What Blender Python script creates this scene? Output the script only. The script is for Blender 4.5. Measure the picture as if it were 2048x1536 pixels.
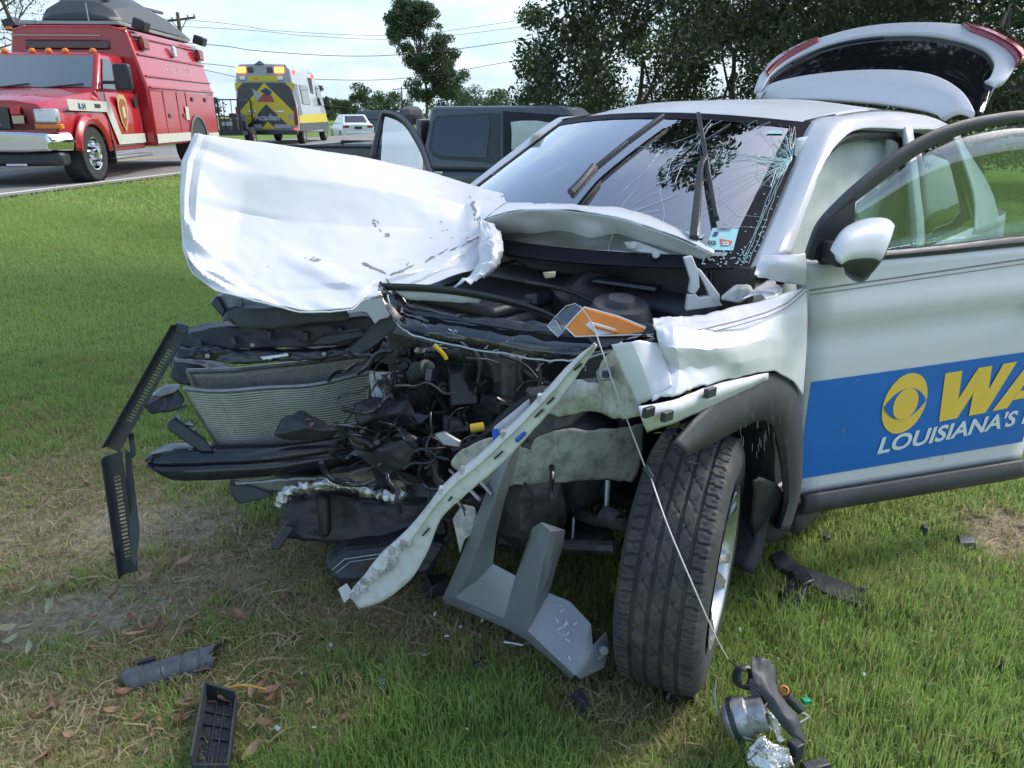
import bpy, bmesh, math, random
import numpy as np
from mathutils import Vector, Matrix, noise
R = math.radians
for o in list(bpy.data.objects): bpy.data.objects.remove(o, do_unlink=True)
scene = bpy.context.scene
COL = scene.collection
# ------------------------------------------------------------------ camera
CAM_H, CAM_P, CAM_F = 1.58, R(19.7), 1505.0          # eye height (m), tilt down, focal length in photo pixels
cam = bpy.data.cameras.new('camera'); cam_ob = bpy.data.objects.new('camera', cam); COL.objects.link(cam_ob)
cam.sensor_fit = 'HORIZONTAL'; cam.sensor_width = 36.0; cam.lens = 36.0 * CAM_F / 2048.0
cam.clip_start = 0.05; cam.clip_end = 3000.0
cam_ob.location = (0, 0, CAM_H); cam_ob.rotation_euler = (R(90) - CAM_P, 0, 0)
scene.camera = cam_ob
# ------------------------------------------------------------------ sky, sun, exposure
SUN_EL, SUN_AZ = R(44), R(65)                          # azimuth measured from +Y towards +X
world = bpy.data.worlds.new('World'); scene.world = world; world.use_nodes = True
def build_sky():
    nt = world.node_tree; N = nt.nodes; L = nt.links; N.clear()
    out = N.new('ShaderNodeOutputWorld'); bg = N.new('ShaderNodeBackground'); L.new(bg.outputs[0], out.inputs[0])
    sky = N.new('ShaderNodeTexSky'); sky.sky_type = 'NISHITA'; sky.sun_disc = False
    sky.sun_elevation = SUN_EL; sky.sun_rotation = SUN_AZ; sky.air_density = 1.0; sky.dust_density = 2.2; sky.ozone_density = 1.2
    tc = N.new('ShaderNodeTexCoord'); sep = N.new('ShaderNodeSeparateXYZ'); L.new(tc.outputs['Generated'], sep.inputs[0])
    def math_(op, a, b=None):
        m = N.new('ShaderNodeMath'); m.operation = op
        for i, x in enumerate((a, b)):
            if x is None: continue
            if isinstance(x, (int, float)): m.inputs[i].default_value = x
            else: L.new(x, m.inputs[i])
        return m.outputs[0]
    z = math_('ADD', math_('MAXIMUM', sep.outputs[2], 0.0), 0.22)
    cmb = N.new('ShaderNodeCombineXYZ')
    L.new(math_('DIVIDE', sep.outputs[0], z), cmb.inputs[0]); L.new(math_('DIVIDE', sep.outputs[1], z), cmb.inputs[1])
    n1 = N.new('ShaderNodeTexNoise'); n1.inputs['Scale'].default_value = 1.25; n1.inputs['Detail'].default_value = 9; n1.inputs['Roughness'].default_value = 0.58
    n1.inputs['Distortion'].default_value = 0.35
    L.new(cmb.outputs[0], n1.inputs['Vector'])
    r1 = N.new('ShaderNodeValToRGB'); r1.color_ramp.elements[0].position = 0.50; r1.color_ramp.elements[1].position = 0.66; L.new(n1.outputs[0], r1.inputs[0])
    n2 = N.new('ShaderNodeTexNoise'); n2.inputs['Scale'].default_value = 2.6; n2.inputs['Detail'].default_value = 8; n2.inputs['Roughness'].default_value = 0.55
    L.new(cmb.outputs[0], n2.inputs['Vector'])
    r2 = N.new('ShaderNodeValToRGB'); L.new(n2.outputs[0], r2.inputs[0])
    r2.color_ramp.elements[0].position = 0.33; r2.color_ramp.elements[0].color = (2.05, 2.75, 3.35, 1)
    r2.color_ramp.elements[1].position = 0.70; r2.color_ramp.elements[1].color = (3.2, 3.6, 3.9, 1)
    mx = N.new('ShaderNodeMix'); mx.data_type = 'RGBA'
    lowk = math_('SUBTRACT', 1.0, math_('MULTIPLY', math_('MAXIMUM', sep.outputs[2], 0.0), 2.3)); lowk = math_('MAXIMUM', lowk, 0.0)
    cov = math_('MAXIMUM', math_('MULTIPLY', r1.outputs[0], 0.93), lowk); cov = math_('MINIMUM', cov, 1.0)
    L.new(cov, mx.inputs[0]); L.new(sky.outputs[0], mx.inputs[6])
    up = math_('ADD', 1.0, math_('MULTIPLY', math_('MAXIMUM', sep.outputs[2], 0.0), 0.15))      # overcast skies brighten towards the zenith
    vm = N.new('ShaderNodeVectorMath'); vm.operation = 'SCALE'; L.new(r2.outputs[0], vm.inputs[0]); L.new(up, vm.inputs['Scale']); L.new(vm.outputs[0], mx.inputs[7])
    L.new(mx.outputs[2], bg.inputs[0]); bg.inputs[1].default_value = 0.11
build_sky()
sun = bpy.data.lights.new('sun', 'SUN'); sun.energy = 1.1; sun.angle = R(14); sun.color = (1.0, 0.97, 0.92)
sun_ob = bpy.data.objects.new('sun', sun); COL.objects.link(sun_ob)
sd = Vector((math.sin(SUN_AZ) * math.cos(SUN_EL), math.cos(SUN_AZ) * math.cos(SUN_EL), math.sin(SUN_EL)))
sun_ob.rotation_euler = sd.to_track_quat('Z', 'Y').to_euler(); sun_ob.location = sd * 60
vs = scene.view_settings; vs.view_transform = 'Standard'; vs.look = 'None'; vs.gamma = 1.0; vs.use_curve_mapping = False
vs.exposure = 1.54
# ------------------------------------------------------------------ helpers: measuring the place
_c, _s = math.cos(CAM_P), math.sin(CAM_P)
CAM = Vector((0, 0, CAM_H))
def sight(u, v): return Vector((0, _c, -_s)) + Vector((1, 0, 0)) * ((u - 1024) / CAM_F) + Vector((0, -_s, -_c)) * ((v - 768) / CAM_F)
def wd(u, v, d): return CAM + sight(u, v) * d          # world point at distance d
CAR_O, CAR_A = Vector((-0.11, 2.44, 0)), R(-132)
CX = Vector((math.cos(CAR_A), math.sin(CAR_A), 0)); CY = Vector((-math.sin(CAR_A), math.cos(CAR_A), 0))
def tc_(p): p = p - CAR_O; return Vector((p.dot(CX), p.dot(CY), p.z))
def tw(p): return CAR_O + CX * p[0] + CY * p[1] + Vector((0, 0, p[2]))
def cd(u, v, d): return tc_(wd(u, v, d))               # car-frame point
def cp(u, v, ax, val):
    o = tc_(CAM); e = tc_(CAM + sight(u, v)) - o
    return o + e * ((val - o[ax]) / e[ax])
def cpl(u, v, p0, n):
    o = tc_(CAM); e = tc_(CAM + sight(u, v)) - o; p0 = Vector(p0); n = Vector(n)
    return o + e * ((p0 - o).dot(n) / e.dot(n))
# ground height: flat under the cars, rising to the road on the left
RP, RN, RD = Vector((-6.85, 10.33, 0)), Vector((0.982, -0.188, 0)), Vector((0.188, 0.982, 0))
ROAD_Z = 0.58
def sstep(a, b, x):
    t = min(1, max(0, (x - a) / (b - a))); return t * t * (3 - 2 * t)
def gz(x, y):
    s = (x - RP.x) * RN.x + (y - RP.y) * RN.y
    z = (ROAD_Z - 0.03) * (1 - sstep(0.2, 4.6, s))
    if s > 0.5: z += 0.022 * math.sin(x * 2.1 + 1) * math.sin(y * 1.7) * sstep(0.5, 2.0, s) * 0.8
    z -= 0.15 * sstep(6.0, 10.5, y) * sstep(2.5, 5, s)
    z -= 0.45 * sstep(30, 40, y) * sstep(8.2, 10, -s) if s < -8 else 0
    return z
def wg(u, v, lift=0.0):                                # world point on the ground
    d = 2.0; e = sight(u, v)
    for _ in range(40):
        p = CAM + e * d; d += (p.z - gz(p.x, p.y) - lift) / -e.z * 0.9
    return CAM + e * d
# ------------------------------------------------------------------ helpers: materials
def mat(name, col, rough=0.5, metal=0.0, coat=0.0, var=0.0, vscale=8.0, bump=0.0, bscale=60.0, spec=0.5, dirt=None, emit=None):
    m = bpy.data.materials.new(name); m.use_nodes = True
    nt = m.node_tree; N = nt.nodes; L = nt.links; b = N['Principled BSDF']
    b.inputs['Base Color'].default_value = (*col, 1); b.inputs['Roughness'].default_value = rough; b.inputs['Metallic'].default_value = metal
    b.inputs['Coat Weight'].default_value = coat; b.inputs['Coat Roughness'].default_value = 0.06; b.inputs['Specular IOR Level'].default_value = spec
    tc = N.new('ShaderNodeTexCoord')
    if var or dirt:
        nz = N.new('ShaderNodeTexNoise'); nz.inputs['Scale'].default_value = vscale; nz.inputs['Detail'].default_value = 6; nz.inputs['Roughness'].default_value = 0.65
        L.new(tc.outputs['Object'], nz.inputs['Vector'])
        rp = N.new('ShaderNodeValToRGB'); L.new(nz.outputs[0], rp.inputs[0])
        e = rp.color_ramp.elements
        lo = [max(0, c * (1 - var)) for c in col]; hi = [min(1, c * (1 + var)) for c in col]
        e[0].position = 0.3; e[0].color = (*lo, 1); e[1].position = 0.7; e[1].color = (*hi, 1)
        src = rp.outputs[0]
        if dirt:
            dc, amt, dsc = dirt
            n2 = N.new('ShaderNodeTexNoise'); n2.inputs['Scale'].default_value = dsc; n2.inputs['Detail'].default_value = 10; n2.inputs['Roughness'].default_value = 0.72
            L.new(tc.outputs['Object'], n2.inputs['Vector'])
            r2 = N.new('ShaderNodeValToRGB'); L.new(n2.outputs[0], r2.inputs[0]); r2.color_ramp.elements[0].position = 0.62 - 0.25 * amt; r2.color_ramp.elements[1].position = 0.75 - 0.1 * amt
            r2.color_ramp.elements[1].color = (amt, amt, amt, 1)
            mx = N.new('ShaderNodeMix'); mx.data_type = 'RGBA'; L.new(r2.outputs[0], mx.inputs[0]); L.new(src, mx.inputs[6]); mx.inputs[7].default_value = (*dc, 1)
            src = mx.outputs[2]
        L.new(src, b.inputs['Base Color'])
        mr = N.new('ShaderNodeMapRange'); L.new(nz.outputs[0], mr.inputs[0]); mr.inputs[3].default_value = max(0.02, rough - 0.12); mr.inputs[4].default_value = min(1, rough + 0.12)
        L.new(mr.outputs[0], b.inputs['Roughness'])
    if bump:
        nb = N.new('ShaderNodeTexNoise'); nb.inputs['Scale'].default_value = bscale; nb.inputs['Detail'].default_value = 5; L.new(tc.outputs['Object'], nb.inputs['Vector'])
        bp = N.new('ShaderNodeBump'); bp.inputs['Strength'].default_value = bump; bp.inputs['Distance'].default_value = 0.01; L.new(nb.outputs[0], bp.inputs['Height']); L.new(bp.outputs[0], b.inputs['Normal'])
    if emit:
        b.inputs['Emission Color'].default_value = (*emit[0], 1); b.inputs['Emission Strength'].default_value = emit[1]
    return m
def glass(name, tint=(0.8, 0.95, 0.93), refl=1.0, trans=0.85, rough=0.0):
    m = bpy.data.materials.new(name); m.use_nodes = True
    nt = m.node_tree; N = nt.nodes; L = nt.links; N.clear()
    out = N.new('ShaderNodeOutputMaterial'); mx = N.new('ShaderNodeMixShader'); L.new(mx.outputs[0], out.inputs[0])
    tr = N.new('ShaderNodeBsdfTransparent'); tr.inputs[0].default_value = (*[c * trans for c in tint], 1)
    gl = N.new('ShaderNodeBsdfGlossy'); gl.inputs['Roughness'].default_value = rough; gl.inputs[0].default_value = (1, 1, 1, 1)
    lw = N.new('ShaderNodeLayerWeight'); lw.inputs[0].default_value = 0.5
    fr = N.new('ShaderNodeMath'); fr.operation = 'POWER'; fr.inputs[1].default_value = 4.0; L.new(lw.outputs['Facing'], fr.inputs[0])
    mu = N.new('ShaderNodeMath'); mu.operation = 'MULTIPLY_ADD'; mu.inputs[1].default_value = 0.9; mu.inputs[2].default_value = 0.045 * refl; mu.use_clamp = True
    L.new(fr.outputs[0], mu.inputs[0]); L.new(mu.outputs[0], mx.inputs[0]); L.new(tr.outputs[0], mx.inputs[1]); L.new(gl.outputs[0], mx.inputs[2])
    return m
def foliage(name, tl=0.35, rough=0.55):                # colour from the per-leaf attribute 'tint'
    m = bpy.data.materials.new(name); m.use_nodes = True
    nt = m.node_tree; N = nt.nodes; L = nt.links; N.clear()
    out = N.new('ShaderNodeOutputMaterial'); at = N.new('ShaderNodeAttribute'); at.attribute_name = 'tint'
    pb = N.new('ShaderNodeBsdfPrincipled'); pb.inputs['Roughness'].default_value = rough; pb.inputs['Specular IOR Level'].default_value = 0.35
    t = N.new('ShaderNodeBsdfTranslucent'); mx = N.new('ShaderNodeMixShader'); mx.inputs[0].default_value = tl
    L.new(at.outputs[0], pb.inputs['Base Color']); L.new(at.outputs[0], t.inputs[0])
    L.new(pb.outputs[0], mx.inputs[1]); L.new(t.outputs[0], mx.inputs[2]); L.new(mx.outputs[0], out.inputs[0])
    return m
# ------------------------------------------------------------------ helpers: objects
def tag(o, label=None, cat=None, group=None, kind=None):
    for k, v in (('label', label), ('category', cat), ('group', group), ('kind', kind)):
        if v: o[k] = v
    return o
def thing(name, label, cat, loc=(0, 0, 0), rotz=0.0, group=None):
    o = bpy.data.objects.new(name, None); COL.objects.link(o); o.empty_display_size = 0.2
    o.location = loc; o.rotation_euler = (0, 0, rotz)
    return tag(o, label, cat, group)
def link(name, me, material, parent=None):
    o = bpy.data.objects.new(name, me); COL.objects.link(o)
    if material is not None and not me.materials:
        for mm in (material if isinstance(material, (list, tuple)) else [material]): me.materials.append(mm)
    if parent is not None: o.parent = parent
    return o
def copy_tree(o, parent=None):
    c = o.copy(); COL.objects.link(c); c.parent = parent
    for ch in list(o.children): copy_tree(ch, c)
    return c
class MB:
    def __init__(s): s.v = []; s.f = []; s.m = []
    def add(s, vs, fs, mi=0):
        n = len(s.v); s.v += [tuple(p) for p in vs]; s.f += [tuple(n + i for i in f) for f in fs]; s.m += [mi] * len(fs); return s
    def box(s, c, size, rot=None, mi=0, taper=1.0):
        hx, hy, hz = size[0] / 2, size[1] / 2, size[2] / 2; c = Vector(c)
        M = rot if isinstance(rot, Matrix) else (Matrix.Rotation(rot, 3, 'Z') if rot else Matrix.Identity(3))
        P = [c + M @ Vector((x * hx * (taper if z > 0 else 1), y * hy * (taper if z > 0 else 1), z * hz)) for z in (-1, 1) for y in (-1, 1) for x in (-1, 1)]
        return s.add(P, [(0, 2, 3, 1), (4, 5, 7, 6), (0, 1, 5, 4), (2, 6, 7, 3), (0, 4, 6, 2), (1, 3, 7, 5)], mi)
    def beam(s, a, b, w, h, up=(0, 0, 1), mi=0, w2=None, h2=None):
        a, b = Vector(a), Vector(b); d = (b - a).normalized(); up = Vector(up); sx = d.cross(up)
        if sx.length < 1e-4: sx = d.cross(Vector((1, 0, 0)))
        sx.normalize(); uz = sx.cross(d); w2 = w2 or w; h2 = h2 or h
        P = []
        for p, ww, hh in ((a, w, h), (b, w2, h2)): P += [p + sx * (i * ww / 2) + uz * (j * hh / 2) for i, j in ((-1, -1), (1, -1), (1, 1), (-1, 1))]
        return s.add(P, [(0, 1, 2, 3), (7, 6, 5, 4), (0, 4, 5, 1), (1, 5, 6, 2), (2, 6, 7, 3), (3, 7, 4, 0)], mi)
    def tube(s, path, r, n=8, mi=0, cap=True):
        P = [Vector(p) for p in path]; k = len(P); rr = r if isinstance(r, (list, tuple)) else [r] * k
        vs = []; fs = []; prev = None
        for i, p in enumerate(P):
            t = (P[min(i + 1, k - 1)] - P[max(i - 1, 0)]).normalized()
            if prev is None:
                a = Vector((0, 0, 1)) if abs(t.z) < 0.9 else Vector((1, 0, 0)); nx = t.cross(a).normalized()
            else:
                nx = (prev - t * prev.dot(t)); nx = nx.normalized() if nx.length > 1e-6 else t.orthogonal().normalized()
            prev = nx; ny = t.cross(nx)
            for j in range(n):
                an = 2 * math.pi * j / n; vs.append(p + nx * (math.cos(an) * rr[i]) + ny * (math.sin(an) * rr[i]))
        for i in range(k - 1):
            for j in range(n): fs.append((i * n + j, i * n + (j + 1) % n, (i + 1) * n + (j + 1) % n, (i + 1) * n + j))
        if cap: fs.append(tuple(range(n - 1, -1, -1))); fs.append(tuple((k - 1) * n + j for j in range(n)))
        return s.add(vs, fs, mi)
    def lathe(s, prof, c, axis, n=32, mi=0):          # prof: list of (radius, along axis)
        c = Vector(c); ax = Vector(axis).normalized(); e1 = ax.orthogonal().normalized(); e2 = ax.cross(e1); vs = []; fs = []; k = len(prof)
        for r, t in prof:
            for j in range(n):
                an = 2 * math.pi * j / n; vs.append(c + ax * t + e1 * (r * math.cos(an)) + e2 * (r * math.sin(an)))
        for i in range(k - 1):
            for j in range(n): fs.append((i * n + j, i * n + (j + 1) % n, (i + 1) * n + (j + 1) % n, (i + 1) * n + j))
        return s.add(vs, fs, mi)
    def plate(s, pts, d, mi=0):                       # polygon extruded by vector d
        P = [Vector(p) for p in pts]; n = len(P); d = Vector(d)
        return s.add(P + [p + d for p in P], [tuple(range(n - 1, -1, -1)), tuple(range(n, 2 * n))] + [(i, (i + 1) % n, n + (i + 1) % n, n + i) for i in range(n)], mi)
    def ball(s, c, r, n=10, mi=0):
        c = Vector(c); r3 = r if isinstance(r, (tuple, list)) else (r, r, r); vs = []; fs = []; k = max(4, n // 2)
        for i in range(k + 1):
            th = math.pi * i / k
            for j in range(n):
                ph = 2 * math.pi * j / n; vs.append(c + Vector((r3[0] * math.sin(th) * math.cos(ph), r3[1] * math.sin(th) * math.sin(ph), r3[2] * math.cos(th))))
        for i in range(k):
            for j in range(n): fs.append((i * n + j, (i + 1) * n + j, (i + 1) * n + (j + 1) % n, i * n + (j + 1) % n))
        return s.add(vs, fs, mi)
    def build(s, name, material, parent=None, smooth=False, bevel=0.0, solid=0.0, sub=0, seg=2, angle=35, off=-1.0):
        me = bpy.data.meshes.new(name); me.from_pydata(s.v, [], s.f); me.update()
        ms = material if isinstance(material, (list, tuple)) else [material]
        for mm in ms: me.materials.append(mm)
        if len(ms) > 1: me.polygons.foreach_set('material_index', s.m)
        bm = bmesh.new(); bm.from_mesh(me)
        bmesh.ops.remove_doubles(bm, verts=bm.verts, dist=1e-5)
        if not solid: bmesh.ops.recalc_face_normals(bm, faces=bm.faces)
        bm.to_mesh(me); bm.free()
        if smooth or bevel or sub: me.polygons.foreach_set('use_smooth', [True] * len(me.polygons))
        o = link(name, me, None, parent)
        if solid: md = o.modifiers.new('solid', 'SOLIDIFY'); md.thickness = solid; md.offset = off
        if bevel: md = o.modifiers.new('bevel', 'BEVEL'); md.width = bevel; md.segments = seg; md.limit_method = 'ANGLE'; md.angle_limit = R(angle); md.harden_normals = False
        if sub: md = o.modifiers.new('sub', 'SUBSURF'); md.levels = sub; md.render_levels = sub
        if (smooth or bevel) and not sub:
            try: me.set_sharp_from_angle(angle=R(angle))
            except Exception: pass
        return o
def crom(P, n, lin=0.0):                                       # Catmull-Rom through points, n samples per span
    P = [Vector(p) for p in P]; out = []
    for i in range(len(P) - 1):
        a, b, c, d = P[max(i - 1, 0)], P[i], P[i + 1], P[min(i + 2, len(P) - 1)]
        for k in range(n):
            t = k / n; q = 0.5 * ((2 * b) + (c - a) * t + (2 * a - 5 * b + 4 * c - d) * t * t + (3 * b - a - 3 * c + d) * t ** 3); out.append(q.lerp(b.lerp(c, t), lin))
    out.append(P[-1]); return out
def patch(rows, nu=6, nv=6, fn=None, lin=0.0):                 # smooth surface through a grid of control points -> MB
    R1 = [crom(r, nu, lin) for r in rows]; m = len(R1[0]); cols = [crom([r[j] for r in R1], nv, lin) for j in range(m)]; k = len(cols[0])
    mb = MB(); vs = []
    for i in range(k):
        for j in range(m):
            p = cols[j][i]; vs.append(fn(p, j / (m - 1), i / (k - 1)) if fn else p)
    mb.add(vs, [(i * m + j, i * m + j + 1, (i + 1) * m + j + 1, (i + 1) * m + j) for i in range(k - 1) for j in range(m - 1)])
    return mb
def fbm(p, sc, o=3):
    return noise.fractal(Vector(p) * sc, 1.0, 2.0, o)
def text_mesh(body, size, extrude=0.0, offset=0.0, shear=0.0, align='CENTER', space=1.0):
    cu = bpy.data.curves.new('txt', 'FONT'); cu.body = body; cu.size = size; cu.extrude = extrude; cu.offset = offset; cu.shear = shear; cu.align_x = align; cu.space_character = space
    cu.resolution_u = 3
    ob = bpy.data.objects.new('txt', cu); COL.objects.link(ob); bpy.context.view_layer.update()
    me = bpy.data.meshes.new_from_object(ob.evaluated_get(bpy.context.evaluated_depsgraph_get()))
    bpy.data.objects.remove(ob); bpy.data.curves.remove(cu); return me
def lettering(name, body, size, material, parent, origin, ex, ey, **k):   # flat letters in the plane spanned by ex, ey
    me = text_mesh(body, size, **k); ex = Vector(ex).normalized(); ey = Vector(ey).normalized(); ez = ex.cross(ey)
    M = Matrix((ex, ey, ez)).transposed().to_4x4(); M.translation = Vector(origin); me.transform(M); me.materials.clear(); me.name = name
    return link(name, me, material, parent)
def np_mesh(name, verts, faces, tint=None, material=None, parent=None):   # big meshes: verts (n,3), faces (m,k) all the same k
    me = bpy.data.meshes.new(name); n = len(verts); m, k = faces.shape
    me.vertices.add(n); me.vertices.foreach_set('co', np.ascontiguousarray(verts, np.float32).ravel())
    me.loops.add(m * k); me.loops.foreach_set('vertex_index', np.ascontiguousarray(faces, np.int32).ravel())
    me.polygons.add(m); me.polygons.foreach_set('loop_start', np.arange(0, m * k, k, dtype=np.int32))
    me.update(calc_edges=True)
    if tint is not None:
        a = me.color_attributes.new('tint', 'FLOAT_COLOR', 'POINT'); c = np.ones((n, 4), np.float32); c[:, :3] = tint; a.data.foreach_set('color', c.ravel())
    return link(name, me, material, parent)
scene.render.engine = 'CYCLES'
cy = scene.cycles; cy.max_bounces = 7; cy.diffuse_bounces = 3; cy.glossy_bounces = 4; cy.transmission_bounces = 4; cy.transparent_max_bounces = 10; cy.caustics_reflective = False; cy.caustics_refractive = False
# ================================================================== SETTING
rng = np.random.default_rng(7); random.seed(7)
def gzv(x, y):
    s = (x - RP.x) * RN.x + (y - RP.y) * RN.y
    def ss(a, b, t): t = np.clip((t - a) / (b - a), 0, 1); return t * t * (3 - 2 * t)
    z = (ROAD_Z - 0.03) * (1 - ss(0.2, 4.6, s))
    z = z + np.where(s > 0.5, 0.022 * np.sin(x * 2.1 + 1) * np.sin(y * 1.7) * ss(0.5, 2.0, s) * 0.8, 0)
    return z - 0.15 * ss(6.0, 10.5, y) * ss(2.5, 5, s) - np.where(s < -8, 0.45 * ss(30, 40, y) * ss(8.2, 10, -s), 0)
def vnoise(x, y, sc, seed=0):                         # cheap smooth value noise in [0,1]
    g = np.random.default_rng(seed).random((64, 64)); x = x * sc; y = y * sc
    xi = np.floor(x).astype(int); yi = np.floor(y).astype(int); fx = x - xi; fy = y - yi; fx = fx * fx * (3 - 2 * fx); fy = fy * fy * (3 - 2 * fy)
    a = g[xi % 64, yi % 64]; b = g[(xi + 1) % 64, yi % 64]; c = g[xi % 64, (yi + 1) % 64]; d = g[(xi + 1) % 64, (yi + 1) % 64]
    return (a * (1 - fx) + b * fx) * (1 - fy) + (c * (1 - fx) + d * fx) * fy
# worn places in the lawn: (x, y, radius, bare soil, dry grass)
WORN = []
for u, v, r, so, dr in [(300, 1060, 0.42, 0.75, 0.6), (120, 1240, 0.36, 0.85, 0.5), (400, 1130, 0.40, 0.5, 0.9), (30, 1180, 0.40, 0.55, 0.6), (560, 1120, 0.42, 0.15, 1.0), (750, 1200, 0.36, 0.1, 0.95),
                        (150, 1010, 0.5, 0.3, 0.7), (560, 1290, 0.34, 0.05, 0.7), (200, 1430, 0.42, 0.1, 0.85), (420, 1360, 0.34, 0.08, 0.7), (60, 1370, 0.34, 0.3, 0.8), (880, 1240, 0.34, 0.05, 0.8), (1010, 1260, 0.25, 0.0, 0.6),
                        (1230, 1390, 0.26, 0.0, 0.75), (1320, 1450, 0.2, 0.0, 0.5), (2010, 1060, 0.22, 0.7, 0.7), (640, 1420, 0.2, 0.0, 0.55), (60, 860, 0.5, 0.0, 0.35), (250, 760, 0.8, 0.0, 0.2), (900, 1020, 0.7, 0.3, 0.7), (110, 960, .55, .2, .7), (30, 1070, .5, .45, .75), (260, 1300, .35, .2, .8), (120, 1120, .4, .6, .7)]:
    p = wg(u, v); WORN.append((p.x, p.y, r, so, dr))
def worn(x, y):
    so = np.zeros_like(x); dr = np.zeros_like(x); w = vnoise(x, y, 6.0, 1) * 0.5 + vnoise(x, y, 17.0, 2) * 0.5
    for px, py, r, a, b in WORN:
        d = np.sqrt((x - px) ** 2 + (y - py) ** 2) / r; k = np.clip(1.25 - d + (w - 0.5) * 1.3, 0, 1); k = k * k * (3 - 2 * k)
        so = np.maximum(so, a * k); dr = np.maximum(dr, b * k)
    return so, dr
def axis(lo, hi, n0, n1, step, far):
    c = list(np.arange(n0, n1 + 1e-6, step)); s = step; x = n1
    while x < hi: s = min(s * 1.22, far); x += s; c.append(x)
    s = step; x = n0
    while x > lo: s = min(s * 1.22, far); x -= s; c.insert(0, x)
    return np.array(c)
gx = axis(-420, 420, -3.6, 3.4, 0.05, 40); gy = axis(-30, 900, 0.2, 6.0, 0.05, 60)
XX, YY = np.meshgrid(gx, gy); ZZ = gzv(XX, YY)
so, dr = worn(XX, YY)
ZZ = ZZ + (vnoise(XX, YY, 9, 5) - 0.5) * 0.018 * (np.abs(XX) < 5) * (YY < 8) - so * 0.012
gv = np.stack([XX, YY, ZZ], -1).reshape(-1, 3); nxg, nyg = len(gx), len(gy)
ii = (np.arange(nyg - 1)[:, None] * nxg + np.arange(nxg - 1)[None]).ravel(); gf = np.stack([ii, ii + 1, ii + nxg + 1, ii + nxg], 1)
def ground_material():
    m = bpy.data.materials.new('ground_earth_and_lawn'); m.use_nodes = True; nt = m.node_tree; N = nt.nodes; L = nt.links; b = N['Principled BSDF']; b.inputs['Roughness'].default_value = 0.95; b.inputs['Specular IOR Level'].default_value = 0.1
    at = N.new('ShaderNodeAttribute'); at.attribute_name = 'tint'; geo = N.new('ShaderNodeNewGeometry')
    n = N.new('ShaderNodeTexNoise'); n.inputs['Scale'].default_value = 26; n.inputs['Detail'].default_value = 9; n.inputs['Roughness'].default_value = 0.7; L.new(geo.outputs['Position'], n.inputs[0])
    n3 = N.new('ShaderNodeTexNoise'); n3.inputs['Scale'].default_value = 0.9; n3.inputs['Detail'].default_value = 6; L.new(geo.outputs['Position'], n3.inputs[0])
    r = N.new('ShaderNodeValToRGB'); L.new(n.outputs[0], r.inputs[0]); e = r.color_ramp.elements; e[0].position = 0.32; e[0].color = (0.35, 0.35, 0.35, 1); e[1].position = 0.7; e[1].color = (1.55, 1.5, 1.4, 1)
    mx = N.new('ShaderNodeMix'); mx.data_type = 'RGBA'; mx.blend_type = 'MULTIPLY'; mx.inputs[0].default_value = 1; L.new(at.outputs[0], mx.inputs[6]); L.new(r.outputs[0], mx.inputs[7])
    r3 = N.new('ShaderNodeValToRGB'); L.new(n3.outputs[0], r3.inputs[0]); r3.color_ramp.elements[0].color = (0.75, 0.78, 0.7, 1); r3.color_ramp.elements[1].color = (1.2, 1.15, 1.1, 1)
    m2 = N.new('ShaderNodeMix'); m2.data_type = 'RGBA'; m2.blend_type = 'MULTIPLY'; m2.inputs[0].default_value = 1; L.new(mx.outputs[2], m2.inputs[6]); L.new(r3.outputs[0], m2.inputs[7]); L.new(m2.outputs[2], b.inputs[0])
    bp = N.new('ShaderNodeBump'); bp.inputs['Strength'].default_value = 0.6; bp.inputs['Distance'].default_value = 0.02; L.new(n.outputs[0], bp.inputs['Height']); L.new(bp.outputs[0], b.inputs['Normal'])
    return m
def lerp3(a, b, t): return np.array(a)[None] * (1 - t[:, None]) + np.array(b)[None] * t[:, None]
sof, drf = so.ravel(), dr.ravel()
gc = lerp3((0.14, 0.22, 0.06), (0.34, 0.27, 0.175), drf); gc = gc * (1 - sof[:, None]) + np.array((0.31, 0.28, 0.25))[None] * sof[:, None]
tag(np_mesh('ground', gv, gf, gc, ground_material()), kind='structure')
# ---- road with painted edge line and centre line
M_asphalt = mat('asphalt_pavement', (0.20, 0.195, 0.19), 0.9, var=0.22, vscale=3.0, bump=0.35, bscale=220, dirt=((0.12, 0.115, 0.11), 0.5, 1.2))
M_paintw = mat('road_paint_white', (0.62, 0.62, 0.60), 0.8, var=0.15, vscale=20, dirt=((0.3, 0.3, 0.29), 0.6, 14))
M_painty = mat('road_paint_yellow', (0.60, 0.42, 0.06), 0.8, var=0.15, vscale=20)
def strip(a0, a1, w0, w1, z, n=40):                   # along RD from a0 to a1, across -RN from w0 to w1
    mb = MB(); P = []
    for i in range(n + 1):
        a = a0 + (a1 - a0) * i / n
        for w in (w0, w1): p = RP + RD * a - RN * w; P.append((p.x, p.y, z))
    return mb.add(P, [(2 * i, 2 * i + 1, 2 * i + 3, 2 * i + 2) for i in range(n)])
rb = MB(); rb2 = strip(-40, 500, -0.28, 7.6, ROAD_Z - 0.004); 
tag(rb2.build('road', M_asphalt), kind='structure')
tag(strip(-40, 500, -0.06, 0.07, ROAD_Z).build('road_edge_line', M_paintw), kind='structure')
tag(strip(-40, 500, 3.55, 3.67, ROAD_Z).build('road_centre_line', M_painty), kind='structure')
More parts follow.
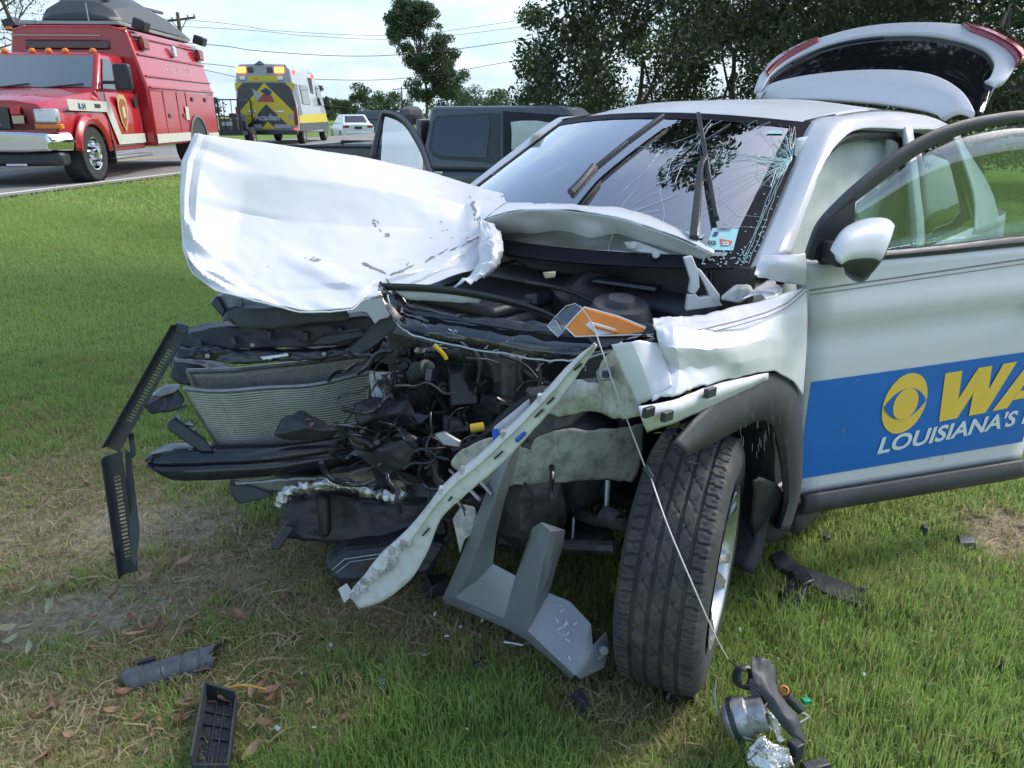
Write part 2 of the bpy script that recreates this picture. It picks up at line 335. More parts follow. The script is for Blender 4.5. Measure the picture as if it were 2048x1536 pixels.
# ---- grass
def blades(x, y, z, h, w, lean, col, seg=2, z0=-0.004):
    n = len(x); a = rng.random(n) * 2 * np.pi; la = rng.random(n) * 2 * np.pi; dx, dy = np.cos(a), np.sin(a); lx, ly = np.cos(la) * lean, np.sin(la) * lean
    base = np.stack([x, y, z + z0], 1); side = np.stack([dx, dy, np.zeros(n)], 1) * (w / 2)[:, None]
    tip = base + np.stack([lx * h, ly * h, h * np.sqrt(np.maximum(0.05, 1 - lean ** 2 * 0.8))], 1)
    if seg == 1:
        V = np.stack([base - side, base + side, tip], 1).reshape(-1, 3); F = np.arange(n * 3).reshape(-1, 3); c = np.repeat(col, 3, 0); return V, F, c
    mid = base + np.stack([lx * h * 0.28, ly * h * 0.28, h * 0.62 * np.ones(n)], 1)
    V = np.stack([base - side, base + side, mid - side * 0.75, mid + side * 0.75, tip], 1).reshape(-1, 3)
    i = np.arange(n) * 5; F = np.concatenate([np.stack([i, i + 1, i + 3], 1), np.stack([i, i + 3, i + 2], 1), np.stack([i + 2, i + 3, i + 4], 1)])
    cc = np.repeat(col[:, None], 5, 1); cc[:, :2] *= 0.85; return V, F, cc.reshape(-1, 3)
M_grass = foliage('grass_blades', 0.5, 0.5)
LUSH = [(lambda p, r: (p.x, p.y, r))(wg(u, v), r) for u, v, r in [(900, 1480, 0.42), (760, 1520, 0.3), (1080, 1420, 0.25), (1500, 1500, 0.35), (1850, 1400, 0.6), (1750, 1250, 0.5), (700, 1400, 0.2), (300, 1080, 0.1)]]
def sow(name, y0, y1, dens, hh, ww, seg, label, keep=None, lim=0.8, marg=0.8):
    area = lim * (y1 ** 2 - y0 ** 2) + 2 * marg * (y1 - y0); n = int(area * dens * 1.25)
    y = np.sqrt(rng.random(n) * (y1 ** 2 - y0 ** 2) + y0 ** 2); x = (rng.random(n) * 2 - 1) * (lim * y + marg)
    s = (x - RP.x) * RN.x + (y - RP.y) * RN.y; so, dr = worn(x, y)
    ok = (s > 0.22) & (rng.random(n) > so * 1.02 + 0.15 * dr)
    if keep is not None: ok &= keep(x, y)
    x, y, s, so, dr = x[ok], y[ok], s[ok], so[ok], dr[ok]; n = len(x)
    lush = np.zeros(n)
    for px, py, r in LUSH: lush = np.maximum(lush, np.clip(1.3 - np.hypot(x - px, y - py) / r, 0, 1))
    cl = vnoise(x, y, 9, 11); big = vnoise(x, y, 1.1, 12); yl = np.clip((vnoise(x, y, 2.3, 21) * .6 + vnoise(x, y, .7, 22) * .6 - .45) * 2.2, 0, 1)
    h = hh * (0.45 + 0.75 * rng.random(n)) * (0.65 + 0.7 * cl) * (1 + 0.75 * lush) * (1 - 0.35 * dr); w = ww * (0.6 + 0.8 * rng.random(n))
    lean = np.clip(rng.normal(0.45, 0.28, n) + 0.35 * dr - 0.15 * lush, 0.02, 1.05)
    green = lerp3((0.22, 0.37, 0.085), (0.42, 0.56, 0.18), np.clip(rng.random(n) * 0.6 + big * 0.55 - 0.05, 0, 1))
    dry = lerp3((0.58, 0.48, 0.29), (0.32, 0.215, 0.13), rng.random(n)); mixk = np.where(rng.random(n) < 0.06 + 0.15 * yl + 0.95 * dr, 0.55 + 0.45 * rng.random(n), 0.12 * rng.random(n))
    col = green * (1 - mixk[:, None]) + dry * mixk[:, None]
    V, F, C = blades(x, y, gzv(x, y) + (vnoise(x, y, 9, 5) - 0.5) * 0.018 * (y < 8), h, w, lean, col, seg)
    o = np_mesh(name, V, F, C, M_grass); return tag(o, label, 'grass', kind='stuff')
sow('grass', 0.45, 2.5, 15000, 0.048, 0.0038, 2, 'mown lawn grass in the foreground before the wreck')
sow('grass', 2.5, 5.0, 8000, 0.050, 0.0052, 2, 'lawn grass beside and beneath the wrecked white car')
sow('grass', 5.0, 10.0, 3200, 0.055, 0.008, 1, 'sunlit lawn grass between the wreck and the road')
sow('grass', 10.0, 26.0, 620, 0.07, 0.018, 1, 'far lawn grass along the road shoulder')
# dry straw strewn over the worn earth
def straw():
    n = 2600; pts = []
    w = [(px, py, r) for px, py, r, a, b in WORN if b > 0.55]
    k = rng.integers(0, len(w), n); cx = np.array([w[i][0] for i in k]); cy = np.array([w[i][1] for i in k]); rr = np.array([w[i][2] for i in k])
    x = cx + rng.normal(0, 0.5, n) * rr; y = cy + rng.normal(0, 0.5, n) * rr; a = rng.random(n) * 6.283; l = 0.025 + 0.08 * rng.random(n) ** 2; wd_ = 0.0012 + 0.002 * rng.random(n)
    d = np.stack([np.cos(a), np.sin(a)], 1); z = gzv(x, y) + 0.004 + 0.02 * rng.random(n); z2 = z + rng.normal(0, 0.012, n)
    A = np.stack([x, y, z], 1); B = np.stack([x + d[:, 0] * l, y + d[:, 1] * l, np.maximum(z2, gzv(x, y) + 0.004)], 1); S = np.stack([-d[:, 1], d[:, 0], np.zeros(n)], 1) * wd_[:, None]
    Mi = (A + B) / 2 + np.stack([rng.normal(0, 0.006, n), rng.normal(0, 0.006, n), 0.006 * np.ones(n)], 1)
    V = np.stack([A - S, A + S, Mi + S, Mi - S, B + S, B - S], 1).reshape(-1, 3); i = np.arange(n) * 6; F = np.concatenate([np.stack([i, i + 1, i + 2, i + 3], 1), np.stack([i + 3, i + 2, i + 4, i + 5], 1)])
    c = lerp3((0.60, 0.51, 0.33), (0.34, 0.25, 0.15), rng.random(n)); return tag(np_mesh('dry_straw', V, F, np.repeat(c, 6, 0), M_grass), 'tan straw and dead grass strewn over the bare earth', 'straw', kind='stuff')
straw()
# fallen leaves, one object each
M_leaves = [mat('dead_leaf_' + n, c, 0.75, var=0.3, vscale=40, bump=0.3, bscale=120) for n, c in (('tan', (0.36, 0.24, 0.14)), ('rust', (0.27, 0.155, 0.09)), ('brown', (0.17, 0.10, 0.06)), ('pale_green', (0.33, 0.34, 0.20)))]
def leaf_mesh(l, w, curl):
    rows = []
    for i in range(7):
        t = i / 6; ww = w * math.sin(math.pi * min(1, 0.06 + t * 0.92)) ** 0.8
        rows.append([(l * (t - 0.5), ww * k * 0.5, curl * (abs(k) ** 1.5) * w + 0.25 * curl * l * (2 * t - 1) ** 2) for k in (-1, -0.5, 0, 0.5, 1)])
    return patch(rows, 1, 1)
LEAF = [leaf_mesh(l, w, c) for l, w, c in ((0.085, 0.036, 0.35), (0.07, 0.03, 0.7), (0.10, 0.034, 0.25))]
leaf_me = {}
def fallen_leaf(u, v, k, a, shape, tone, sc=1.0):
    p = wg(u, v, 0.02)
    key = (shape, tone)
    if key not in leaf_me:
        o = LEAF[shape].build('fallen_leaf', M_leaves[tone], smooth=True); leaf_me[key] = o.data
    else: o = link('fallen_leaf', leaf_me[key], None)
    o.location = (p.x, p.y, gz(p.x, p.y) + 0.03 * sc); o.rotation_euler = (random.uniform(-0.5, 0.5), random.uniform(-0.5, 0.5), a); o.scale = (sc * .68, sc * random.uniform(.5, .9), sc * .8)
    lab = {0: 'curled tan dead leaf lying on the worn lawn', 1: 'rust brown dead leaf lying on the worn lawn', 2: 'dark brown shrivelled leaf lying on the worn lawn', 3: 'pale greenish fallen leaf on the bare earth at left'}[tone]
    tag(o, lab, 'leaf', 'fallen leaves scattered on the lawn')
named = [(475, 1235, 1, 2.6, 0, 1, 1.0), (385, 1240, 1, 1.0, 2, 0, .9), (290, 1262, 1, .6, 2, 1, .9), (318, 1248, 1, 1.4, 0, 2, .8), (335, 1255, 1, 2.0, 1, 0, .9), (270, 1275, 1, .4, 2, 0, 1.0), (568, 1200, 1, 1.2, 1, 1, .7), (225, 1125, 1, 1.5, 2, 0, .9), (232, 1190, 1, 1.2, 0, 1, .9), (372, 1125, 1, .6, 2, 0, 1.),
         (290, 1160, 1, .9, 2, 0, .9), (378, 1095, 1, 1.1, 1, 0, .7), (20, 960, 1, .3, 2, 0, .9), (300, 935, 1, .2, 1, 0, .8), (520, 1375, 1, 1.3, 0, 1, .8), (540, 1385, 1, .4, 2, 1, .9), (548, 1400, 1, .8, 1, 1, .8), (505, 1385, 1, 1.9, 2, 0, .8), (585, 1370, 1, .2, 0, 1, .7), (460, 1405, 1, .2, 2, 1, 1.0), (375, 1405, 1, .0, 2, 0, .8),
         (225, 1425, 1, .1, 0, 0, .8), (245, 1390, 1, .9, 0, 1, .9), (505, 1505, 1, .9, 2, 0, .9), (525, 1450, 1, .5, 2, 2, .9), (280, 1435, 1, 1., 0, 1, .7), (365, 1440, 1, 1.4, 1, 2, .8), (100, 1510, 1, .8, 2, 1, 1.), (680, 1405, 1, 2.8, 1, 1, .7), (660, 1360, 1, 1.0, 1, 2, .7), (690, 1440, 1, 1.4, 0, 1, .7), (810, 1395, 1, 1.3, 2, 1, .9), (620, 1405, 1, 1.5, 2, 0, .7),
         (985, 1285, 1, 1, 1, 1, .7), (970, 1340, 1, 1, 0, 1, .6), (720, 1350, 1, 1, 1, 0, .6), (1650, 1250, 1, .8, 1, 1, .7), (1720, 1370, 1, .2, 0, 0, .5), (30, 1285, 1, .3, 0, 3, 1.0), (10, 1265, 1, .9, 2, 3, 1.1), (55, 1260, 1, .4, 0, 3, .9), (70, 1185, 1, .6, 0, 3, 1.), (100, 1220, 1, 1.9, 2, 3, 1.), (90, 1285, 1, 1.2, 0, 3, .8), (120, 1230, 1, .2, 2, 3, .9), (140, 1200, 1, .1, 0, 3, .8), (60, 1300, 1, 2., 2, 3, .9), (110, 1180, 1, .7, 1, 3, .9), (160, 1270, 1, .4, 0, 3, .7)]
for a in named: fallen_leaf(*a)
for i in range(46):
    u = random.choice((random.uniform(0, 420), random.uniform(0, 900))); v = random.uniform(1050, 1530) if random.random() < 0.7 else random.uniform(620, 1000)
    if v < 1000: u = random.uniform(0, 330)
    fallen_leaf(u, v, 1, random.uniform(0, 6), random.randrange(3), random.choice((0, 1, 1, 2, 2, 0)), random.uniform(0.45, 0.75))
# ---- trees
M_bark = mat('tree_bark', (0.10, 0.085, 0.07), 0.95, var=0.35, vscale=14, bump=0.9, bscale=40)
M_leafdark = foliage('oak_foliage', 0.25, 0.45); M_leaffar = foliage('distant_foliage', 0.3, 0.7)
def leaf_cloud(centres, radii, n, size, cols, aspect=0.4, droop=0.0):
    centres = np.array(centres, float); radii = np.array(radii, float); k = rng.choice(len(centres), n, p=(radii[:, 0] ** 2 / (radii[:, 0] ** 2).sum()) if radii.ndim > 1 else None)
    d = rng.normal(size=(n, 3)); d /= np.linalg.norm(d, axis=1)[:, None]; p = centres[k] + d * (rng.random(n) ** 0.45)[:, None] * radii[k]
    a = rng.normal(size=(n, 3)); a[:, 2] -= droop; a /= np.linalg.norm(a, axis=1)[:, None]; b = np.cross(a, rng.normal(size=(n, 3))); b /= np.linalg.norm(b, axis=1)[:, None]
    s = size * (0.6 + 0.8 * rng.random(n)); A = a * s[:, None] * 0.5; B = b * (s * aspect)[:, None] * 0.5
    V = np.stack([p - A, p - A * 0.1 + B, p + A, p - A * 0.1 - B], 1).reshape(-1, 3); F = np.arange(n * 4).reshape(-1, 4)
    t = np.clip(rng.random(n) * 0.7 + 0.3 * rng.random(len(centres))[k], 0, 1); c = lerp3(cols[0], cols[1], t); return V, F, np.repeat(c, 4, 0)
def limb(mb, a, b, r0, r1, bend=0.12, n=6, k=7):
    a, b = Vector(a), Vector(b); L = (b - a).length; P = []
    off = Vector((random.uniform(-1, 1), random.uniform(-1, 1), random.uniform(-0.3, 1))) * bend * L
    for i in range(n + 1):
        t = i / n; P.append(a.lerp(b, t) + off * math.sin(math.pi * t) + Vector((random.uniform(-1, 1), random.uniform(-1, 1), random.uniform(-1, 1))) * 0.02 * L * (0 < i < n))
    mb.tube(P, [r0 + (r1 - r0) * i / n for i in range(n + 1)], k); return P
def tree(name, label, base, h, crown, nleaf, size, cols, tr, trunk_to=0.6, group=None, aspect=0.45, mleaf=None, nlimb=7, droop=0.0, lean=(0, 0)):
    base = Vector(base); t = thing(name, label, 'tree', base, 0, group)
    mb = MB(); top = Vector((lean[0], lean[1], h * trunk_to)); P = limb(mb, (0, 0, -0.3), top, tr, tr * 0.45, 0.03, 8, 9)
    cs = [Vector(c[:3]) for c in crown]
    for c in cs[:nlimb] if nlimb < len(cs) else cs:
        s = P[random.randint(4, len(P) - 1)]; limb(mb, s, c, tr * 0.4, tr * 0.08, 0.12, 5, 5)
    mb.build('trunk', M_bark, t, smooth=True)
    V, F, C = leaf_cloud([c[:3] for c in crown], [c[3:6] for c in crown], nleaf, size, cols, aspect, droop)
    np_mesh('crown', V, F, C, mleaf or M_leaffar, t); return t
def blob_crown(h0, h1, rx, n, rc, prof=None):
    out = []
    for i in range(n):
        t = random.random(); z = h0 + (h1 - h0) * t; k = prof(t) if prof else math.sin(math.pi * (0.12 + 0.8 * t)) ** 0.7; a = random.uniform(0, 6.283); q = random.random() ** 0.5 * rx * k
        r = rc * random.uniform(0.6, 1.25); out.append((q * math.cos(a), q * math.sin(a), z, r, r, r * random.uniform(0.6, 0.9)))
    return out
def place(u, d, z=None):
    p = wd(u, 300, d); e = Vector((p.x, p.y, 0)); e.z = gz(e.x, e.y) if z is None else z; return e
GD = ((0.026, 0.050, 0.024), (0.068, 0.10, 0.045)); GM = ((0.030, 0.060, 0.022), (0.085, 0.125, 0.045)); GF = ((0.045, 0.075, 0.035), (0.09, 0.13, 0.06))  # GF: far greens lightened, haze painted into the leaf colour
# tall tree between ambulance and pickup
cr = []
for zc, xc, wx in ((13.4, -1.2, 1.6), (12.8, -1.2, 2.4), (12.2, -1.4, 2.9), (11.2, -.8, 3.4), (10.1, -.3, 3.3), (9.0, .2, 2.9), (7.9, .9, 3.1), (6.8, 1.1, 2.9), (5.7, 1.4, 3.3), (4.5, 1.2, 3.2), (3.3, 1.1, 3.8)):
    for k in range(11): r = random.uniform(.6, 1.25); cr.append((xc + random.uniform(-1, 1) * wx, random.uniform(-1.5, 1.5), zc + random.uniform(-.6, .6), r, r, r * .7))
tree('tall_tree', 'tall ragged tree standing alone against the cloudy sky', place(856, 92, 0), 14.5, cr, 42000, 0.27, GF, 0.18, 0.9, nlimb=30, lean=(-1.2, 0))
# low trees on the horizon
for u, d, h, r in [(432, 150, 5.0, 2.2), (655, 120, 6.0, 1.7), (690, 126, 5.2, 2.2), (728, 118, 6.4, 2.6), (765, 122, 6.0, 2.2), (795, 130, 5.4, 2.4), (905, 110, 6.2, 3.0), (955, 118, 5.6, 3.0), (1000, 112, 5.4, 3.0)]:
    tree('horizon_tree', {432: 'small distant tree left of the ambulance', 655: 'thin pale distant tree just right of the ambulance', 690: 'low distant tree second right of the ambulance', 728: 'rounded dark distant tree behind the silver sedan', 765: 'distant tree behind the open grey door', 795: 'distant tree beside the far utility pole', 905: 'distant bushy tree right of the tall tree', 955: 'distant bushy tree above the pickup roof', 1000: 'distant bushy tree left of the hanging branches'}[u],
         place(u, d, 0), h, blob_crown(1.2, h - 0.6, r, 12, r * 0.42), 2600, 0.34, GF, 0.13, 0.6, 'trees along the horizon', nlimb=4)
M_wood = mat('far_wood', (0.05, 0.08, 0.04), 0.9)
fw = []; fr = []
for i in range(150):
    x = random.uniform(-190, 330); y = 225 + random.uniform(-20, 20); r = random.uniform(2.2, 4.2); fw.append((x, y, random.uniform(0.5, 3.2))); fr.append((r * 1.6, r, r * 0.9))
V, F, C = leaf_cloud(fw, fr, 26000, 0.9, GF, 0.6); tag(np_mesh('far_woods', V, F, C, M_leaffar), 'far belt of woods along the horizon', 'woods', kind='stuff')
# mid-distance trees behind pickup and wreck
mid = [(1090, 24, 5.0, 1.7, 'slender leafy tree behind the grey pickup roof'), (1180, 27, 5.6, 2.2, 'mid green tree right behind the pickup cab'), (1275, 22, 4.6, 2.0, 'shrubby tree behind the white car roof centre'), (1370, 26, 6.2, 2.4, 'loose tree behind the white roof under the oak limb'), (1450, 20, 4.6, 2.0, 'dense shrubby tree left of the open tailgate'), (1560, 25, 6.4, 2.6, 'dark tree behind the left edge of the tailgate'),
       (1680, 19, 5.4, 2.6, 'dark tree straight behind the raised tailgate'), (1820, 23, 6.8, 3.0, 'dark leafy tree behind the right tail lamp'), (1960, 17, 5.6, 2.8, 'dark tree at the right edge behind the tailgate'), (2130, 19, 6.0, 3.0, 'dark tree beyond the right edge of the open door')]
for i, (u, d, h, r, lab) in enumerate(mid):
    tree('background_tree', lab, place(u, d, -0.1), h, blob_crown(0.7, h - 0.4, r, 22, r * 0.36), 17000 if u > 1400 else 9000, 0.125, GD if u > 1400 else GM, 0.11, 0.7, 'trees behind the wreck', nlimb=8)
# the big oak: limbs spread over the wreck, leaf sprays hanging down
def oak():
    base = Vector((9.2, 11.0, -0.1)); t = thing('oak_tree', 'big dark evergreen oak spreading its limbs over the wreck', 'tree', base)
    mb = MB(); P = limb(mb, (0, 0, -0.3), (-0.3, -0.4, 3.6), 0.42, 0.32, 0.03, 6, 12)
    tips = []
    mains = [(-8.4, 0.4, 4.6), (-6.8, -3.0, 5.6), (-4.0, -4.8, 5.8), (-1.2, -4.0, 5.4), (-5.0, 1.5, 6.6), (-.4, 0.6, 6.4), (1.5, -2.5, 5.0), (-5.4, -5.2, 6.4)]
    for m in mains:
        L = limb(mb, P[-1], m, 0.22, 0.07, 0.10, 8, 8)
        for k in range(9):
            s = L[random.randint(3, 8)]; e = s + Vector((random.uniform(-1.7, 1.7), random.uniform(-1.7, 1.7), random.uniform(-1.1, 1.2)))
            Q = limb(mb, s, e, 0.05, 0.014, 0.12, 5, 5); tips += [(Q[3], 0.6), (Q[-1], 0.75)]
            if random.random() < 0.6:
                e2 = Q[-1] + Vector((random.uniform(-0.8, 0.8), random.uniform(-0.8, 0.8), random.uniform(-1.2, 0.1))); Q2 = limb(mb, Q[-1], e2, 0.016, 0.006, 0.1, 4, 4); tips.append((Q2[-1], 0.5))
    # sprays that hang into view left of the trunk
    for u, v, d in [(1090, 30, 9.6), (1070, 90, 9.5), (1110, 150, 9.6), (1060, 180, 9.8), (1140, 60, 9.4), (1120, 110, 9.3), (1160, 20, 9.5), (1240, 10, 9.3), (1320, 30, 9.2), (1410, 20, 9.2), (1480, 60, 9.3), (1560, 20, 9.4), (1640, 30, 9.4), (1440, 100, 9.6), (1350, 70, 10.2), (1530, 90, 9.6), (1260, 60, 9.8), (1090, 120, 9.4), (1130, 190, 9.9), (1200, 100, 10)]:
        e = wd(u, v, d) - base; s = Vector((e.x * 0.86 + 0.1, e.y + 0.3, e.z + 1.1)); Q = limb(mb, s, e, 0.02, 0.007, 0.12, 5, 5); tips += [(Q[2], 0.32), (Q[4], 0.36), (Q[-1], 0.30)]
    for i in range(170):   # dense dark mass at the right
        e = wd(random.uniform(1530, 2350), random.uniform(-320, 190), random.uniform(8.6, 13.0)) - base; tips.append((e, random.uniform(0.35, 0.6)))
    mb.build('trunk', M_bark, t, smooth=True)
    V, F, C = leaf_cloud([p for p, r in tips], [(r, r, r * 0.7) for p, r in tips], 88000, 0.105, ((0.022, 0.042, 0.022), (0.060, 0.088, 0.042)), 0.36, 0.7)
    can = [Vector((random.uniform(0.6, 6.0), random.uniform(6.0, 10.5), random.uniform(5.6, 7.8))) - base for i in range(46)]      # boughs high over the wreck
    V2, F2, C2 = leaf_cloud(can, [(r, r, r * .6) for r in [random.uniform(.45, .8) for _ in can]], 30000, 0.15, ((0.022, 0.042, 0.022), (0.060, 0.088, 0.042)), 0.4, 0.7)
    F = np.concatenate([F, F2 + len(V)]); V = np.concatenate([V, V2]); C = np.concatenate([C, C2])
    np_mesh('crown', V, F, C, M_leafdark, t)
oak()
# thin half-bare tree at the top left behind the rescue truck
def bare_tree(u, d, h, lab):
    b = place(u, d, 0.5); t = thing('bare_tree', lab, 'tree', b, 0, 'half bare trees behind the rescue truck'); mb = MB(); P = limb(mb, (0, 0, -0.3), (0.3, 0, h), 0.16, 0.03, 0.04, 10, 8); cen = []
    for k in range(26):
        s = P[random.randint(3, 10)]; e = s + Vector((random.uniform(-2.4, 2.4), random.uniform(-1.5, 1.5), random.uniform(0.1, 1.8))); Q = limb(mb, s, e, 0.035, 0.008, 0.15, 5, 4); cen.append(tuple(Q[-1]) + (0.5, 0.5, 0.4))
        for j in range(3): q = Q[random.randint(2, 5)]; e2 = q + Vector((random.uniform(-0.9, 0.9), random.uniform(-0.9, 0.9), random.uniform(-0.3, 0.8))); limb(mb, q, e2, 0.012, 0.004, 0.15, 3, 3); cen.append(tuple(e2) + (0.35, 0.35, 0.3))
    mb.build('trunk', M_bark, t, smooth=True); V, F, C = leaf_cloud([c[:3] for c in cen], [c[3:] for c in cen], 2600, 0.10, GM, 0.4); np_mesh('crown', V, F, C, M_leaffar, t)
bare_tree(-20, 25, 7.2, 'half bare tree at the top left corner behind the red truck'); bare_tree(60, 30, 7.0, 'half bare tree rising behind the red truck cab')
# ---- utility poles and wires
M_pole = mat('weathered_pole_wood', (0.13, 0.105, 0.085), 0.9, var=0.3, vscale=10, bump=0.4, bscale=30); M_wire = mat('black_cable', (0.03, 0.03, 0.032), 0.6); M_insul = mat('grey_insulator', (0.3, 0.31, 0.32), 0.4)
def utility_pole(u, vtop, d, arm, lab, ang=0.0):
    p = wd(u, vtop, d); z0 = gz(p.x, p.y) if d < 60 else 0.0; t = thing('utility_pole', lab, 'utility pole', (p.x, p.y, z0), ang, 'utility poles'); h = p.z - z0
    MB().tube([(0, 0, -0.5), (0, 0, h * 0.5), (0, 0, h + 0.25)], [0.15, 0.13, 0.10], 10).build('pole', M_pole, t, smooth=True)
    MB().beam((-arm, 0.12, h - 0.25), (arm, 0.12, h), 0.1, 0.12).build('crossarm', M_pole, t, bevel=0.01)
    MB().beam((-arm * 0.45, 0.12, h - 0.2), (0, 0.1, h - 0.75), 0.04, 0.04).beam((arm * 0.45, 0.12, h - 0.12), (0, 0.1, h - 0.75), 0.04, 0.04).build('brace', M_pole, t)
    for x in (-arm * 0.92, -arm * 0.4, arm * 0.55, arm * 0.94): MB().lathe([(0, 0.2), (0.05, 0.18), (0.06, 0.1), (0.03, 0.06), (0.02, 0)], (x, 0.12, h - 0.12 + 0.125 * (x / arm)), (0, 0, 1), 8).build('insulator', M_insul, t, smooth=True)
utility_pole(356, 34, 44, 0.95, 'wooden utility pole rising behind the hull on the red truck', 0.1); utility_pole(803, 176, 130, 1.6, 'small distant utility pole beside the tall tree')
def wire(pts, lab, r=0.018):
    P = crom([wd(*p) for p in pts], 14); tag(MB().tube(P, r, 5).build('power_line', M_wire, smooth=True), lab, 'power line', 'overhead wires')
wire([(-500, 10, 46), (330, 38, 44), (560, 62, 46), (800, 70, 48), (1010, 45, 48), (1500, -30, 50)], 'topmost overhead wire crossing the sky', 0.012)
wire([(-500, 20, 46), (385, 54, 44), (620, 72, 46), (800, 78, 48), (1010, 58, 48), (1500, -10, 50)], 'second overhead wire just under the topmost', 0.012)
wire([(-500, 40, 42), (330, 83, 42), (520, 102, 42), (690, 112, 43), (830, 107, 44), (1015, 84, 45), (1500, 10, 46)], 'thick overhead wire crossing before the tall tree top')
wire([(-500, 70, 42), (380, 125, 42), (520, 150, 42), (690, 160, 43), (830, 154, 44), (1030, 121, 45), (1500, 30, 46)], 'lower overhead wire crossing the middle of the tall tree', 0.016)
wire([(-500, -40, 40), (400, 138, 42), (480, 165, 46), (620, 205, 60), (900, 240, 90)], 'lowest slanting wire running down behind the ambulance', 0.016)
# ================================================================== THE WRECKED WHITE CAR
M_white = mat('white_car_paint', (0.65, 0.66, 0.675), 0.36, coat=0.15, var=0.012, vscale=3, dirt=((0.44, 0.44, 0.43), 0.12, 9.0))
M_whitein = mat('white_underside_primer', (0.56, 0.565, 0.55), 0.45, var=0.1, vscale=9, dirt=((0.33, 0.32, 0.30), 0.4, 9.0))
M_beige = mat('scuffed_white_inner_panel', (0.56, 0.57, 0.54), 0.5, var=0.12, vscale=8, dirt=((0.17, 0.155, 0.13), 0.8, 24.0))
M_black = mat('black_plastic', (0.025, 0.029, 0.036), 0.42, var=0.25, vscale=20, bump=0.12, bscale=180, dirt=((0.07, 0.068, 0.062), 0.4, 9.0))
M_blackgl = mat('glossy_black_plastic', (0.016, 0.019, 0.025), 0.16, coat=0.3, var=0.2, vscale=20)
M_clad = mat('dark_grey_cladding', (0.046, 0.051, 0.058), 0.55, var=0.15, vscale=12, bump=0.12, bscale=300, dirt=((0.12, 0.115, 0.11), 0.4, 14.0))
M_dmetal = mat('dark_cast_metal', (0.075, 0.078, 0.08), 0.5, metal=0.4, var=0.4, vscale=25, bump=0.4, bscale=50)
M_gmetal = mat('grey_aluminium', (0.33, 0.335, 0.33), 0.42, metal=0.75, var=0.2, vscale=20, dirt=((0.12, 0.11, 0.10), 0.5, 14.0))
M_silver = mat('crumpled_foil', (0.62, 0.62, 0.60), 0.26, metal=0.9, var=0.25, vscale=30, bump=0.8, bscale=70)
M_skid = mat('silver_grey_skid_plastic', (0.27, 0.29, 0.315), 0.38, metal=0.3, var=0.10, vscale=10, dirt=((0.34, 0.34, 0.33), 0.25, 16.0))
M_rubber = mat('tyre_rubber', (0.040, 0.042, 0.046), 0.7, var=0.3, vscale=16, bump=0.15, bscale=140, dirt=((0.13, 0.115, 0.09), 0.6, 9.0))
M_hose = mat('rubber_hose', (0.015, 0.016, 0.018), 0.5)
M_ws = glass('windscreen_glass', (0.62, 0.80, 0.82), 8.0, 0.3); M_glass = glass('door_glass', (0.74, 0.90, 0.88), 3.6, 0.85); M_tint = glass('dark_tinted_glass', (0.10, 0.13, 0.16), 1.5, 1.0)
M_reardg = glass('privacy_glass', (0.45, 0.55, 0.56), 2.0, 0.5)
M_clear = glass('clear_lens_plastic', (0.9, 0.93, 0.95), 2.2, 0.92); M_smoke = glass('smoked_lens_plastic', (0.30, 0.33, 0.36), 2.0, 0.8)
M_crack = mat('cracked_glass_edges', (0.62, 0.80, 0.78), 0.3); M_bag = mat('airbag_cloth', (0.60, 0.66, 0.62), 0.85, var=0.08, vscale=6, bump=0.2, bscale=200)
M_cloth = mat('grey_seat_cloth', (0.10, 0.105, 0.11), 0.9, var=0.15, vscale=20); M_orange = mat('amber_reflector', (0.85, 0.26, 0.02), 0.22, coat=0.5, var=0.08, vscale=60)
M_red = mat('tail_lamp_red', (0.24, 0.012, 0.018), 0.15, coat=0.6); M_yellow = mat('yellow_connector', (0.75, 0.52, 0.04), 0.4); M_blue = mat('blue_sleeve', (0.02, 0.10, 0.5), 0.4)
M_primer = mat('exposed_grey_primer', (0.24, 0.24, 0.235), 0.7, var=0.3, vscale=40); M_wireg = mat('pale_wire', (0.42, 0.44, 0.42), 0.5); M_cream = mat('stained_cream_plastic', (0.42, 0.38, 0.24), 0.5, var=0.3, vscale=14, dirt=((0.10, 0.08, 0.05), 0.7, 12.0))
M_decalb = mat('blue_decal', (0.006, 0.135, 0.50), 0.3, coat=0.3, var=0.06, vscale=2.0); M_decaly = mat('yellow_decal', (0.85, 0.56, 0.09), 0.35); M_decalw = mat('white_decal', (0.68, 0.74, 0.76), 0.35)
M_frit = mat('black_ceramic_border', (0.010, 0.012, 0.016), 0.5, spec=0.1)
M_grey = mat('grey_trim_line', (0.09, 0.10, 0.11), 0.5)
car = thing('wrecked_car', 'white crossover with crushed front end, open doors and raised tailgate on the lawn', 'car', CAR_O, CAR_A)
def cpts(L): return [cd(*p) for p in L]
def crease(p, amp, sc, ridg=True):
    n = fbm(p, sc, 4); n2 = fbm(p + Vector((3.1, 7.7, 1.3)), sc * 2.3, 3)
    k = (0.5 - abs(n)) if ridg else n
    return Vector((fbm(p + Vector((9, 0, 0)), sc, 2) * 0.5, fbm(p + Vector((0, 9, 0)), sc, 2) * 0.5, k + 0.4 * n2)) * amp
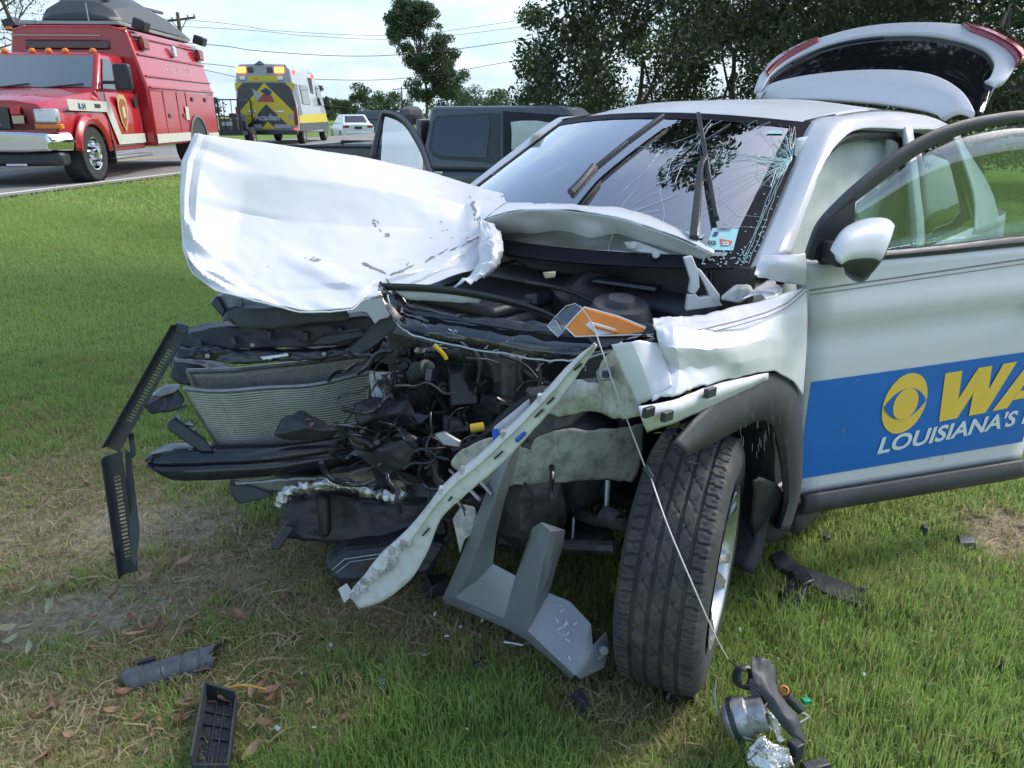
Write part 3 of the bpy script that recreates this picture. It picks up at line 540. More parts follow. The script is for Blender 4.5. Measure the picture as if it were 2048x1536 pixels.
# ---- roof and side frames
def roof_pt(x, y):
    t = (x + 1.03) / -2.05; zc = 1.585 + 0.075 * math.sin(math.pi * min(1, max(0, t * 0.92 + 0.08))) + (-0.03 * t); return Vector((x, y, zc - 0.055 * (abs(y) / 0.58) ** 2.4))
rows = []
for i in range(9):
    t = i / 8; r = []
    for j in range(-4, 5):
        y = 0.575 * j / 4; x0 = -1.03 - 0.125 * (abs(y) / 0.575) ** 2; x = x0 + (-3.05 - x0) * t; p = roof_pt(x, y)
        if i == 0: p.z = 1.585 - 0.036 * (abs(y) / 0.575) ** 2
        r.append(p)
    rows.append(r)
patch(rows, 3, 3, lambda p, a, b: p + Vector((0, 0, 0.006 * fbm(p, 3.0, 2)))).build('roof', M_white, car, smooth=True, solid=0.004)
INNER = [cp(1500, 538, 1, .735), cp(1540, 445, 1, .69), cp(1580, 350, 1, .64), cp(1622, 247, 1, .58), Vector((-1.42, .588, 1.572)), Vector((-1.85, .59, 1.590)), Vector((-2.4, .585, 1.580)), Vector((-3.02, .56, 1.535))]
LOWER = [cp(1573, 510, 1, .80), cp(1606, 418, 1, .765), cp(1640, 335, 1, .738), cp(1673, 285, 1, .72), cp(1720, 257, 1, .71), Vector((-1.85, .705, 1.520)), Vector((-2.4, .70, 1.505)), Vector((-3.02, .67, 1.42))]
def mir(P): return [Vector((p.x, -p.y, p.z)) for p in P]
for sgn in (1, -1):
    I_, L_ = (INNER, LOWER) if sgn > 0 else (mir(INNER), [a.lerp(b, .45 if i < 4 else 1) + Vector((-.06 if i < 4 else 0, 0, -.02 if i < 4 else 0)) for i, (a, b) in enumerate(zip(mir(INNER), mir(LOWER)))])
    Mi = [a.lerp(b, 0.5) + Vector((0.012, sgn * 0.03, 0.02)) for a, b in zip(I_, L_)]; Q = [a.lerp(b, 0.86) + Vector((0, sgn * 0.018, 0.004)) for a, b in zip(I_, L_)]
    B_ = [b + Vector((0, -sgn * 0.05, -0.012)) for b in L_]
    patch([I_, Mi, Q, L_, B_], 5, 3).build('side_frame', M_white, car, smooth=True, solid=0.003)
    patch([[p + Vector((0, 0, 0.004)) for p in I_[3:]], [p + Vector((0, -sgn * 0.028, 0.010)) for p in I_[3:]]], 5, 2).build('roof_moulding', M_black, car, smooth=True, solid=0.006)
    sl = [p + Vector((-0.02, -sgn * 0.035, -0.03)) for p in L_[1:]]; sl = [sl[0] + Vector((0.10, sgn * .02, -0.20))] + sl[:5] + [Vector((-1.80, sgn * .735, 1.40)), Vector((-1.72, sgn * .80, 1.1))]
    MB().tube(crom(sl, 6), 0.017, 8).build('door_seal', M_black, car, smooth=True)
    # centre pillar and rear pillar
    a, b = Vector((-1.86, sgn * .70, 1.525)), Vector((-1.72, sgn * .86, 1.02))
    patch([[a + Vector((0.045, 0, 0)), a + Vector((0, sgn * .01, 0)), a - Vector((0.05, 0, 0))], [a.lerp(b, .5) + Vector((0.05, sgn * .01, 0)), a.lerp(b, .5) + Vector((0, sgn * .025, 0)), a.lerp(b, .5) - Vector((0.06, 0, 0))], [b + Vector((0.06, 0, 0)), b + Vector((0, sgn * .012, 0)), b - Vector((0.07, 0, 0))], [b + Vector((0.08, 0, -.6)), b + Vector((0, sgn * .01, -.62)), b - Vector((0.09, 0, .6))]], 3, 4).build('centre_pillar', M_white, car, smooth=True, solid=0.02)
    patch([[Vector((-2.62, sgn * .70, 1.50)), Vector((-2.8, sgn * .70, 1.47)), Vector((-3.02, sgn * .665, 1.42)), Vector((-3.12, sgn * .60, 1.36))], [Vector((-2.75, sgn * .82, 1.2)), Vector((-2.95, sgn * .82, 1.2)), Vector((-3.3, sgn * .78, 1.2)), Vector((-3.42, sgn * .66, 1.15))], [Vector((-2.6, sgn * .89, 1.02)), Vector((-3.0, sgn * .90, 1.0)), Vector((-3.45, sgn * .85, .98)), Vector((-3.66, sgn * .68, .95))]], 4, 4).build('rear_quarter_pillar', M_white, car, smooth=True, solid=0.01)
    # lower body side behind the front door opening, with wheel arch gap
    mb = MB(); nx, nz = 44, 16; ids = {}
    for i in range(nx + 1):
        for k in range(nz + 1):
            x = -1.66 - 2.06 * i / nx; z = 0.27 + 0.78 * k / nz; y = 0.905 - 0.03 * ((z - 0.72) / 0.4) ** 2 + 0.014 * math.exp(-((z - 0.80) / 0.05) ** 2) - max(0, (-3.35 - x)) ** 2 * 1.1
            ids[i, k] = len(mb.v); mb.v.append((x, sgn * y, z))
    for i in range(nx):
        for k in range(nz):
            c = [mb.v[ids[i + a, k + b]] for a in (0, 1) for b in (0, 1)]
            if min(math.hypot(q[0] + 2.755, q[2] - 0.37) for q in c) < 0.39: continue
            mb.f.append((ids[i, k], ids[i + 1, k], ids[i + 1, k + 1], ids[i, k + 1])); mb.m.append(0)
    mb.build('body_side', M_white, car, smooth=True, solid=0.006)
    MB().tube(crom([(-1.72 - 0.02, sgn * .918, .93), (-2.3, sgn * .922, .935), (-2.9, sgn * .92, .94), (-3.5, sgn * .87, .945)], 6), 0.0025, 4).tube(crom([(-1.74, sgn * .915, .955), (-2.3, sgn * .918, .96), (-2.9, sgn * .915, .965), (-3.5, sgn * .87, .97)], 6), 0.0025, 4).build('pinstripe', M_grey, car)
    arc = [(-2.755 + 0.43 * math.cos(t), sgn * .925, 0.37 + 0.43 * math.sin(t)) for t in np.linspace(R(-10), R(190), 15)]; arc2 = [(-2.755 + 0.37 * math.cos(t), sgn * .915, 0.37 + 0.37 * math.sin(t)) for t in np.linspace(R(-10), R(190), 15)]
    patch([[Vector(p) for p in arc], [Vector(p) for p in arc2]], 1, 2).build('rear_arch_cladding', M_clad, car, smooth=True, solid=0.02)
    MB().beam((-0.62, sgn * .86, .25), (-2.32, sgn * .86, .25), 0.14, 0.10).build('sill', M_clad, car, bevel=0.02)
    # rear side glass
    patch([[Vector((-1.93, sgn * .715, 1.48)), Vector((-2.3, sgn * .71, 1.475)), Vector((-2.66, sgn * .70, 1.44))], [Vector((-1.84, sgn * .84, 1.06)), Vector((-2.3, sgn * .855, 1.06)), Vector((-2.7, sgn * .85, 1.08))]], 2, 3).build('rear_door_glass', M_reardg, car, smooth=True, solid=0.004)
MB().box((-1.95, 0, 0.27), (3.3, 1.6, 0.06)).box((-3.55, 0, 0.5), (0.2, 1.5, 0.35)).build('underbody', M_black, car, bevel=0.02)
MB().box((-3.68, 0, 0.55), (0.12, 1.62, 0.42)).build('rear_bumper', M_white, car, bevel=0.05)
# ---- windscreen
W0, W1 = INNER[0], INNER[3]; WM0, WM1 = Vector((-0.17, 0, 1.125)), Vector((-1.03, 0, 1.586))
def ws(s, t, lift=0.0):
    c = W0.lerp(W1, t); m = WM0.lerp(WM1, t) + Vector((0.012, 0, 0.018)) * math.sin(math.pi * t); k = s * s
    return Vector((m.x + (c.x - m.x) * k + lift * 0.48, s * c.y, m.z + (c.z - m.z) * k + lift * 0.87))
def px(p):
    w = tw(p) - CAM; z = w.y * _c - w.z * _s; return 1024 + CAM_F * w.x / z, 768 + CAM_F * (-w.y * _s - w.z * _c) / z
_wsg = [(s, t, *px(ws(s, t))) for s in np.linspace(-1, 1, 121) for t in np.linspace(0, 1, 81)]
def inv_ws(u, v):
    b = min(_wsg, key=lambda q: (q[2] - u) ** 2 + (q[3] - v) ** 2); return b[0], b[1]
def ws_strip(s0, s1, t0, t1, lift, n=10, m=10):
    return patch([[ws(s0 + (s1 - s0) * i / n, t0 + (t1 - t0) * j / m, lift) for i in range(n + 1)] for j in range(m + 1)], 1, 1)
wsc = ws_strip(-1, 1, 0, 1, 0.0, 32, 16).build('windscreen', M_ws, car, smooth=True)
for nm, a in (('right', (.90, 1, 0, 1)), ('left', (-1, -.94, 0, 1)), ('top', (-.94, .90, .945, 1)), ('base', (-.94, .90, 0, .07))):
    ws_strip(*a, 0.003).build('black_border', M_frit, wsc, smooth=True)
def crack_net(cen, nrad, rmax, rings, jit, thick):
    mb = MB(); cs, ct = cen; ends = []
    for k in range(nrad):
        a = 2 * math.pi * (k + random.uniform(-.35, .35)) / nrad; L = rmax * random.uniform(0.35, 1.0) ; s, t = cs, ct; P = [ws(s, t, .0035)]; n = max(3, int(L / 0.05)); arms = []
        for i in range(n):
            a += random.uniform(-jit, jit); s += math.cos(a) * L / n; t += math.sin(a) * L / n * 1.25
            if abs(s) > .98 or not (0.02 < t < .98): break
            P.append(ws(s, t, .0035)); arms.append((s, t))
        if len(P) > 1: mb.tube(P, [thick * (1 - 0.6 * i / len(P)) for i in range(len(P))], 3, cap=False); ends.append(arms)
    for rr in rings:
        for k in range(len(ends)):
            A, B = ends[k], ends[(k + 1) % len(ends)]; i = int(rr / 0.05)
            if i < len(A) and i < len(B) and random.random() < 0.75: mb.tube([ws(*A[i], .0035), ws((A[i][0] + B[i][0]) / 2, (A[i][1] + B[i][1]) / 2 , .0035), ws(*B[i], .0035)], thick * 0.7, 3, cap=False)
    return mb
c1 = inv_ws(1585, 325); c2 = inv_ws(985, 345); c3 = inv_ws(1480, 470)
nb = crack_net(c1, 46, 0.75, (0.05, 0.1, 0.15, 0.25, 0.35, 0.5), 0.22, 0.0006)
n2 = crack_net(c1, 70, 0.17, (0.05, 0.1), 0.3, 0.0009); nb.add(n2.v, n2.f)
for k in range(26):   # long loose cracks
    s, t = c1[0] + random.uniform(-.75, .2), c1[1] + random.uniform(-.6, .25); a = random.choice((random.uniform(-.4, .5), random.uniform(1.0, 2.2))) + random.choice((0, math.pi)); P = []
    for i in range(random.randint(4, 10)):
        if abs(s) > .97 or not (.03 < t < .97): break
        P.append(ws(s, t, .0035)); a += random.uniform(-.25, .25); s += math.cos(a) * .04; t += math.sin(a) * .05
    if len(P) > 2: nb.tube(P, 0.0006, 3, cap=False)
s0, t0 = inv_ws(1560, 345); s1, t1 = inv_ws(1485, 530)
for q in range(3): nb.tube([ws(s0 + (s1 - s0) * i / 9 + random.uniform(-.006, .006) + q * .012, t0 + (t1 - t0) * i / 9, .0035) for i in range(10)], 0.0009, 3, cap=False)
nb.build('glass_crack', M_crack, wsc)
crack_net(c2, 16, 0.09, (0.05,), 0.3, 0.0009).build('glass_crack', M_crack, wsc)
# loose glass crumbs at the base right corner
mb = MB()
for i in range(90):
    s, t = inv_ws(random.uniform(1400, 1500), random.uniform(505, 530)) if i < 60 else inv_ws(random.uniform(1500, 1560), random.uniform(380, 520)); mb.box(ws(s + random.uniform(-.02, .02), t + random.uniform(-.02, .02), 0.006), (0.004, 0.004, 0.003), random.uniform(0, 3))
mb.build('glass_crumbs', M_crack, wsc)['kind'] = 'stuff'
# stickers and sensor on the glass
def ws_quad(c, name, m, lift): mb = MB(); mb.add([ws(*inv_ws(*p), lift) for p in c], [(0, 1, 2, 3)]); return mb.build(name, m, wsc)
M_stick = mat('pale_teal_sticker', (0.36, 0.66, 0.66), 0.5, var=0.05, vscale=40); M_stick2 = mat('white_teal_sticker', (0.50, 0.72, 0.72), 0.5); M_redst = mat('red_sticker', (0.62, 0.10, 0.07), 0.5); M_navy = mat('navy_ink', (0.02, 0.05, 0.20), 0.5); M_ink = mat('black_ink', (0.02, 0.025, 0.03), 0.5)
ws_quad([(1423, 457), (1476, 457), (1466, 503), (1410, 498)], 'inspection_sticker', M_stick, .004); ws_quad([(1443, 482), (1463, 482), (1459, 495), (1440, 494)], 'month_sticker', M_redst, .006); ws_quad([(1428, 466), (1438, 466), (1437, 475), (1427, 475)], 'sticker_mark', M_navy, .006); ws_quad([(1370, 462), (1407, 468), (1404, 480), (1380, 476)], 'inspection_sticker', M_stick2, .004)
ws_quad([(1535, 263), (1566, 263), (1566, 270), (1535, 271)], 'toll_tag', M_stick, .004)
def ws_text(txt, c, size, m):
    p = ws(*inv_ws(*c), .0075); ex = ws(*inv_ws(c[0] + 25, c[1] + 1), .0075) - p; ey = ws(*inv_ws(c[0] + 4, c[1] - 25), .0075) - p
    return lettering('lettering', txt, size, m, wsc, p, ex, ey - ex * (ey.dot(ex) / ex.length_squared), offset=0.001)
ws_text('02', (1425, 494), 0.026, M_ink); ws_text('22', (1451, 494), 0.022, M_stick2); ws_text('Louisiana', (1449, 463), 0.011, M_navy)
# wipers
def wiper(bl, arm, lab=None):
    P = [ws(*inv_ws(*p), .03) for p in bl]; mb = MB()
    for a, b in zip(P[:-1], P[1:]): mb.beam(a, b, 0.016, 0.02, up=(0.48, 0, .87))
    w = mb.build('wiper', M_black, car, bevel=0.003); A = [ws(*inv_ws(*p), .045) for p in arm]; m2 = MB().tube(crom(A, 4), [0.016 - 0.0007 * i for i in range(len(crom(A, 4)))], 6); m2.build('wiper_arm', M_black, w, smooth=True)
wiper([(1400, 243), (1408, 300), (1418, 370), (1436, 452)], [(1392, 500), (1397, 430), (1402, 360), (1412, 335)]); wiper([(1330, 245), (1260, 300), (1195, 350), (1146, 408)], [(1146, 408), (1170, 384), (1195, 352)])
# ---- interior: dash, seats, steering wheel bag, curtain bags
MB().box((-0.62, 0, 0.93), (0.55, 1.36, 0.22)).box((-0.45, 0, 0.55), (0.12, 1.4, 0.7)).build('dashboard', M_black, car, bevel=0.06)
for sgn in (1, -1):
    for x0, nm in ((-1.55, 'seat'), (-2.4, 'seat')):
        st = MB().box((x0 + 0.02, sgn * .37, .55), (.52, .5, .16)).build(nm, M_cloth, car, bevel=.05); MB().box((x0 - .30, sgn * .37, .93), (.16, .48, .66), Matrix.Rotation(R(-14), 3, 'Y')).build('backrest', M_cloth, st, bevel=.06); MB().box((x0 - .40, sgn * .37, 1.36), (.1, .26, .18), Matrix.Rotation(R(-10), 3, 'Y')).build('headrest', M_cloth, st, bevel=.04)
    rows = []
    for i in range(8):
        t = i / 7; rows.append([Vector((-0.98 - 0.235 * j + (0.22 * t if j == 0 else 0), sgn * (0.60 + 0.075 * t + 0.022 * math.sin(j * 1.9 + t * 3)), 1.20 + 0.03 * j - 0.02 * j * j * .3 + 0.30 * (1 - t) - (0.46 if sgn < 0 else 0.34) * t * (0.75 + .25 * math.sin(j * 2.3)))) for j in range(8)])
    rows = [[Vector((p.x, p.y, min(p.z, 1.515 - max(0, (-0.95 - p.x) * -1) * 0.55 if p.x > -1.1 else 1.515))) for p in r] for r in rows]
    patch(rows, 4, 4, lambda p, a, b: p + Vector((0, 0.018 * fbm(p, 5, 3), 0.012 * fbm(p, 7, 2) * b))).build('curtain_airbag', M_bag, car, smooth=True, solid=0.01)
sb = MB().ball((-0.98, .37, .98), (.13, .24, .24), 18); sb.v = [tuple(Vector(v) + crease(Vector(v), .03, 7)) for v in sb.v]; sb.build('driver_airbag', M_bag, car, smooth=True)
sb = MB().ball((-0.9, -.37, 1.08), (.2, .28, .2), 18); sb.v = [tuple(Vector(v) + crease(Vector(v), .04, 6)) for v in sb.v]; sb.build('passenger_airbag', M_bag, car, smooth=True)
patch([[Vector((x, y, 1.50 + .05 * math.sin(math.pi * (x + 1.1) / -1.95) - .03 * (y / .6) ** 2)) for y in (-.62, -.3, 0, .3, .62)] for x in (-1.12, -1.6, -2.2, -3.0)], 3, 4).build('headliner', M_cloth, car, smooth=True, solid=.02)
MB().box((-2.72, 0, .85), (.12, 1.3, .75)).build('rear_seat_back', M_cloth, car, bevel=.05)
MB().box((-1.15, .0, 1.5), (.06, .24, .07)).build('mirror_inside', M_black, car, bevel=.015)
# ---- raised tailgate (plane rising 29 degrees behind the roof)
TG0, TGN = Vector((-3.05, 0, 1.60)), Vector((math.sin(R(29)), 0, math.cos(R(29))))
def tg(u, v, lift=0.0): return cpl(u, v, TG0 + TGN * lift, TGN)
def tgl(L, lift=0.0): return [tg(u, v, lift) for u, v in L]
def ring(Lo, Li, lo, li, name, m, parent, solid=.03, nu=5, nv=4, mid=None):
    A = tgl(Lo, lo); B = tgl(Li, li); C = [(a + b) / 2 + TGN * ((mid or 0.012)) for a, b in zip(A, B)]; return patch([A, C, B], nu, nv).build(name, m, parent, smooth=True, solid=solid)
outer = [(1517, 192), (1527, 160), (1548, 138), (1590, 110), (1650, 85), (1720, 67), (1790, 59), (1860, 58), (1920, 63), (1975, 78), (2010, 98), (2033, 122), (2018, 155), (2000, 174), (1978, 178)]
inner = [(1524, 190), (1538, 166), (1560, 143), (1600, 119), (1655, 98), (1720, 83), (1790, 77), (1855, 78), (1910, 87), (1950, 99), (1975, 114), (1987, 135), (1987, 150), (1982, 165), (1976, 176)]
gate = ring(outer, inner, 0.0, 0.012, 'tailgate', M_white, car, 0.04, mid=.006)
glx = [(1524, 190), (1560, 143), (1655, 98), (1790, 77), (1910, 87), (1975, 114), (1987, 150), (1972, 205), (1958, 236)]; gly = [(1530, 192), (1575, 185), (1640, 180), (1720, 178), (1800, 178), (1860, 180), (1900, 190), (1935, 215), (1948, 238)]
patch([tgl(glx, .004), [(a + b) / 2 + TGN * .012 for a, b in zip(tgl(glx, .004), tgl(gly, .004))], tgl(gly, .004)], 4, 6).build('rear_glass', mat('black_glass', (0.008, 0.009, 0.011), 0.05, spec=.35), gate, smooth=True, solid=.02)
spx = [(1517, 194), (1545, 176), (1600, 162), (1680, 152), (1760, 149), (1830, 153), (1880, 166), (1918, 190), (1938, 216), (1948, 238)]; spy = [(1513, 197), (1560, 199), (1620, 201), (1690, 205), (1750, 210), (1800, 216), (1840, 222), (1870, 229), (1885, 236), (1890, 242)]
patch([tgl(spx, .055), [(a + b) / 2 + TGN * .03 for a, b in zip(tgl(spx, .05), tgl(spy, .0))], tgl(spy, 0.0)], 4, 5).build('spoiler', M_white, gate, smooth=True, solid=.03)
for L, L2 in (([(1535, 152), (1548, 135), (1575, 116), (1612, 98), (1640, 87)], [(1540, 158), (1553, 142), (1580, 122), (1614, 103), (1640, 90)]), ([(1920, 61), (1970, 72), (2012, 93), (2040, 112), (2047, 128)], [(1935, 70), (1972, 84), (2005, 102), (2026, 122), (2030, 136)])):
    patch([tgl(L, .012), tgl(L2, .034)], 4, 3).build('tail_lamp', M_red, gate, smooth=True, solid=.05)
MB().tube(crom(tgl([(1766, 76), (1700, 84), (1640, 100), (1585, 128)], .025), 5), 0.012, 6).build('rear_wiper', M_black, gate, smooth=True)
MB().tube([tg(1950, 250, -.02), tg(1985, 175, -.06)], 0.012, 8).build('gate_strut', M_black, gate, smooth=True)
# ---- front left door, swung open 26 degrees
HP = Vector((-0.585, .915, 0)); TH = math.radians(26.0); DS = Vector((-math.cos(TH), math.sin(TH), 0)); DN = Vector((math.sin(TH), math.cos(TH), 0)); ZU = Vector((0, 0, 1))
def dp(u, v, lift=0.0): return cpl(u, v, HP + DN * lift, DN)
def dsz(p): q = p - HP; return q.dot(DS), p.z
def dpt(s, z, n=0.0): return HP + DS * s + ZU * z + DN * n
S0, ZB = dsz(dp(1598, 990)); 
def door_off(z): return 0.013 * math.exp(-((z - 1.00) / 0.05) ** 2) - 0.010 * math.exp(-((z - 0.92) / 0.04) ** 2) - 0.05 * max(0, z - 1.0) ** 1.2 - 0.03 * max(0, 0.50 - z) + 0.004
def line_sz(a, b):
    (s0, z0), (s1, z1) = dsz(dp(*a)), dsz(dp(*b)); return lambda s: z0 + (z1 - z0) * (s - s0) / (s1 - s0)
zbelt = line_sz((1620, 530), (2048, 492)); zbot = line_sz((1598, 990), (2048, 918)); zclad = line_sz((1604, 1018), (2048, 946)); DL = 1.12
sfr = [dsz(dp(*p)) for p in ((1597, 1000), (1603, 870), (1608, 770), (1617, 640), (1614, 528))]
def s_front(z):
    z_ = [p[1] for p in sfr]; s_ = [p[0] for p in sfr]; return float(np.interp(z, z_, s_))
rows = []
for k in range(29):
    r = []
    for j in range(13):
        t = j / 12; s = t * DL; za, zb = zbot(s), zbelt(s); z = za + (zb - za) * k / 28; s = s_front(z) + (DL - s_front(z)) * t; za, zb = zbot(s), zbelt(s); z = za + (zb - za) * k / 28; r.append(dpt(s, z, door_off(z)))
    rows.append(r)
door = patch(rows, 1, 1).build('door', M_white, car, smooth=True, solid=.05)
patch([[dpt(s, zbot(s) + .002, .004 + door_off(zbot(s))) for s in np.linspace(S0, DL, 9)], [dpt(s, (zbot(s) + zclad(s)) / 2, .012) for s in np.linspace(S0, DL, 9)], [dpt(s, zclad(s), -.02) for s in np.linspace(S0, DL, 9)]], 2, 4).build('door_cladding', M_clad, door, smooth=True, solid=.03)
def on_door(P, lift, name, m, parent=door, thick=.002):
    mb = MB()
    for poly in P:
        q = [dsz(dp(u, v)) for u, v in poly]; mb.plate([dpt(s, z, door_off(z) + lift) for s, z in q], DN * thick)
    return mb.build(name, m, parent)
# blue band, built to follow the door's curve
ztop = line_sz((1606, 765), (2048, 703)); zlow = line_sz((1597, 957), (2048, 882)); rows = []
for k in range(9):
    r = []
    for j in range(9):
        s = s_front(0.6) + 0.004 + (DL - .03 - s_front(.6)) * j / 8; z = zlow(s) + (ztop(s) - zlow(s)) * k / 8; r.append(dpt(s, z, door_off(z) + .003))
    rows.append(r)
band = patch(rows, 2, 2).build('blue_band', M_decalb, door, smooth=True)
sE, zE = dsz(dp(1805, 805.5)); rE = (dsz(dp(1849, 800))[0] - sE) * 0.98
def ring_pts(r, n=40, kx=1.0, ky=1.0, a0=0, a1=2 * math.pi): return [(sE + r * kx * math.cos(a), zE + r * ky * math.sin(a)) for a in np.linspace(a0, a1, n, endpoint=(a1 - a0) < 6.2)]
def sz_plate(P, lift, name, m, parent=band):
    mb = MB(); mb.plate([dpt(s, z, door_off(z) + lift) for s, z in P], DN * .0012); return mb.build(name, m, parent)
sz_plate(ring_pts(rE, ky=1.08), .005, 'eye_emblem', M_decaly)
eye = [(sE + rE * .96 * t, zE + rE * .56 * (1 - t * t) ** .9) for t in np.linspace(-1, 1, 17)] + [(sE + rE * .96 * t, zE - rE * .56 * (1 - t * t) ** .9) for t in np.linspace(1, -1, 17)[1:-1]]
sz_plate(eye, .0068, 'eye_emblem', M_decalb); sz_plate(ring_pts(rE * .56, 30, 1, 1.0), .0086, 'eye_emblem', M_decaly)
# bold slanted letters W A drawn as outlines measured on the band
sW, zW = dsz(dp(1866, 843)); sA, _ = dsz(dp(1862, 749)); hW = dsz(dp(1862, 749))[1] - zW; kW = dsz(dp(2006, 729))[0] - dsz(dp(1862, 749))[0]
def glyph(P, x0, name):
    sz_plate([(sW + (x0 + x + .02 * y) * kW, zW + y * hW) for x, y in P], .005, name, M_decaly)
def stroke(q, k):
    P = [Vector((sW + x * kW, zW + y * hW, 0)) for x, y in q]; rows = []
    for i in range(9):
        rows.append([(lambda s: dpt(s.x, s.y, door_off(s.y) + .0055 + .0004 * k))(P[0].lerp(P[1], i / 8).lerp(P[3].lerp(P[2], i / 8), j / 2)) for j in range(3)])
    patch(rows, 1, 1).build('letter_stroke', M_decaly, band)
for k, P in enumerate(([(0, 1), (.05, 0), (.28, 0), (.23, 1)], [(.12, 0), (.45, 1), (.63, 1), (.30, 0)], [(.45, 1), (.46, 0), (.70, 0), (.64, 1)], [(.54, 0), (.80, 1), (1.0, 1), (.70, 0)])): stroke(P, k)
for k, P in enumerate(([(.80, 0), (1.22, 1), (1.42, 1), (1.02, 0)], [(1.26, 1), (1.33, 0), (1.56, 0), (1.47, 1)], [(1.07, .16), (1.14, .34), (1.35, .34), (1.36, .16)])): stroke(P, k)
pL, pR = dsz(dp(1748, 906)), dsz(dp(2022, 862)); me = text_mesh("LOUISIANA'S N", 1.0, 0.0, 0.028, 0.12, 'LEFT'); w11 = text_mesh("LOUISIANA'S", 1.0, 0.0, 0.028, 0.12, 'LEFT'); wid = max(v.co.x for v in w11.vertices); capz = max(v.co.y for v in w11.vertices); kx = (pR[0] - pL[0]) / wid
capH = dsz(dp(1752, 873))[1] - pL[1]
for v in me.vertices: s = pL[0] + v.co.x * kx; z = pL[1] + (pR[1] - pL[1] - .004) * (s - pL[0]) / (pR[0] - pL[0]) * 0.0 + v.co.y * capH / capz; p = dpt(s, z, door_off(z) + .006); v.co = p
me.materials.clear(); link('lettering', me, M_decalw, band)
scr = MB(); random.seed(14)
for u, v, n in ((1683, 862, 5), (1645, 815, 2), (1700, 760, 2), (1640, 835, 2), (1880, 920, 6), (1860, 915, 4), (1720, 935, 3)):
    for k in range(n): s, z = dsz(dp(u + random.uniform(-7, 7), v + random.uniform(-4, 4))); e = random.uniform(-.012, .012); scr.tube([dpt(s, z, door_off(z) + .005), dpt(s + .008 + e, z + random.uniform(-.006, .006), door_off(z) + .005)], .0007, 3)
scr.build('door_scuffs', M_primer, door)['kind'] = 'stuff'
# pinstripes, handle
for o in (0, 9): MB().tube([dpt(s, z, door_off(z) + .001) for s, z in [dsz(dp(1618 + 430 * t, 580 + o - 62 * t)) for t in np.linspace(0, 1.15, 8)]], .0018 if o else .0026, 4).build('pinstripe', M_grey, door)
hp = dsz(dp(2045, 603)); MB().ball(dpt(hp[0] + .09, hp[1], .025), (.1, .02, .022), 14).build('handle', M_white, door, smooth=True)
# window frame, glass
fo = [(1613, 518), (1622, 488), (1640, 446), (1680, 402), (1722, 362), (1768, 325), (1812, 293), (1866, 264), (1925, 244), (1985, 232), (2060, 224), (2200, 226), (2330, 250)]; fi = [(1640, 520), (1650, 490), (1668, 452), (1706, 410), (1748, 380), (1788, 349), (1828, 320), (1872, 295), (1930, 271), (1985, 257), (2060, 246), (2190, 248), (2300, 275)]
fi = [(a[0] + (b[0] - a[0]) * .72, a[1] + (b[1] - a[1]) * .72) for a, b in zip(fo, fi)]
patch([[dp(u, v, -.02) for u, v in fo], [(dp(*a, -.0) + dp(*b, -.0)) / 2 - DN * .012 for a, b in zip(fo, fi)], [dp(u, v, -.02) for u, v in fi]], 4, 4).build('window_frame', M_clad, door, smooth=True, solid=.010)
patch([[dp(u, v, -.005) for u, v in ((1640, 532), (1760, 522), (1900, 510), (2048, 494), (2330, 470))], [dp(u, v, .012) for u, v in ((1645, 520), (1760, 512), (1900, 499), (2048, 484), (2330, 460))], [dp(u, v, -.005) for u, v in ((1650, 510), (1760, 500), (1900, 487), (2048, 470), (2330, 446))]], 3, 3).build('belt_moulding', M_black, door, smooth=True, solid=.02)
on_door([[(1622, 520), (1645, 446), (1712, 398), (1706, 470), (1690, 512)]], -.012, 'mirror_sail', M_black, thick=.02)
gl = MB(); top = [dp(u, v, -.016) for u, v in ((1712, 408), (1748, 382), (1788, 350), (1828, 321), (1872, 296), (1930, 272), (1985, 258), (2060, 247), (2190, 249), (2300, 276))]; bot = [dp(u, v, -.01) for u, v in ((1700, 515), (1748, 511), (1788, 508), (1828, 504), (1872, 500), (1930, 494), (1985, 488), (2060, 480), (2190, 468), (2310, 460))]
patch([top, bot], 2, 4).build('window_glass', M_glass, door, smooth=True, solid=.004)
# mirror
mc = dp(1722, 500, .15)
rows = []
prof = [((1672, 505), (1672, 488), (1690, 462), (1730, 446), (1768, 446), (1780, 452)), ((1668, 508), (1670, 490), (1690, 465), (1732, 449), (1768, 449), (1782, 456))]
def mp(u, v, l): return dp(u, v, l)
A = [mp(u, v, .10) for u, v in ((1672, 494), (1692, 464), (1730, 446), (1768, 444), (1782, 456))]; B = [mp(u, v, .17) for u, v in ((1668, 506), (1690, 478), (1728, 464), (1762, 462), (1776, 474))]; C_ = [mp(u, v, .19) for u, v in ((1672, 520), (1692, 506), (1722, 500), (1748, 500), (1762, 508))]; D_ = [mp(u, v, .17) for u, v in ((1690, 536), (1702, 540), (1714, 544), (1726, 546), (1738, 540))]; E_ = [mp(u, v, .12) for u, v in ((1700, 545), (1708, 552), (1716, 556), (1724, 556), (1732, 550))]
mir_ = patch([A, B, C_, [c.lerp(d, .25) for c, d in zip(C_, D_)]], 4, 4).build('mirror', M_white, door, smooth=True, solid=.012)
patch([[c.lerp(d, .25) for c, d in zip(C_, D_)], D_, E_], 4, 4).build('mirror_base', M_black, mir_, smooth=True, solid=.012)
rim = [mp(u, v, .10) for u, v in ((1782, 450), (1778, 470), (1764, 508), (1744, 536), (1728, 555))]; rim2 = [mp(u, v, .07) for u, v in ((1786, 454), (1784, 476), (1770, 512), (1750, 540), (1732, 557))]
patch([[mp(u, v, .15) for u, v in ((1774, 450), (1768, 470), (1752, 506), (1734, 534), (1722, 553))], rim, rim2], 4, 3).build('mirror_rim', M_black, mir_, smooth=True, solid=.01)
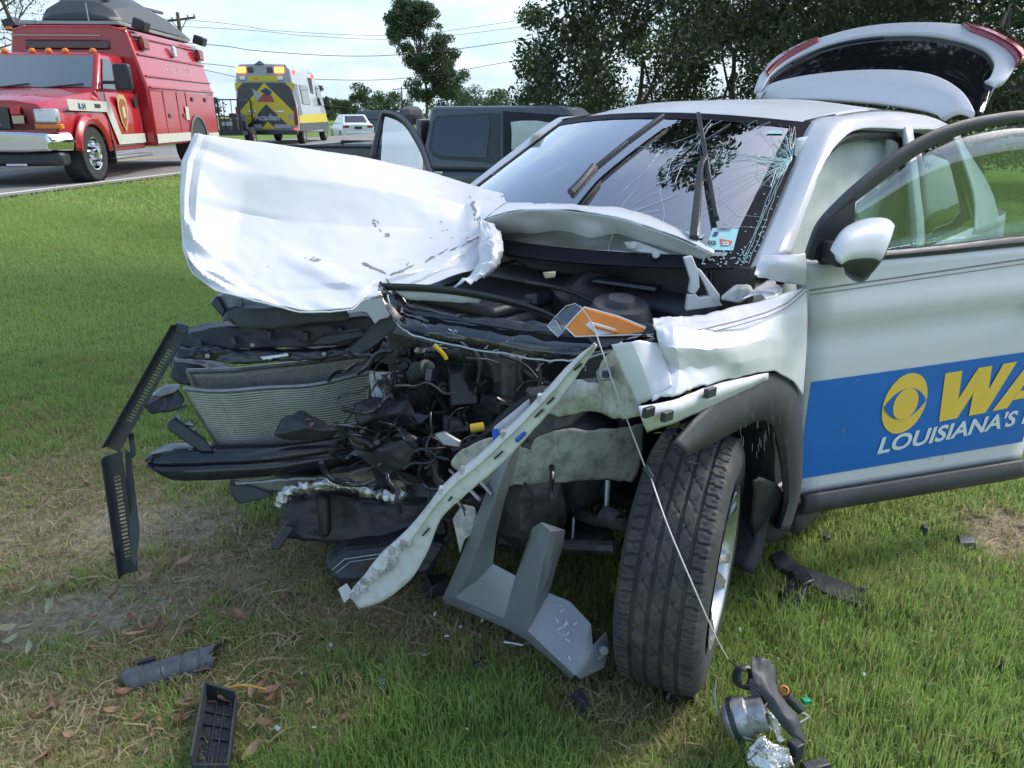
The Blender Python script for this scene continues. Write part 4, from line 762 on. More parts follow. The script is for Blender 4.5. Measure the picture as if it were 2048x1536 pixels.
MB().plate([mp(u, v, .085) for u, v in ((1770, 475), (1756, 506), (1740, 532), (1730, 548), (1727, 540), (1745, 505), (1760, 480))], DN * -.01).build('mirror_glass', mat('mirror_silver', (.8, .82, .84), .05, metal=1.0), mir_)
MB().beam(dp(1655, 500, 0), dp(1690, 515, .12), .05, .06).build('mirror_arm', M_black, mir_, bevel=.012)
# inner side of the door
MB().plate([dpt(s, z, -.075) for s, z in ((.05, .42), (1.05, .42), (1.08, .95), (.05, .98))], DN * .02).build('door_lining', M_black, door, bevel=.02)
# ---- front right door, open 57 degrees
H2 = Vector((-0.5, -.9, 0)); T2 = R(75); D2 = Vector((-math.cos(T2), -math.sin(T2), 0)); N2 = Vector((math.sin(T2), -math.cos(T2), 0))
def d2(u, v, l=0.0): return cpl(u, v, H2 + N2 * l, N2)
def d2z(s, z, n=0.0): return H2 + D2 * s + ZU * z + N2 * n
rows = [[d2z(s, z, -.02 * abs(z - .7)) for s in np.linspace(0, 1.08, 6)] for z in np.linspace(.3, 1.02, 6)]
dr2 = patch(rows, 2, 2).build('door', M_white, car, smooth=True, solid=.05); dr2['label'] = 'white passenger door with dark window frame, mostly hidden behind the hood'
fo = [(868, 352), (862, 336), (852, 305), (840, 278), (825, 252), (808, 234), (790, 224), (762, 219), (756, 240), (748, 275), (738, 316)]; fi = [(856, 352), (850, 338), (841, 308), (828, 281), (814, 258), (800, 242), (786, 233), (768, 232), (764, 250), (757, 280), (750, 316)]
fo[7] = (765, 220); 
def tl(v): return -.13 * min(1, max(0, (352 - v) / 130))      # the window leans inwards
patch([[d2(u, v, tl(v) - .01) for u, v in fo], [(d2(*a, tl(a[1])) + d2(*b, tl(b[1]))) / 2 + N2 * .006 for a, b in zip(fo, fi)], [d2(u, v, tl(v) - .01) for u, v in fi]], 3, 3, None, .4).build('window_frame', M_clad, dr2, smooth=True, solid=.03)
patch([[d2(u, v, tl(v) - .004) for u, v in ((854, 350), (841, 306), (816, 262), (795, 242), (770, 233))], [d2(u, v, tl(v) - .004) for u, v in ((854, 392), (825, 392), (800, 390), (775, 388), (738, 385))]], 3, 4).build('window_glass', glass('tilted_door_glass', (.72, .86, .85), 9.0, .8), dr2, smooth=True)
# ---- crushed front end: hood
FOLDS = [((.05, .0), (.055, .62), .035, .016), ((.055, .5), (.22, .72), .05, .012), ((.22, .72), (.38, 1.0), .05, -.010), ((.45, .62), (.60, .86), .045, .014), ((.60, .86), (.97, .58), .05, .016), ((.33, .86), (.60, .86), .04, -.009), ((.10, .80), (.33, .86), .05, .010), ((.55, .70), (.75, .60), .06, -.010), ((.75, 1.0), (.82, .70), .05, .012), ((.86, .0), (.93, .45), .035, .012), ((.05, .10), (.3, .16), .05, -.006), ((.12, .35), (.6, .42), .12, .008), ((.48, .9), (.52, 1.0), .04, .01), ((.66, .85), (.72, 1.0), .04, -.012), ((.02, .72), (.2, .95), .04, .010)]
HN = (cd(560, 440, 2.3) - cd(560, 440, 2.4)).normalized()
def hoodfn(p, a, b):
    q = p + HN * (0.004 * math.sin(9 * p.y + 5 * p.x) * (1 - b)) + crease(p, 0.003 + .004 * b, 7)
    for (x0, y0), (x1, y1), w, h in FOLDS:
        dx, dy = x1 - x0, y1 - y0; t = min(1, max(0, ((a - x0) * dx + (b - y0) * dy) / (dx * dx + dy * dy))); d = math.hypot((a - x0 - dx * t), (b - y0 - dy * t) * .7)
        if d < w: q = q + HN * h * 2.0 * (1 - d / w) * (.35 + .65 * math.sin(math.pi * min(1, t * .9 + .05)))
    return q
HG = [[(389, 268, 2.36), (425, 273, 2.38), (500, 283, 2.44), (600, 297, 2.52), (740, 318, 2.66), (860, 345, 2.80), (945, 373, 2.92), (1040, 397, 3.00)],
      [(362, 326, 2.33), (402, 322, 2.33), (490, 345, 2.39), (590, 360, 2.46), (730, 375, 2.58), (850, 397, 2.69), (930, 411, 2.78), (1000, 412, 2.83)],
      [(362, 400, 2.31), (394, 410, 2.285), (480, 428, 2.39), (580, 445, 2.45), (720, 455, 2.54), (840, 462, 2.635), (915, 458, 2.68), (968, 440, 2.70)],
      [(364, 460, 2.28), (388, 472, 2.25), (470, 490, 2.32), (570, 508, 2.365), (710, 518, 2.445), (830, 512, 2.53), (920, 492, 2.59), (980, 468, 2.61)],
      [(368, 505, 2.25), (394, 530, 2.22), (470, 555, 2.245), (570, 572, 2.28), (700, 566, 2.33), (820, 548, 2.41), (920, 530, 2.48), (992, 495, 2.53)],
      [(385, 546, 2.22), (430, 580, 2.19), (510, 600, 2.185), (600, 623, 2.19), (702, 618, 2.23), (724, 600, 2.27), (800, 590, 2.32), (998, 524, 2.49)]]
hood = patch([cpts(r) for r in HG], 13, 14, hoodfn, .8).build('hood', M_white, car, smooth=True, solid=0.003, angle=24)
hood['label'] = 'buckled white hood with creases and flaked paint'
patch([[p + Vector((-.02, -.01, -.035)) for p in cpts(r)] for r in HG[1:-1]], 5, 5, lambda p, a, b: p + crease(p, .01, 6)).build('hood_inner_panel', M_whitein, hood, smooth=True, solid=0.003)
# rolled flange along the torn front edge
edge = crom(cpts([(366, 480, 2.26), (369, 507, 2.24), (386, 547, 2.21), (431, 581, 2.185), (510, 602, 2.18), (600, 625, 2.185), (660, 624, 2.2), (703, 620, 2.22), (724, 602, 2.26), (760, 595, 2.29)]), 5, .8)
MB().tube([p + crease(p, .003, 30) for p in edge], 0.0028, 6).build('hood_edge', M_white, hood, smooth=True)
# crumpled lobe where the hood folded
L0 = [[(905, 582, 2.38), (935, 560, 2.40), (958, 520, 2.44), (962, 480, 2.50), (955, 446, 2.6)], [(940, 574, 2.37), (968, 552, 2.38), (985, 520, 2.40), (988, 482, 2.46), (972, 448, 2.58)], [(965, 562, 2.40), (990, 540, 2.42), (1003, 512, 2.44), (1003, 484, 2.50), (985, 452, 2.6)], [(975, 556, 2.47), (996, 536, 2.5), (1004, 510, 2.54), (1000, 486, 2.58), (984, 458, 2.66)]]
patch([cpts(r) for r in L0], 6, 6, lambda p, a, b: p + crease(p, .024, 13) + crease(p, .010, 34), .6).build('hood_fold', M_white, hood, smooth=True, solid=.003, angle=22)
# rear half of the hood, bent up: thin top skin and grey underside
lip = [(966, 441, 2.62), (1010, 427, 2.58), (1060, 420, 2.54), (1120, 420, 2.50), (1180, 427, 2.46), (1240, 437, 2.42), (1290, 453, 2.38), (1360, 478, 2.33), (1428, 510, 2.29)]
back = [(1035, 397, 3.0), (1065, 403, 2.92), (1100, 408, 2.85), (1150, 409, 2.78), (1200, 411, 2.72), (1252, 413, 2.66), (1300, 430, 2.55), (1365, 464, 2.42), (1429, 505, 2.31)]
patch([cpts(back), [(a + b) / 2 + Vector((0, 0, .006)) for a, b in zip(cpts(back), cpts(lip))], cpts(lip)], 5, 5, lambda p, a, b: p + crease(p, .005, 9)).build('hood_rear', M_white, hood, smooth=True, solid=.003, angle=50)
u1 = [(970, 446, 2.63), (1015, 437, 2.60), (1065, 432, 2.56), (1120, 434, 2.52), (1180, 442, 2.48), (1240, 452, 2.44), (1290, 468, 2.40), (1360, 492, 2.35), (1424, 512, 2.30)]
u2 = [(985, 462, 2.68), (1025, 462, 2.66), (1070, 466, 2.62), (1125, 470, 2.60), (1180, 474, 2.50), (1235, 475, 2.50), (1290, 492, 2.44), (1350, 510, 2.39), (1405, 520, 2.33)]
u3 = [(998, 470, 2.76), (1035, 474, 2.74), (1080, 478, 2.72), (1135, 492, 2.64), (1185, 512, 2.56), (1225, 497, 2.58), (1280, 505, 2.52), (1335, 520, 2.45), (1390, 526, 2.38)]
patch([cpts(lip), cpts(u1), cpts(u2), cpts(u3)], 5, 5, lambda p, a, b: p + crease(p, .010 * b, 12)).build('hood_underside', M_whitein, hood, smooth=True, solid=.004, angle=50)
patch([cpts([(1120, 488, 2.66), (1160, 482, 2.6), (1205, 480, 2.55)]), cpts([(1130, 508, 2.66), (1165, 515, 2.58), (1200, 508, 2.55)]), cpts([(1148, 529, 2.66), (1178, 526, 2.6), (1200, 516, 2.57)])], 5, 5, lambda p, a, b: p + crease(p, .012, 14)).build('torn_flap', M_whitein, hood, smooth=True, solid=.004)
br = MB(); br.plate(cpts([(1250, 486, 2.42), (1275, 484, 2.41), (1330, 505, 2.37), (1375, 520, 2.34), (1385, 535, 2.33), (1350, 532, 2.35), (1290, 512, 2.39), (1255, 498, 2.42)]), Vector((-.02, -.02, 0)))
br = br.build('hinge_plate', M_whitein, hood, bevel=.004)
for u, v, d in ((1266, 491, 2.40), (1312, 509, 2.365)): MB().lathe([(0, .022), (.011, .02), (.013, .0)], cd(u, v, d), CAMV := (tc_(CAM) - cd(u, v, d)), 10).build('bolt', M_whitein, br, smooth=True)
# hood hinge arm
ha = MB(); 
for pts in ([(1368, 516), (1385, 512), (1398, 545), (1400, 575), (1390, 590), (1378, 585), (1382, 560), (1374, 535)], [(1392, 535), (1402, 540), (1440, 590), (1440, 606), (1424, 604), (1412, 575)], [(1376, 590), (1392, 588), (1398, 596), (1420, 592), (1440, 604), (1446, 612), (1372, 622)]):
    ha.plate(cpts([(u, v, 2.25) for u, v in pts]), Vector((-.015, -.015, 0)))
ha.build('hood_hinge', M_whitein, car, bevel=.003)
# paint flakes showing primer
def on_hood(u, v, lift=0.007):
    best = None
    for r in range(len(HG) - 1):
        for c in range(len(HG[0]) - 1):
            q = [HG[r][c], HG[r][c + 1], HG[r + 1][c + 1], HG[r + 1][c]]; mu = sum(a[0] for a in q) / 4; mv = sum(a[1] for a in q) / 4; dd = (mu - u) ** 2 + (mv - v) ** 2
            if best is None or dd < best[0]: best = (dd, q)
    q = best[1]; w = [1 / ((a[0] - u) ** 2 + (a[1] - v) ** 2 + 30) for a in q]; d = sum(a[2] * k for a, k in zip(q, w)) / sum(w); return cd(u, v, d - lift)
dg = bpy.context.evaluated_depsgraph_get(); hob = hood.evaluated_get(dg)
def hit(u, v):
    o = tc_(CAM); e = (tc_(wd(u, v, 1.0)) - o).normalized(); ok, loc, nor, _ = hob.ray_cast(o, e)
    return (loc + (nor if nor.dot(e) < 0 else -nor) * .0012, nor) if ok else (None, None)
mb = MB()
def flake(u, v, a, l, w):
    P = []
    for k in range(7):
        t = 2 * math.pi * k / 7; r = random.uniform(.6, 1.2); x, y = l * math.cos(t) * r, w * math.sin(t) * r; p, n = hit(u + x * math.cos(a) - y * math.sin(a), v + x * math.sin(a) + y * math.cos(a))
        if p is None: return
        P.append(p)
    mb.add(P, [tuple(range(7))])
def flakes(a, b, n, jit, l, w):
    for i in range(n):
        t = random.random(); flake(a[0] + (b[0] - a[0]) * t + random.gauss(0, jit), a[1] + (b[1] - a[1]) * t + random.gauss(0, jit), math.atan2(b[1] - a[1], b[0] - a[0]) + random.uniform(-.3, .3), random.uniform(.5, 1) * l, random.uniform(.5, 1) * w)
flakes((938, 395), (958, 442), 22, 2.2, 5, 2); flakes((715, 522), (770, 546), 16, 1.0, 9, 2.0); flakes((785, 550), (955, 476), 22, 1.3, 12, 2.0); flakes((742, 440), (770, 470), 9, 3.5, 4, 1.8); flake(776, 470, .4, 5, 4); flakes((604, 516), (640, 520), 9, 2.5, 6, 1.4); flakes((800, 550), (820, 522), 6, .6, 6, 1.2)
flakes((985, 385), (1060, 400), 16, 4, 7, 2.0); flakes((440, 560), (560, 540), 5, 12, 3, .8); flakes((870, 460), (940, 480), 8, 10, 3, 1.2)
mb.build('paint_chips', M_primer, hood)['kind'] = 'stuff'
# ---- left fender, crumpled
def cys(L): return [cp(u, v, 1, y) for u, v, y in L]
FG = [[(1308, 642, .80), (1345, 640, .82), (1400, 636, .83), (1470, 618, .85), (1530, 602, .87), (1562, 590, .885), (1612, 574, .90)],
      [(1312, 665, .86), (1350, 668, .88), (1405, 664, .90), (1475, 650, .915), (1535, 640, .93), (1572, 634, .935), (1613, 628, .925)],
      [(1318, 690, .88), (1352, 700, .92), (1408, 698, .94), (1478, 690, .945), (1538, 680, .95), (1578, 680, .95), (1612, 680, .935)],
      [(1322, 725, .90), (1356, 736, .945), (1410, 735, .955), (1480, 722, .955), (1540, 712, .955), (1582, 718, .955), (1609, 730, .94)],
      [(1300, 806, .90), (1355, 792, .94), (1412, 772, .95), (1480, 752, .955), (1545, 742, .955), (1586, 764, .955), (1604, 792, .945)]]
random.seed(3); FG = [[(u + random.uniform(-6, 6) * (c < 4 and 0 < c), v + random.uniform(-5, 5) * (0 < r < 4), y + random.uniform(-.026, .016) * (c < 4 and r < 4)) for c, (u, v, y) in enumerate(row)] for r, row in enumerate(FG)]
fend = patch([cys(r) for r in FG], 9, 9, lambda p, a, b: p + crease(p, .012 * (1 - a) ** 1.3 + .001, 9) + crease(p, .005 * (1 - a), 26), .75).build('front_fender', M_white, car, smooth=True, solid=.003, angle=22)
fend['label'] = 'crumpled white front fender above the splayed wheel'
patch([cys(r) for r in [[(1223, 692, .80), (1265, 688, .84), (1320, 686, .87)], [(1240, 735, .82), (1285, 740, .87), (1335, 735, .90)], [(1276, 810, .86), (1305, 800, .90), (1345, 775, .93)]]], 8, 8, lambda p, a, b: p + crease(p, .010, 10), .7).build('fender_nose', M_white, fend, smooth=True, solid=.003, angle=22)
patch([cys(r) for r in [[(1508, 552, .80), (1540, 560, .82), (1572, 566, .86), (1613, 572, .90)], [(1512, 530, .78), (1545, 530, .83), (1580, 535, .87), (1613, 540, .90)], [(1522, 512, .77), (1550, 512, .82), (1582, 510, .86), (1611, 506, .885)]]], 6, 6, lambda p, a, b: p + crease(p, .010 * (1 - a), 12)).build('fender_top', M_white, fend, smooth=True, solid=.003)
patch([cys(r) for r in [[(1530, 600, .86), (1555, 592, .87), (1563, 580, .86)], [(1520, 590, .82), (1548, 584, .83), (1556, 572, .82)], [(1480, 600, .80), (1520, 572, .78), (1545, 560, .78)]]], 5, 5, lambda p, a, b: p + crease(p, .012, 16)).build('torn_flange', M_white, fend, smooth=True, solid=.003)
for o in (0, 9): MB().tube([cp(u, v + o, 1, y) for u, v, y in ((1345, 668, .895), (1400, 660, .91), (1475, 642, .925), (1535, 624, .938), (1575, 606, .935), (1612, 574, .915))], .0016 if o else .0022, 4).build('pinstripe', M_grey, fend)
# bumper bracket strip with clips under the fender
patch([cys(r) for r in [[(1276, 815, .90), (1340, 802, .935), (1440, 767, .95), (1535, 746, .955)], [(1284, 838, .915), (1345, 822, .945), (1445, 785, .96), (1535, 752, .958)], [(1292, 863, .90), (1352, 843, .93), (1450, 800, .945), (1535, 758, .95)]]], 6, 4, lambda p, a, b: p + crease(p, .004, 12)).build('bumper_bracket', M_white, car, smooth=True, solid=.003)
for u, v, y in ((1334, 832, .955), (1420, 785, .968), (1297, 824, .93)): c_ = MB().beam(cp(u - 9, v + 3, 1, y), cp(u + 9, v - 3, 1, y), .012, .022, up=(0, 0, 1)).build('clip', M_black, car, bevel=.002)
# wheel arch cladding and liner
ao = [(1345, 885), (1388, 836), (1445, 786), (1500, 757), (1545, 747), (1583, 768), (1599, 820), (1603, 900), (1598, 980), (1575, 1055)]; ai = [(1364, 912), (1402, 893), (1450, 868), (1492, 846), (1522, 836), (1546, 850), (1560, 895), (1568, 950), (1570, 1005), (1556, 1058)]
patch([cys([(u, v, .94) for u, v in ao]), [(a + b) / 2 + Vector((0, .015, 0)) for a, b in zip(cys([(u, v, .945) for u, v in ao]), cys([(u, v, .94) for u, v in ai]))], cys([(u, v, .935) for u, v in ai]), cys([(u, v, .88) for u, v in ai])], 4, 3).build('wheel_arch_cladding', M_clad, car, smooth=True, solid=.005)
scr = MB()
for i in range(26):
    u = random.uniform(1480, 1590); v = random.uniform(800, 900); scr.tube([cp(u + k * 1.2 * (u - 1500) / 90, v + k * 7 + abs(u - 1540) * .2, 1, .972) for k in range(3)], .0006, 3)
scr.build('scratches', M_primer, car)['kind'] = 'stuff'
patch([[Vector((.02 + .43 * math.cos(t), .90, .42 + .43 * math.sin(t))) for t in np.linspace(R(100), R(215), 9)], [Vector((.02 + .43 * math.cos(t), .55, .42 + .43 * math.sin(t))) for t in np.linspace(R(100), R(215), 9)]], 3, 6, lambda p, a, b: p + crease(p, .012, 9)).build('wheel_liner', M_black, car, smooth=True, solid=.005)
patch([cys(r) for r in [[(1505, 960, .90), (1540, 965, .91), (1572, 990, .92)], [(1500, 1020, .88), (1540, 1030, .90), (1580, 1045, .91)], [(1505, 1075, .86), (1545, 1086, .88), (1572, 1062, .90)]]], 5, 5, lambda p, a, b: p + crease(p, .02, 12)).build('mud_flap', M_black, car, smooth=True, solid=.006)
# ---- wheels
def tyre_mesh(name, rr=.372, w=.235, parent=None, tread=True):
    nA, prof = 480 if tread else 64, []
    hw = w / 2
    xs = [-hw * .86, -hw * .98, -hw * 1.02, -hw * .98, -hw * .90]; rs = [.232, .27, .305, .335, .356]
    left = list(zip(rs, xs)); tr = [(rr - .012 * (abs(x) / hw) ** 4 * .8, x) for x in np.linspace(-hw * .84, hw * .84, 45 if tread else 7)]; right = [(r, -x) for r, x in reversed(left)]
    P = left + tr + right; V = np.zeros((nA, len(P), 3)); ang = np.arange(nA) / nA * 2 * np.pi
    for k, (r, x) in enumerate(P):
        d = np.zeros(nA)
        if tread and len(left) <= k < len(left) + len(tr):
            q = x / hw; ph = ang * 72 / (2 * np.pi)
            if any(abs(q - g) < .035 for g in (-.5, -.17, .17, .5)): d += .008
            elif abs(q) > .53: d += np.where(((ph * 1.0 + abs(q) * .6) % 1) < .16, .006, 0) + np.where(((ph + .5 + abs(q) * .6) % 1) < .07, .0035, 0)
            else:
                sl = ph * .5 + q * 2.4; s2 = ph * .5 - q * 2.1 + .3; d += np.where((sl % 1) < .085, .005, 0) + np.where((s2 % 1) < .06, .004, 0)
        elif 0 < k < len(P) - 1: d += .0012 * (np.sin(ang * 90) > .3) * (abs(r - .335) < .02)
        r_ = r - d; V[:, k] = np.stack([r_ * np.cos(ang), np.full(nA, x), r_ * np.sin(ang)], 1)
    m = len(P); i = (np.arange(nA)[:, None] * m + np.arange(m - 1)[None]).ravel(); j = (((np.arange(nA) + 1) % nA)[:, None] * m + np.arange(m - 1)[None]).ravel(); F = np.stack([i, i + 1, j + 1, j], 1)
    o = np_mesh(name, V.reshape(-1, 3), F, None, M_rubber, parent); o.data.polygons.foreach_set('use_smooth', [True] * len(F)); o.data.set_sharp_from_angle(angle=R(40)); return o
M_alloy = mat('silver_alloy', (0.55, 0.56, 0.57), 0.28, metal=0.85, var=.1, vscale=20, dirt=((.16, .13, .1), .45, 9)); 
def wheel(center, axis_dir, camber=0.0, tread=True):
    hub = MB().lathe([(.001, .06), (.035, .06), (.06, .04), (.065, -.02), (.001, -.02)], (0, 0, 0), (0, 1, 0), 16).build('wheel', M_alloy, car, smooth=True)
    tyre_mesh('tyre', parent=hub, tread=tread)
    rim = MB().lathe([(.236, .118), (.226, .112), (.215, .095), (.208, .0), (.215, -.10), (.236, -.115)], (0, 0, 0), (0, 1, 0), 40)
    for k in range(5):
        for dd in (-.13, .13):
            a = 2 * math.pi * k / 5 + dd; a2 = 2 * math.pi * k / 5 + dd * 1.5; rim.beam((.05 * math.cos(a), .055, .05 * math.sin(a)), (.222 * math.cos(a2), .098, .222 * math.sin(a2)), .03, .034, up=(0, 1, 0), h2=.03, w2=.03)
    rim.build('rim', M_alloy, hub, smooth=True, angle=30)
    MB().lathe([(.001, -.03), (.15, -.03), (.155, -.05), (.001, -.05)], (0, 0, 0), (0, 1, 0), 24).build('brake_disc', M_gmetal, hub)
    ax = Vector(axis_dir).normalized(); rot = Matrix.Rotation(camber, 4, 'X'); z = math.atan2(-ax.x, ax.y); hub.rotation_euler = (Matrix.Rotation(z, 4, 'Z') @ rot).to_euler(); hub.location = center; return hub
wc = tc_(wg(1350, 1316)); fw_ = wheel((wc.x, wc.y, .362), CY * 0 + Vector((0.0, 1, 0)), 0)
wdir = Vector((.915, -.40, 0)); wl = Vector((wdir.dot(CX), wdir.dot(CY), 0))
fw_.rotation_euler = (Matrix.Rotation(math.atan2(-wl.x, wl.y), 4, 'Z') @ Matrix.Rotation(R(-1.0), 4, 'X')).to_euler(); fw_['label'] = 'splayed front wheel with its tread facing the camera'
w2 = wheel((-2.755, .80, .368), (0, 1, 0), 0, False); w3 = wheel((-2.755, -.80, .368), (0, -1, 0), 0, False); w4 = wheel((.0, -.80, .368), (0, -1, 0), 0, False)
# grass stuck in the tread
mb = MB()
for i in range(150):
    a = random.uniform(R(45), R(80)); a = math.radians(random.gauss(118, 16)); x = random.gauss(-.055, .03); r = .372 + random.uniform(0, .006); p = Vector((r * math.cos(a), x, r * math.sin(a))); e = p + Vector((random.uniform(-.02, .02), random.uniform(-.025, .025), random.uniform(-.012, .015))) ; mb.tube([p, e], .0011, 3)
gs = mb.build('grass_in_tread', mat('straw_stuck', (.30, .24, .10), .8, var=.4, vscale=60), fw_); gs['kind'] = 'stuff'
M_condr = mat('condenser_alloy', (.44, .445, .42), .5, metal=.25, var=.15, vscale=20, dirt=((.14, .13, .11), .4, 10))
# ---- radiator pack and bumper beam
cTL, cTR, cBL, cBR = cd(372, 778, 2.46), cd(742, 757, 2.56), cd(442, 893, 2.60), cd(728, 884, 2.68)
def cond(a, b, off=0.0):
    p = cTL.lerp(cTR, a).lerp(cBL.lerp(cBR, a), b); n = (cTR - cTL).cross(cBL - cTL).normalized(); n = n if n.dot(tc_(CAM) - p) > 0 else -n
    return p + n * (off + .018 * math.sin(5 * a + 2 * b) * (.4 + a) + .01 * math.sin(11 * a)) + Vector((0, 0, -.012 * math.sin(math.pi * a) + .004 * math.sin(14 * a) * b))
mb = MB()
for k in range(27):
    b = k / 26
    mb_pts = [cond(a, b) for a in np.linspace(0, 1, 19)]
    for p, q in zip(mb_pts[:-1], mb_pts[1:]): mb.beam(p, q, .016, .0058)
rad = mb.build('condenser', M_condr, car, smooth=False)
patch([[cond(a, b, -.008) for a in np.linspace(0, 1, 9)] for b in (0, .5, 1)], 3, 4).build('fin_core', mat('fin_core_grey', (.09, .09, .085), .7, metal=.3, var=.3, vscale=80), rad, smooth=True, solid=.004)
MB().tube([cond(0, b, 0) for b in np.linspace(-.02, 1.02, 8)], .011, 8).build('header_pipe', M_gmetal, rad, smooth=True); MB().tube([cond(1, b, 0) for b in np.linspace(-.02, 1.02, 8)], .011, 8).build('header_pipe', M_gmetal, rad, smooth=True); MB().tube([cond(a, -.02, .004) for a in np.linspace(0, 1, 16)], .007, 6).build('top_rail', M_gmetal, rad, smooth=True)
r2 = patch([cpts([(378, 745, 2.55), (480, 742, 2.57), (600, 728, 2.60), (738, 710, 2.66)]), cpts([(396, 776, 2.58), (490, 778, 2.60), (610, 765, 2.63), (740, 752, 2.68)]), cpts([(450, 890, 2.68), (520, 890, 2.69), (620, 888, 2.71), (740, 880, 2.74)])], 6, 4).build('radiator', mat('radiator_fins', (.30, .30, .28), .6, metal=.4, var=.3, vscale=120), car, smooth=True, solid=.02)
MB().tube(cpts([(374, 742, 2.53), (470, 740, 2.55), (600, 726, 2.58), (740, 708, 2.64)]), .009, 6).tube(cpts([(376, 742, 2.53), (388, 770, 2.55)]), .009, 6).build('radiator_tank', M_gmetal, r2, smooth=True)
for pts in ([(372, 812), (358, 818), (356, 836), (368, 846), (384, 842)], [(388, 850), (362, 846), (370, 858), (392, 862)]): MB().tube(crom(cpts([(u, v, 2.5) for u, v in pts]), 4), .0075, 6).build('coolant_pipe', M_gmetal, car, smooth=True)
MB().beam(cd(742, 752, 2.5), cd(783, 752, 2.5), .03, .022).beam(cd(742, 745, 2.5), cd(748, 800, 2.5), .012, .016).build('mount_bracket', mat('pale_bracket', (.5, .5, .48), .5, var=.1, vscale=30), car, bevel=.003); MB().beam(cd(752, 786, 2.5), cd(772, 784, 2.5), .03, .045).build('warning_label', M_decalw, car, bevel=.003)
bt = crom(cpts([(300, 910, 2.50), (330, 905, 2.49), (420, 902, 2.50), (560, 896, 2.54), (700, 876, 2.62), (790, 862, 2.70)]), 5); bb = crom(cpts([(312, 935, 2.51), (345, 958, 2.50), (430, 958, 2.51), (560, 948, 2.55), (700, 928, 2.63), (790, 912, 2.71)]), 5)
cen = [(a + b) / 2 for a, b in zip(bt, bb)]; fwdv = [Vector((.045, 0, 0)) for _ in cen]; 
patch([[a + Vector((-.06, .02, .005)) for a in bt], bt, [a.lerp(b, .32) + Vector((.022, 0, 0)) for a, b in zip(bt, bb)], [a.lerp(b, .45) + Vector((.004, 0, 0)) for a, b in zip(bt, bb)], [a.lerp(b, .62) + Vector((.022, 0, 0)) for a, b in zip(bt, bb)], bb, [a + Vector((-.06, .02, -.005)) for a in bb]], 1, 3, lambda p, a, b: p + crease(p, .003, 14)).build('bumper_beam', M_blackgl, car, smooth=True, solid=.004)
patch([cpts([(298, 908, 2.49), (340, 890, 2.52), (432, 888, 2.56)]), cpts([(300, 912, 2.48), (345, 904, 2.49), (432, 901, 2.5)])], 5, 3, lambda p, a, b: p + crease(p, .01, 20)).build('torn_beam_skin', M_gmetal, car, smooth=True, solid=.003)
# upper support, ducts
def slab(pts, d, thick=.03, name='bracket', m=None, parent=None, bev=.006, tilt=0.0, warp=0.0):
    P = cpts([(u, v, d + tilt * (v - pts[0][1]) / 100) for u, v in pts]); e = (P[0] - tc_(CAM)).normalized(); o = MB().plate(P, Vector((e.x, e.y, 0)) * thick).build(name, m or M_black, parent or car, bevel=bev)
    if warp: warped(o, warp)
    return o
WT = bpy.data.textures.new('crush', 'CLOUDS'); WT.noise_scale = .09; WT.noise_depth = 3
def warped(o, s):
    md = o.modifiers.new('tri', 'TRIANGULATE'); md = o.modifiers.new('cut', 'SUBSURF'); md.subdivision_type = 'SIMPLE'; md.levels = md.render_levels = 4; dm = o.modifiers.new('crush', 'DISPLACE'); dm.texture = WT; dm.strength = s; dm.mid_level = .5; dm.texture_coords = 'LOCAL'
slab([(352, 672), (420, 655), (560, 648), (740, 632), (760, 660), (745, 690), (560, 697), (430, 700), (350, 700)], 2.5, .08, 'radiator_support', warp=.02)
slab([(352, 698), (460, 702), (600, 704), (745, 692), (748, 704), (600, 722), (460, 728), (352, 716)], 2.46, .04, 'support_ledge', M_blackgl, warp=.03)
slab([(442, 648), (452, 628), (470, 619), (560, 616), (690, 612), (700, 640), (600, 652), (548, 660), (470, 656), (464, 642)], 2.4, .14, 'air_duct', M_clad, bev=.012, warp=.015)
slab([(430, 600), (448, 586), (486, 590), (490, 640), (462, 648), (440, 628)], 2.45, .05, 'shattered_lamp', mat('scuffed_lamp_housing', (.20, .21, .23), .35, var=.5, vscale=30, dirt=((.6, .62, .65), .4, 20)))
slab([(420, 606), (436, 590), (452, 620), (446, 636)], 2.43, .03, 'lamp_shard', M_blackgl)
slab([(342, 752), (346, 722), (420, 732), (470, 745), (400, 770), (360, 768)], 2.56, .1, 'side_duct', warp=.03); slab([(285, 812), (352, 775), (372, 800), (360, 818), (300, 832)], 2.46, .04, 'side_bracket', warp=.03); slab([(334, 848), (348, 836), (410, 880), (428, 905), (400, 905), (338, 862)], 2.48, .03, 'side_bracket')
slab([(300, 792), (330, 772), (364, 770), (352, 786), (320, 796)], 2.45, .02, 'clear_shard', M_gmetal)
for i in range(5):
    u = 392 + i * 71; v = 676 - i * 5 + random.uniform(-6, 6); slab([(u, v), (u + random.uniform(6, 15), v - 1), (u + random.uniform(6, 15), v + 16), (u, v + 17)], 2.47, .02, 'support_rib', random.choice((M_black, M_clad, M_blackgl)), bev=.002)
for u, v in ((415, 712), (540, 716), (648, 708), (720, 700), (505, 690), (600, 640)): MB().lathe([(.001, .008), (.007, .007), (.009, 0)], cd(u, v, 2.44), tc_(CAM) - cd(u, v, 2.44), 8).build('bolt', M_gmetal, car, smooth=True)
slab([(520, 714), (575, 706), (578, 712), (526, 720)], 2.43, .006, 'bright_clip', M_silver, bev=.001); slab([(405, 732), (416, 730), (424, 740), (412, 736)], 2.5, .02, 'spring_clip', M_gmetal, bev=.002); slab([(620, 690), (650, 670), (720, 660), (735, 672), (660, 690)], 2.44, .03, 'latch_arm', M_clad)
slab([(690, 705), (760, 640), (800, 632), (790, 660), (740, 700), (700, 718)], 2.42, .02, 'broken_strut', M_clad)
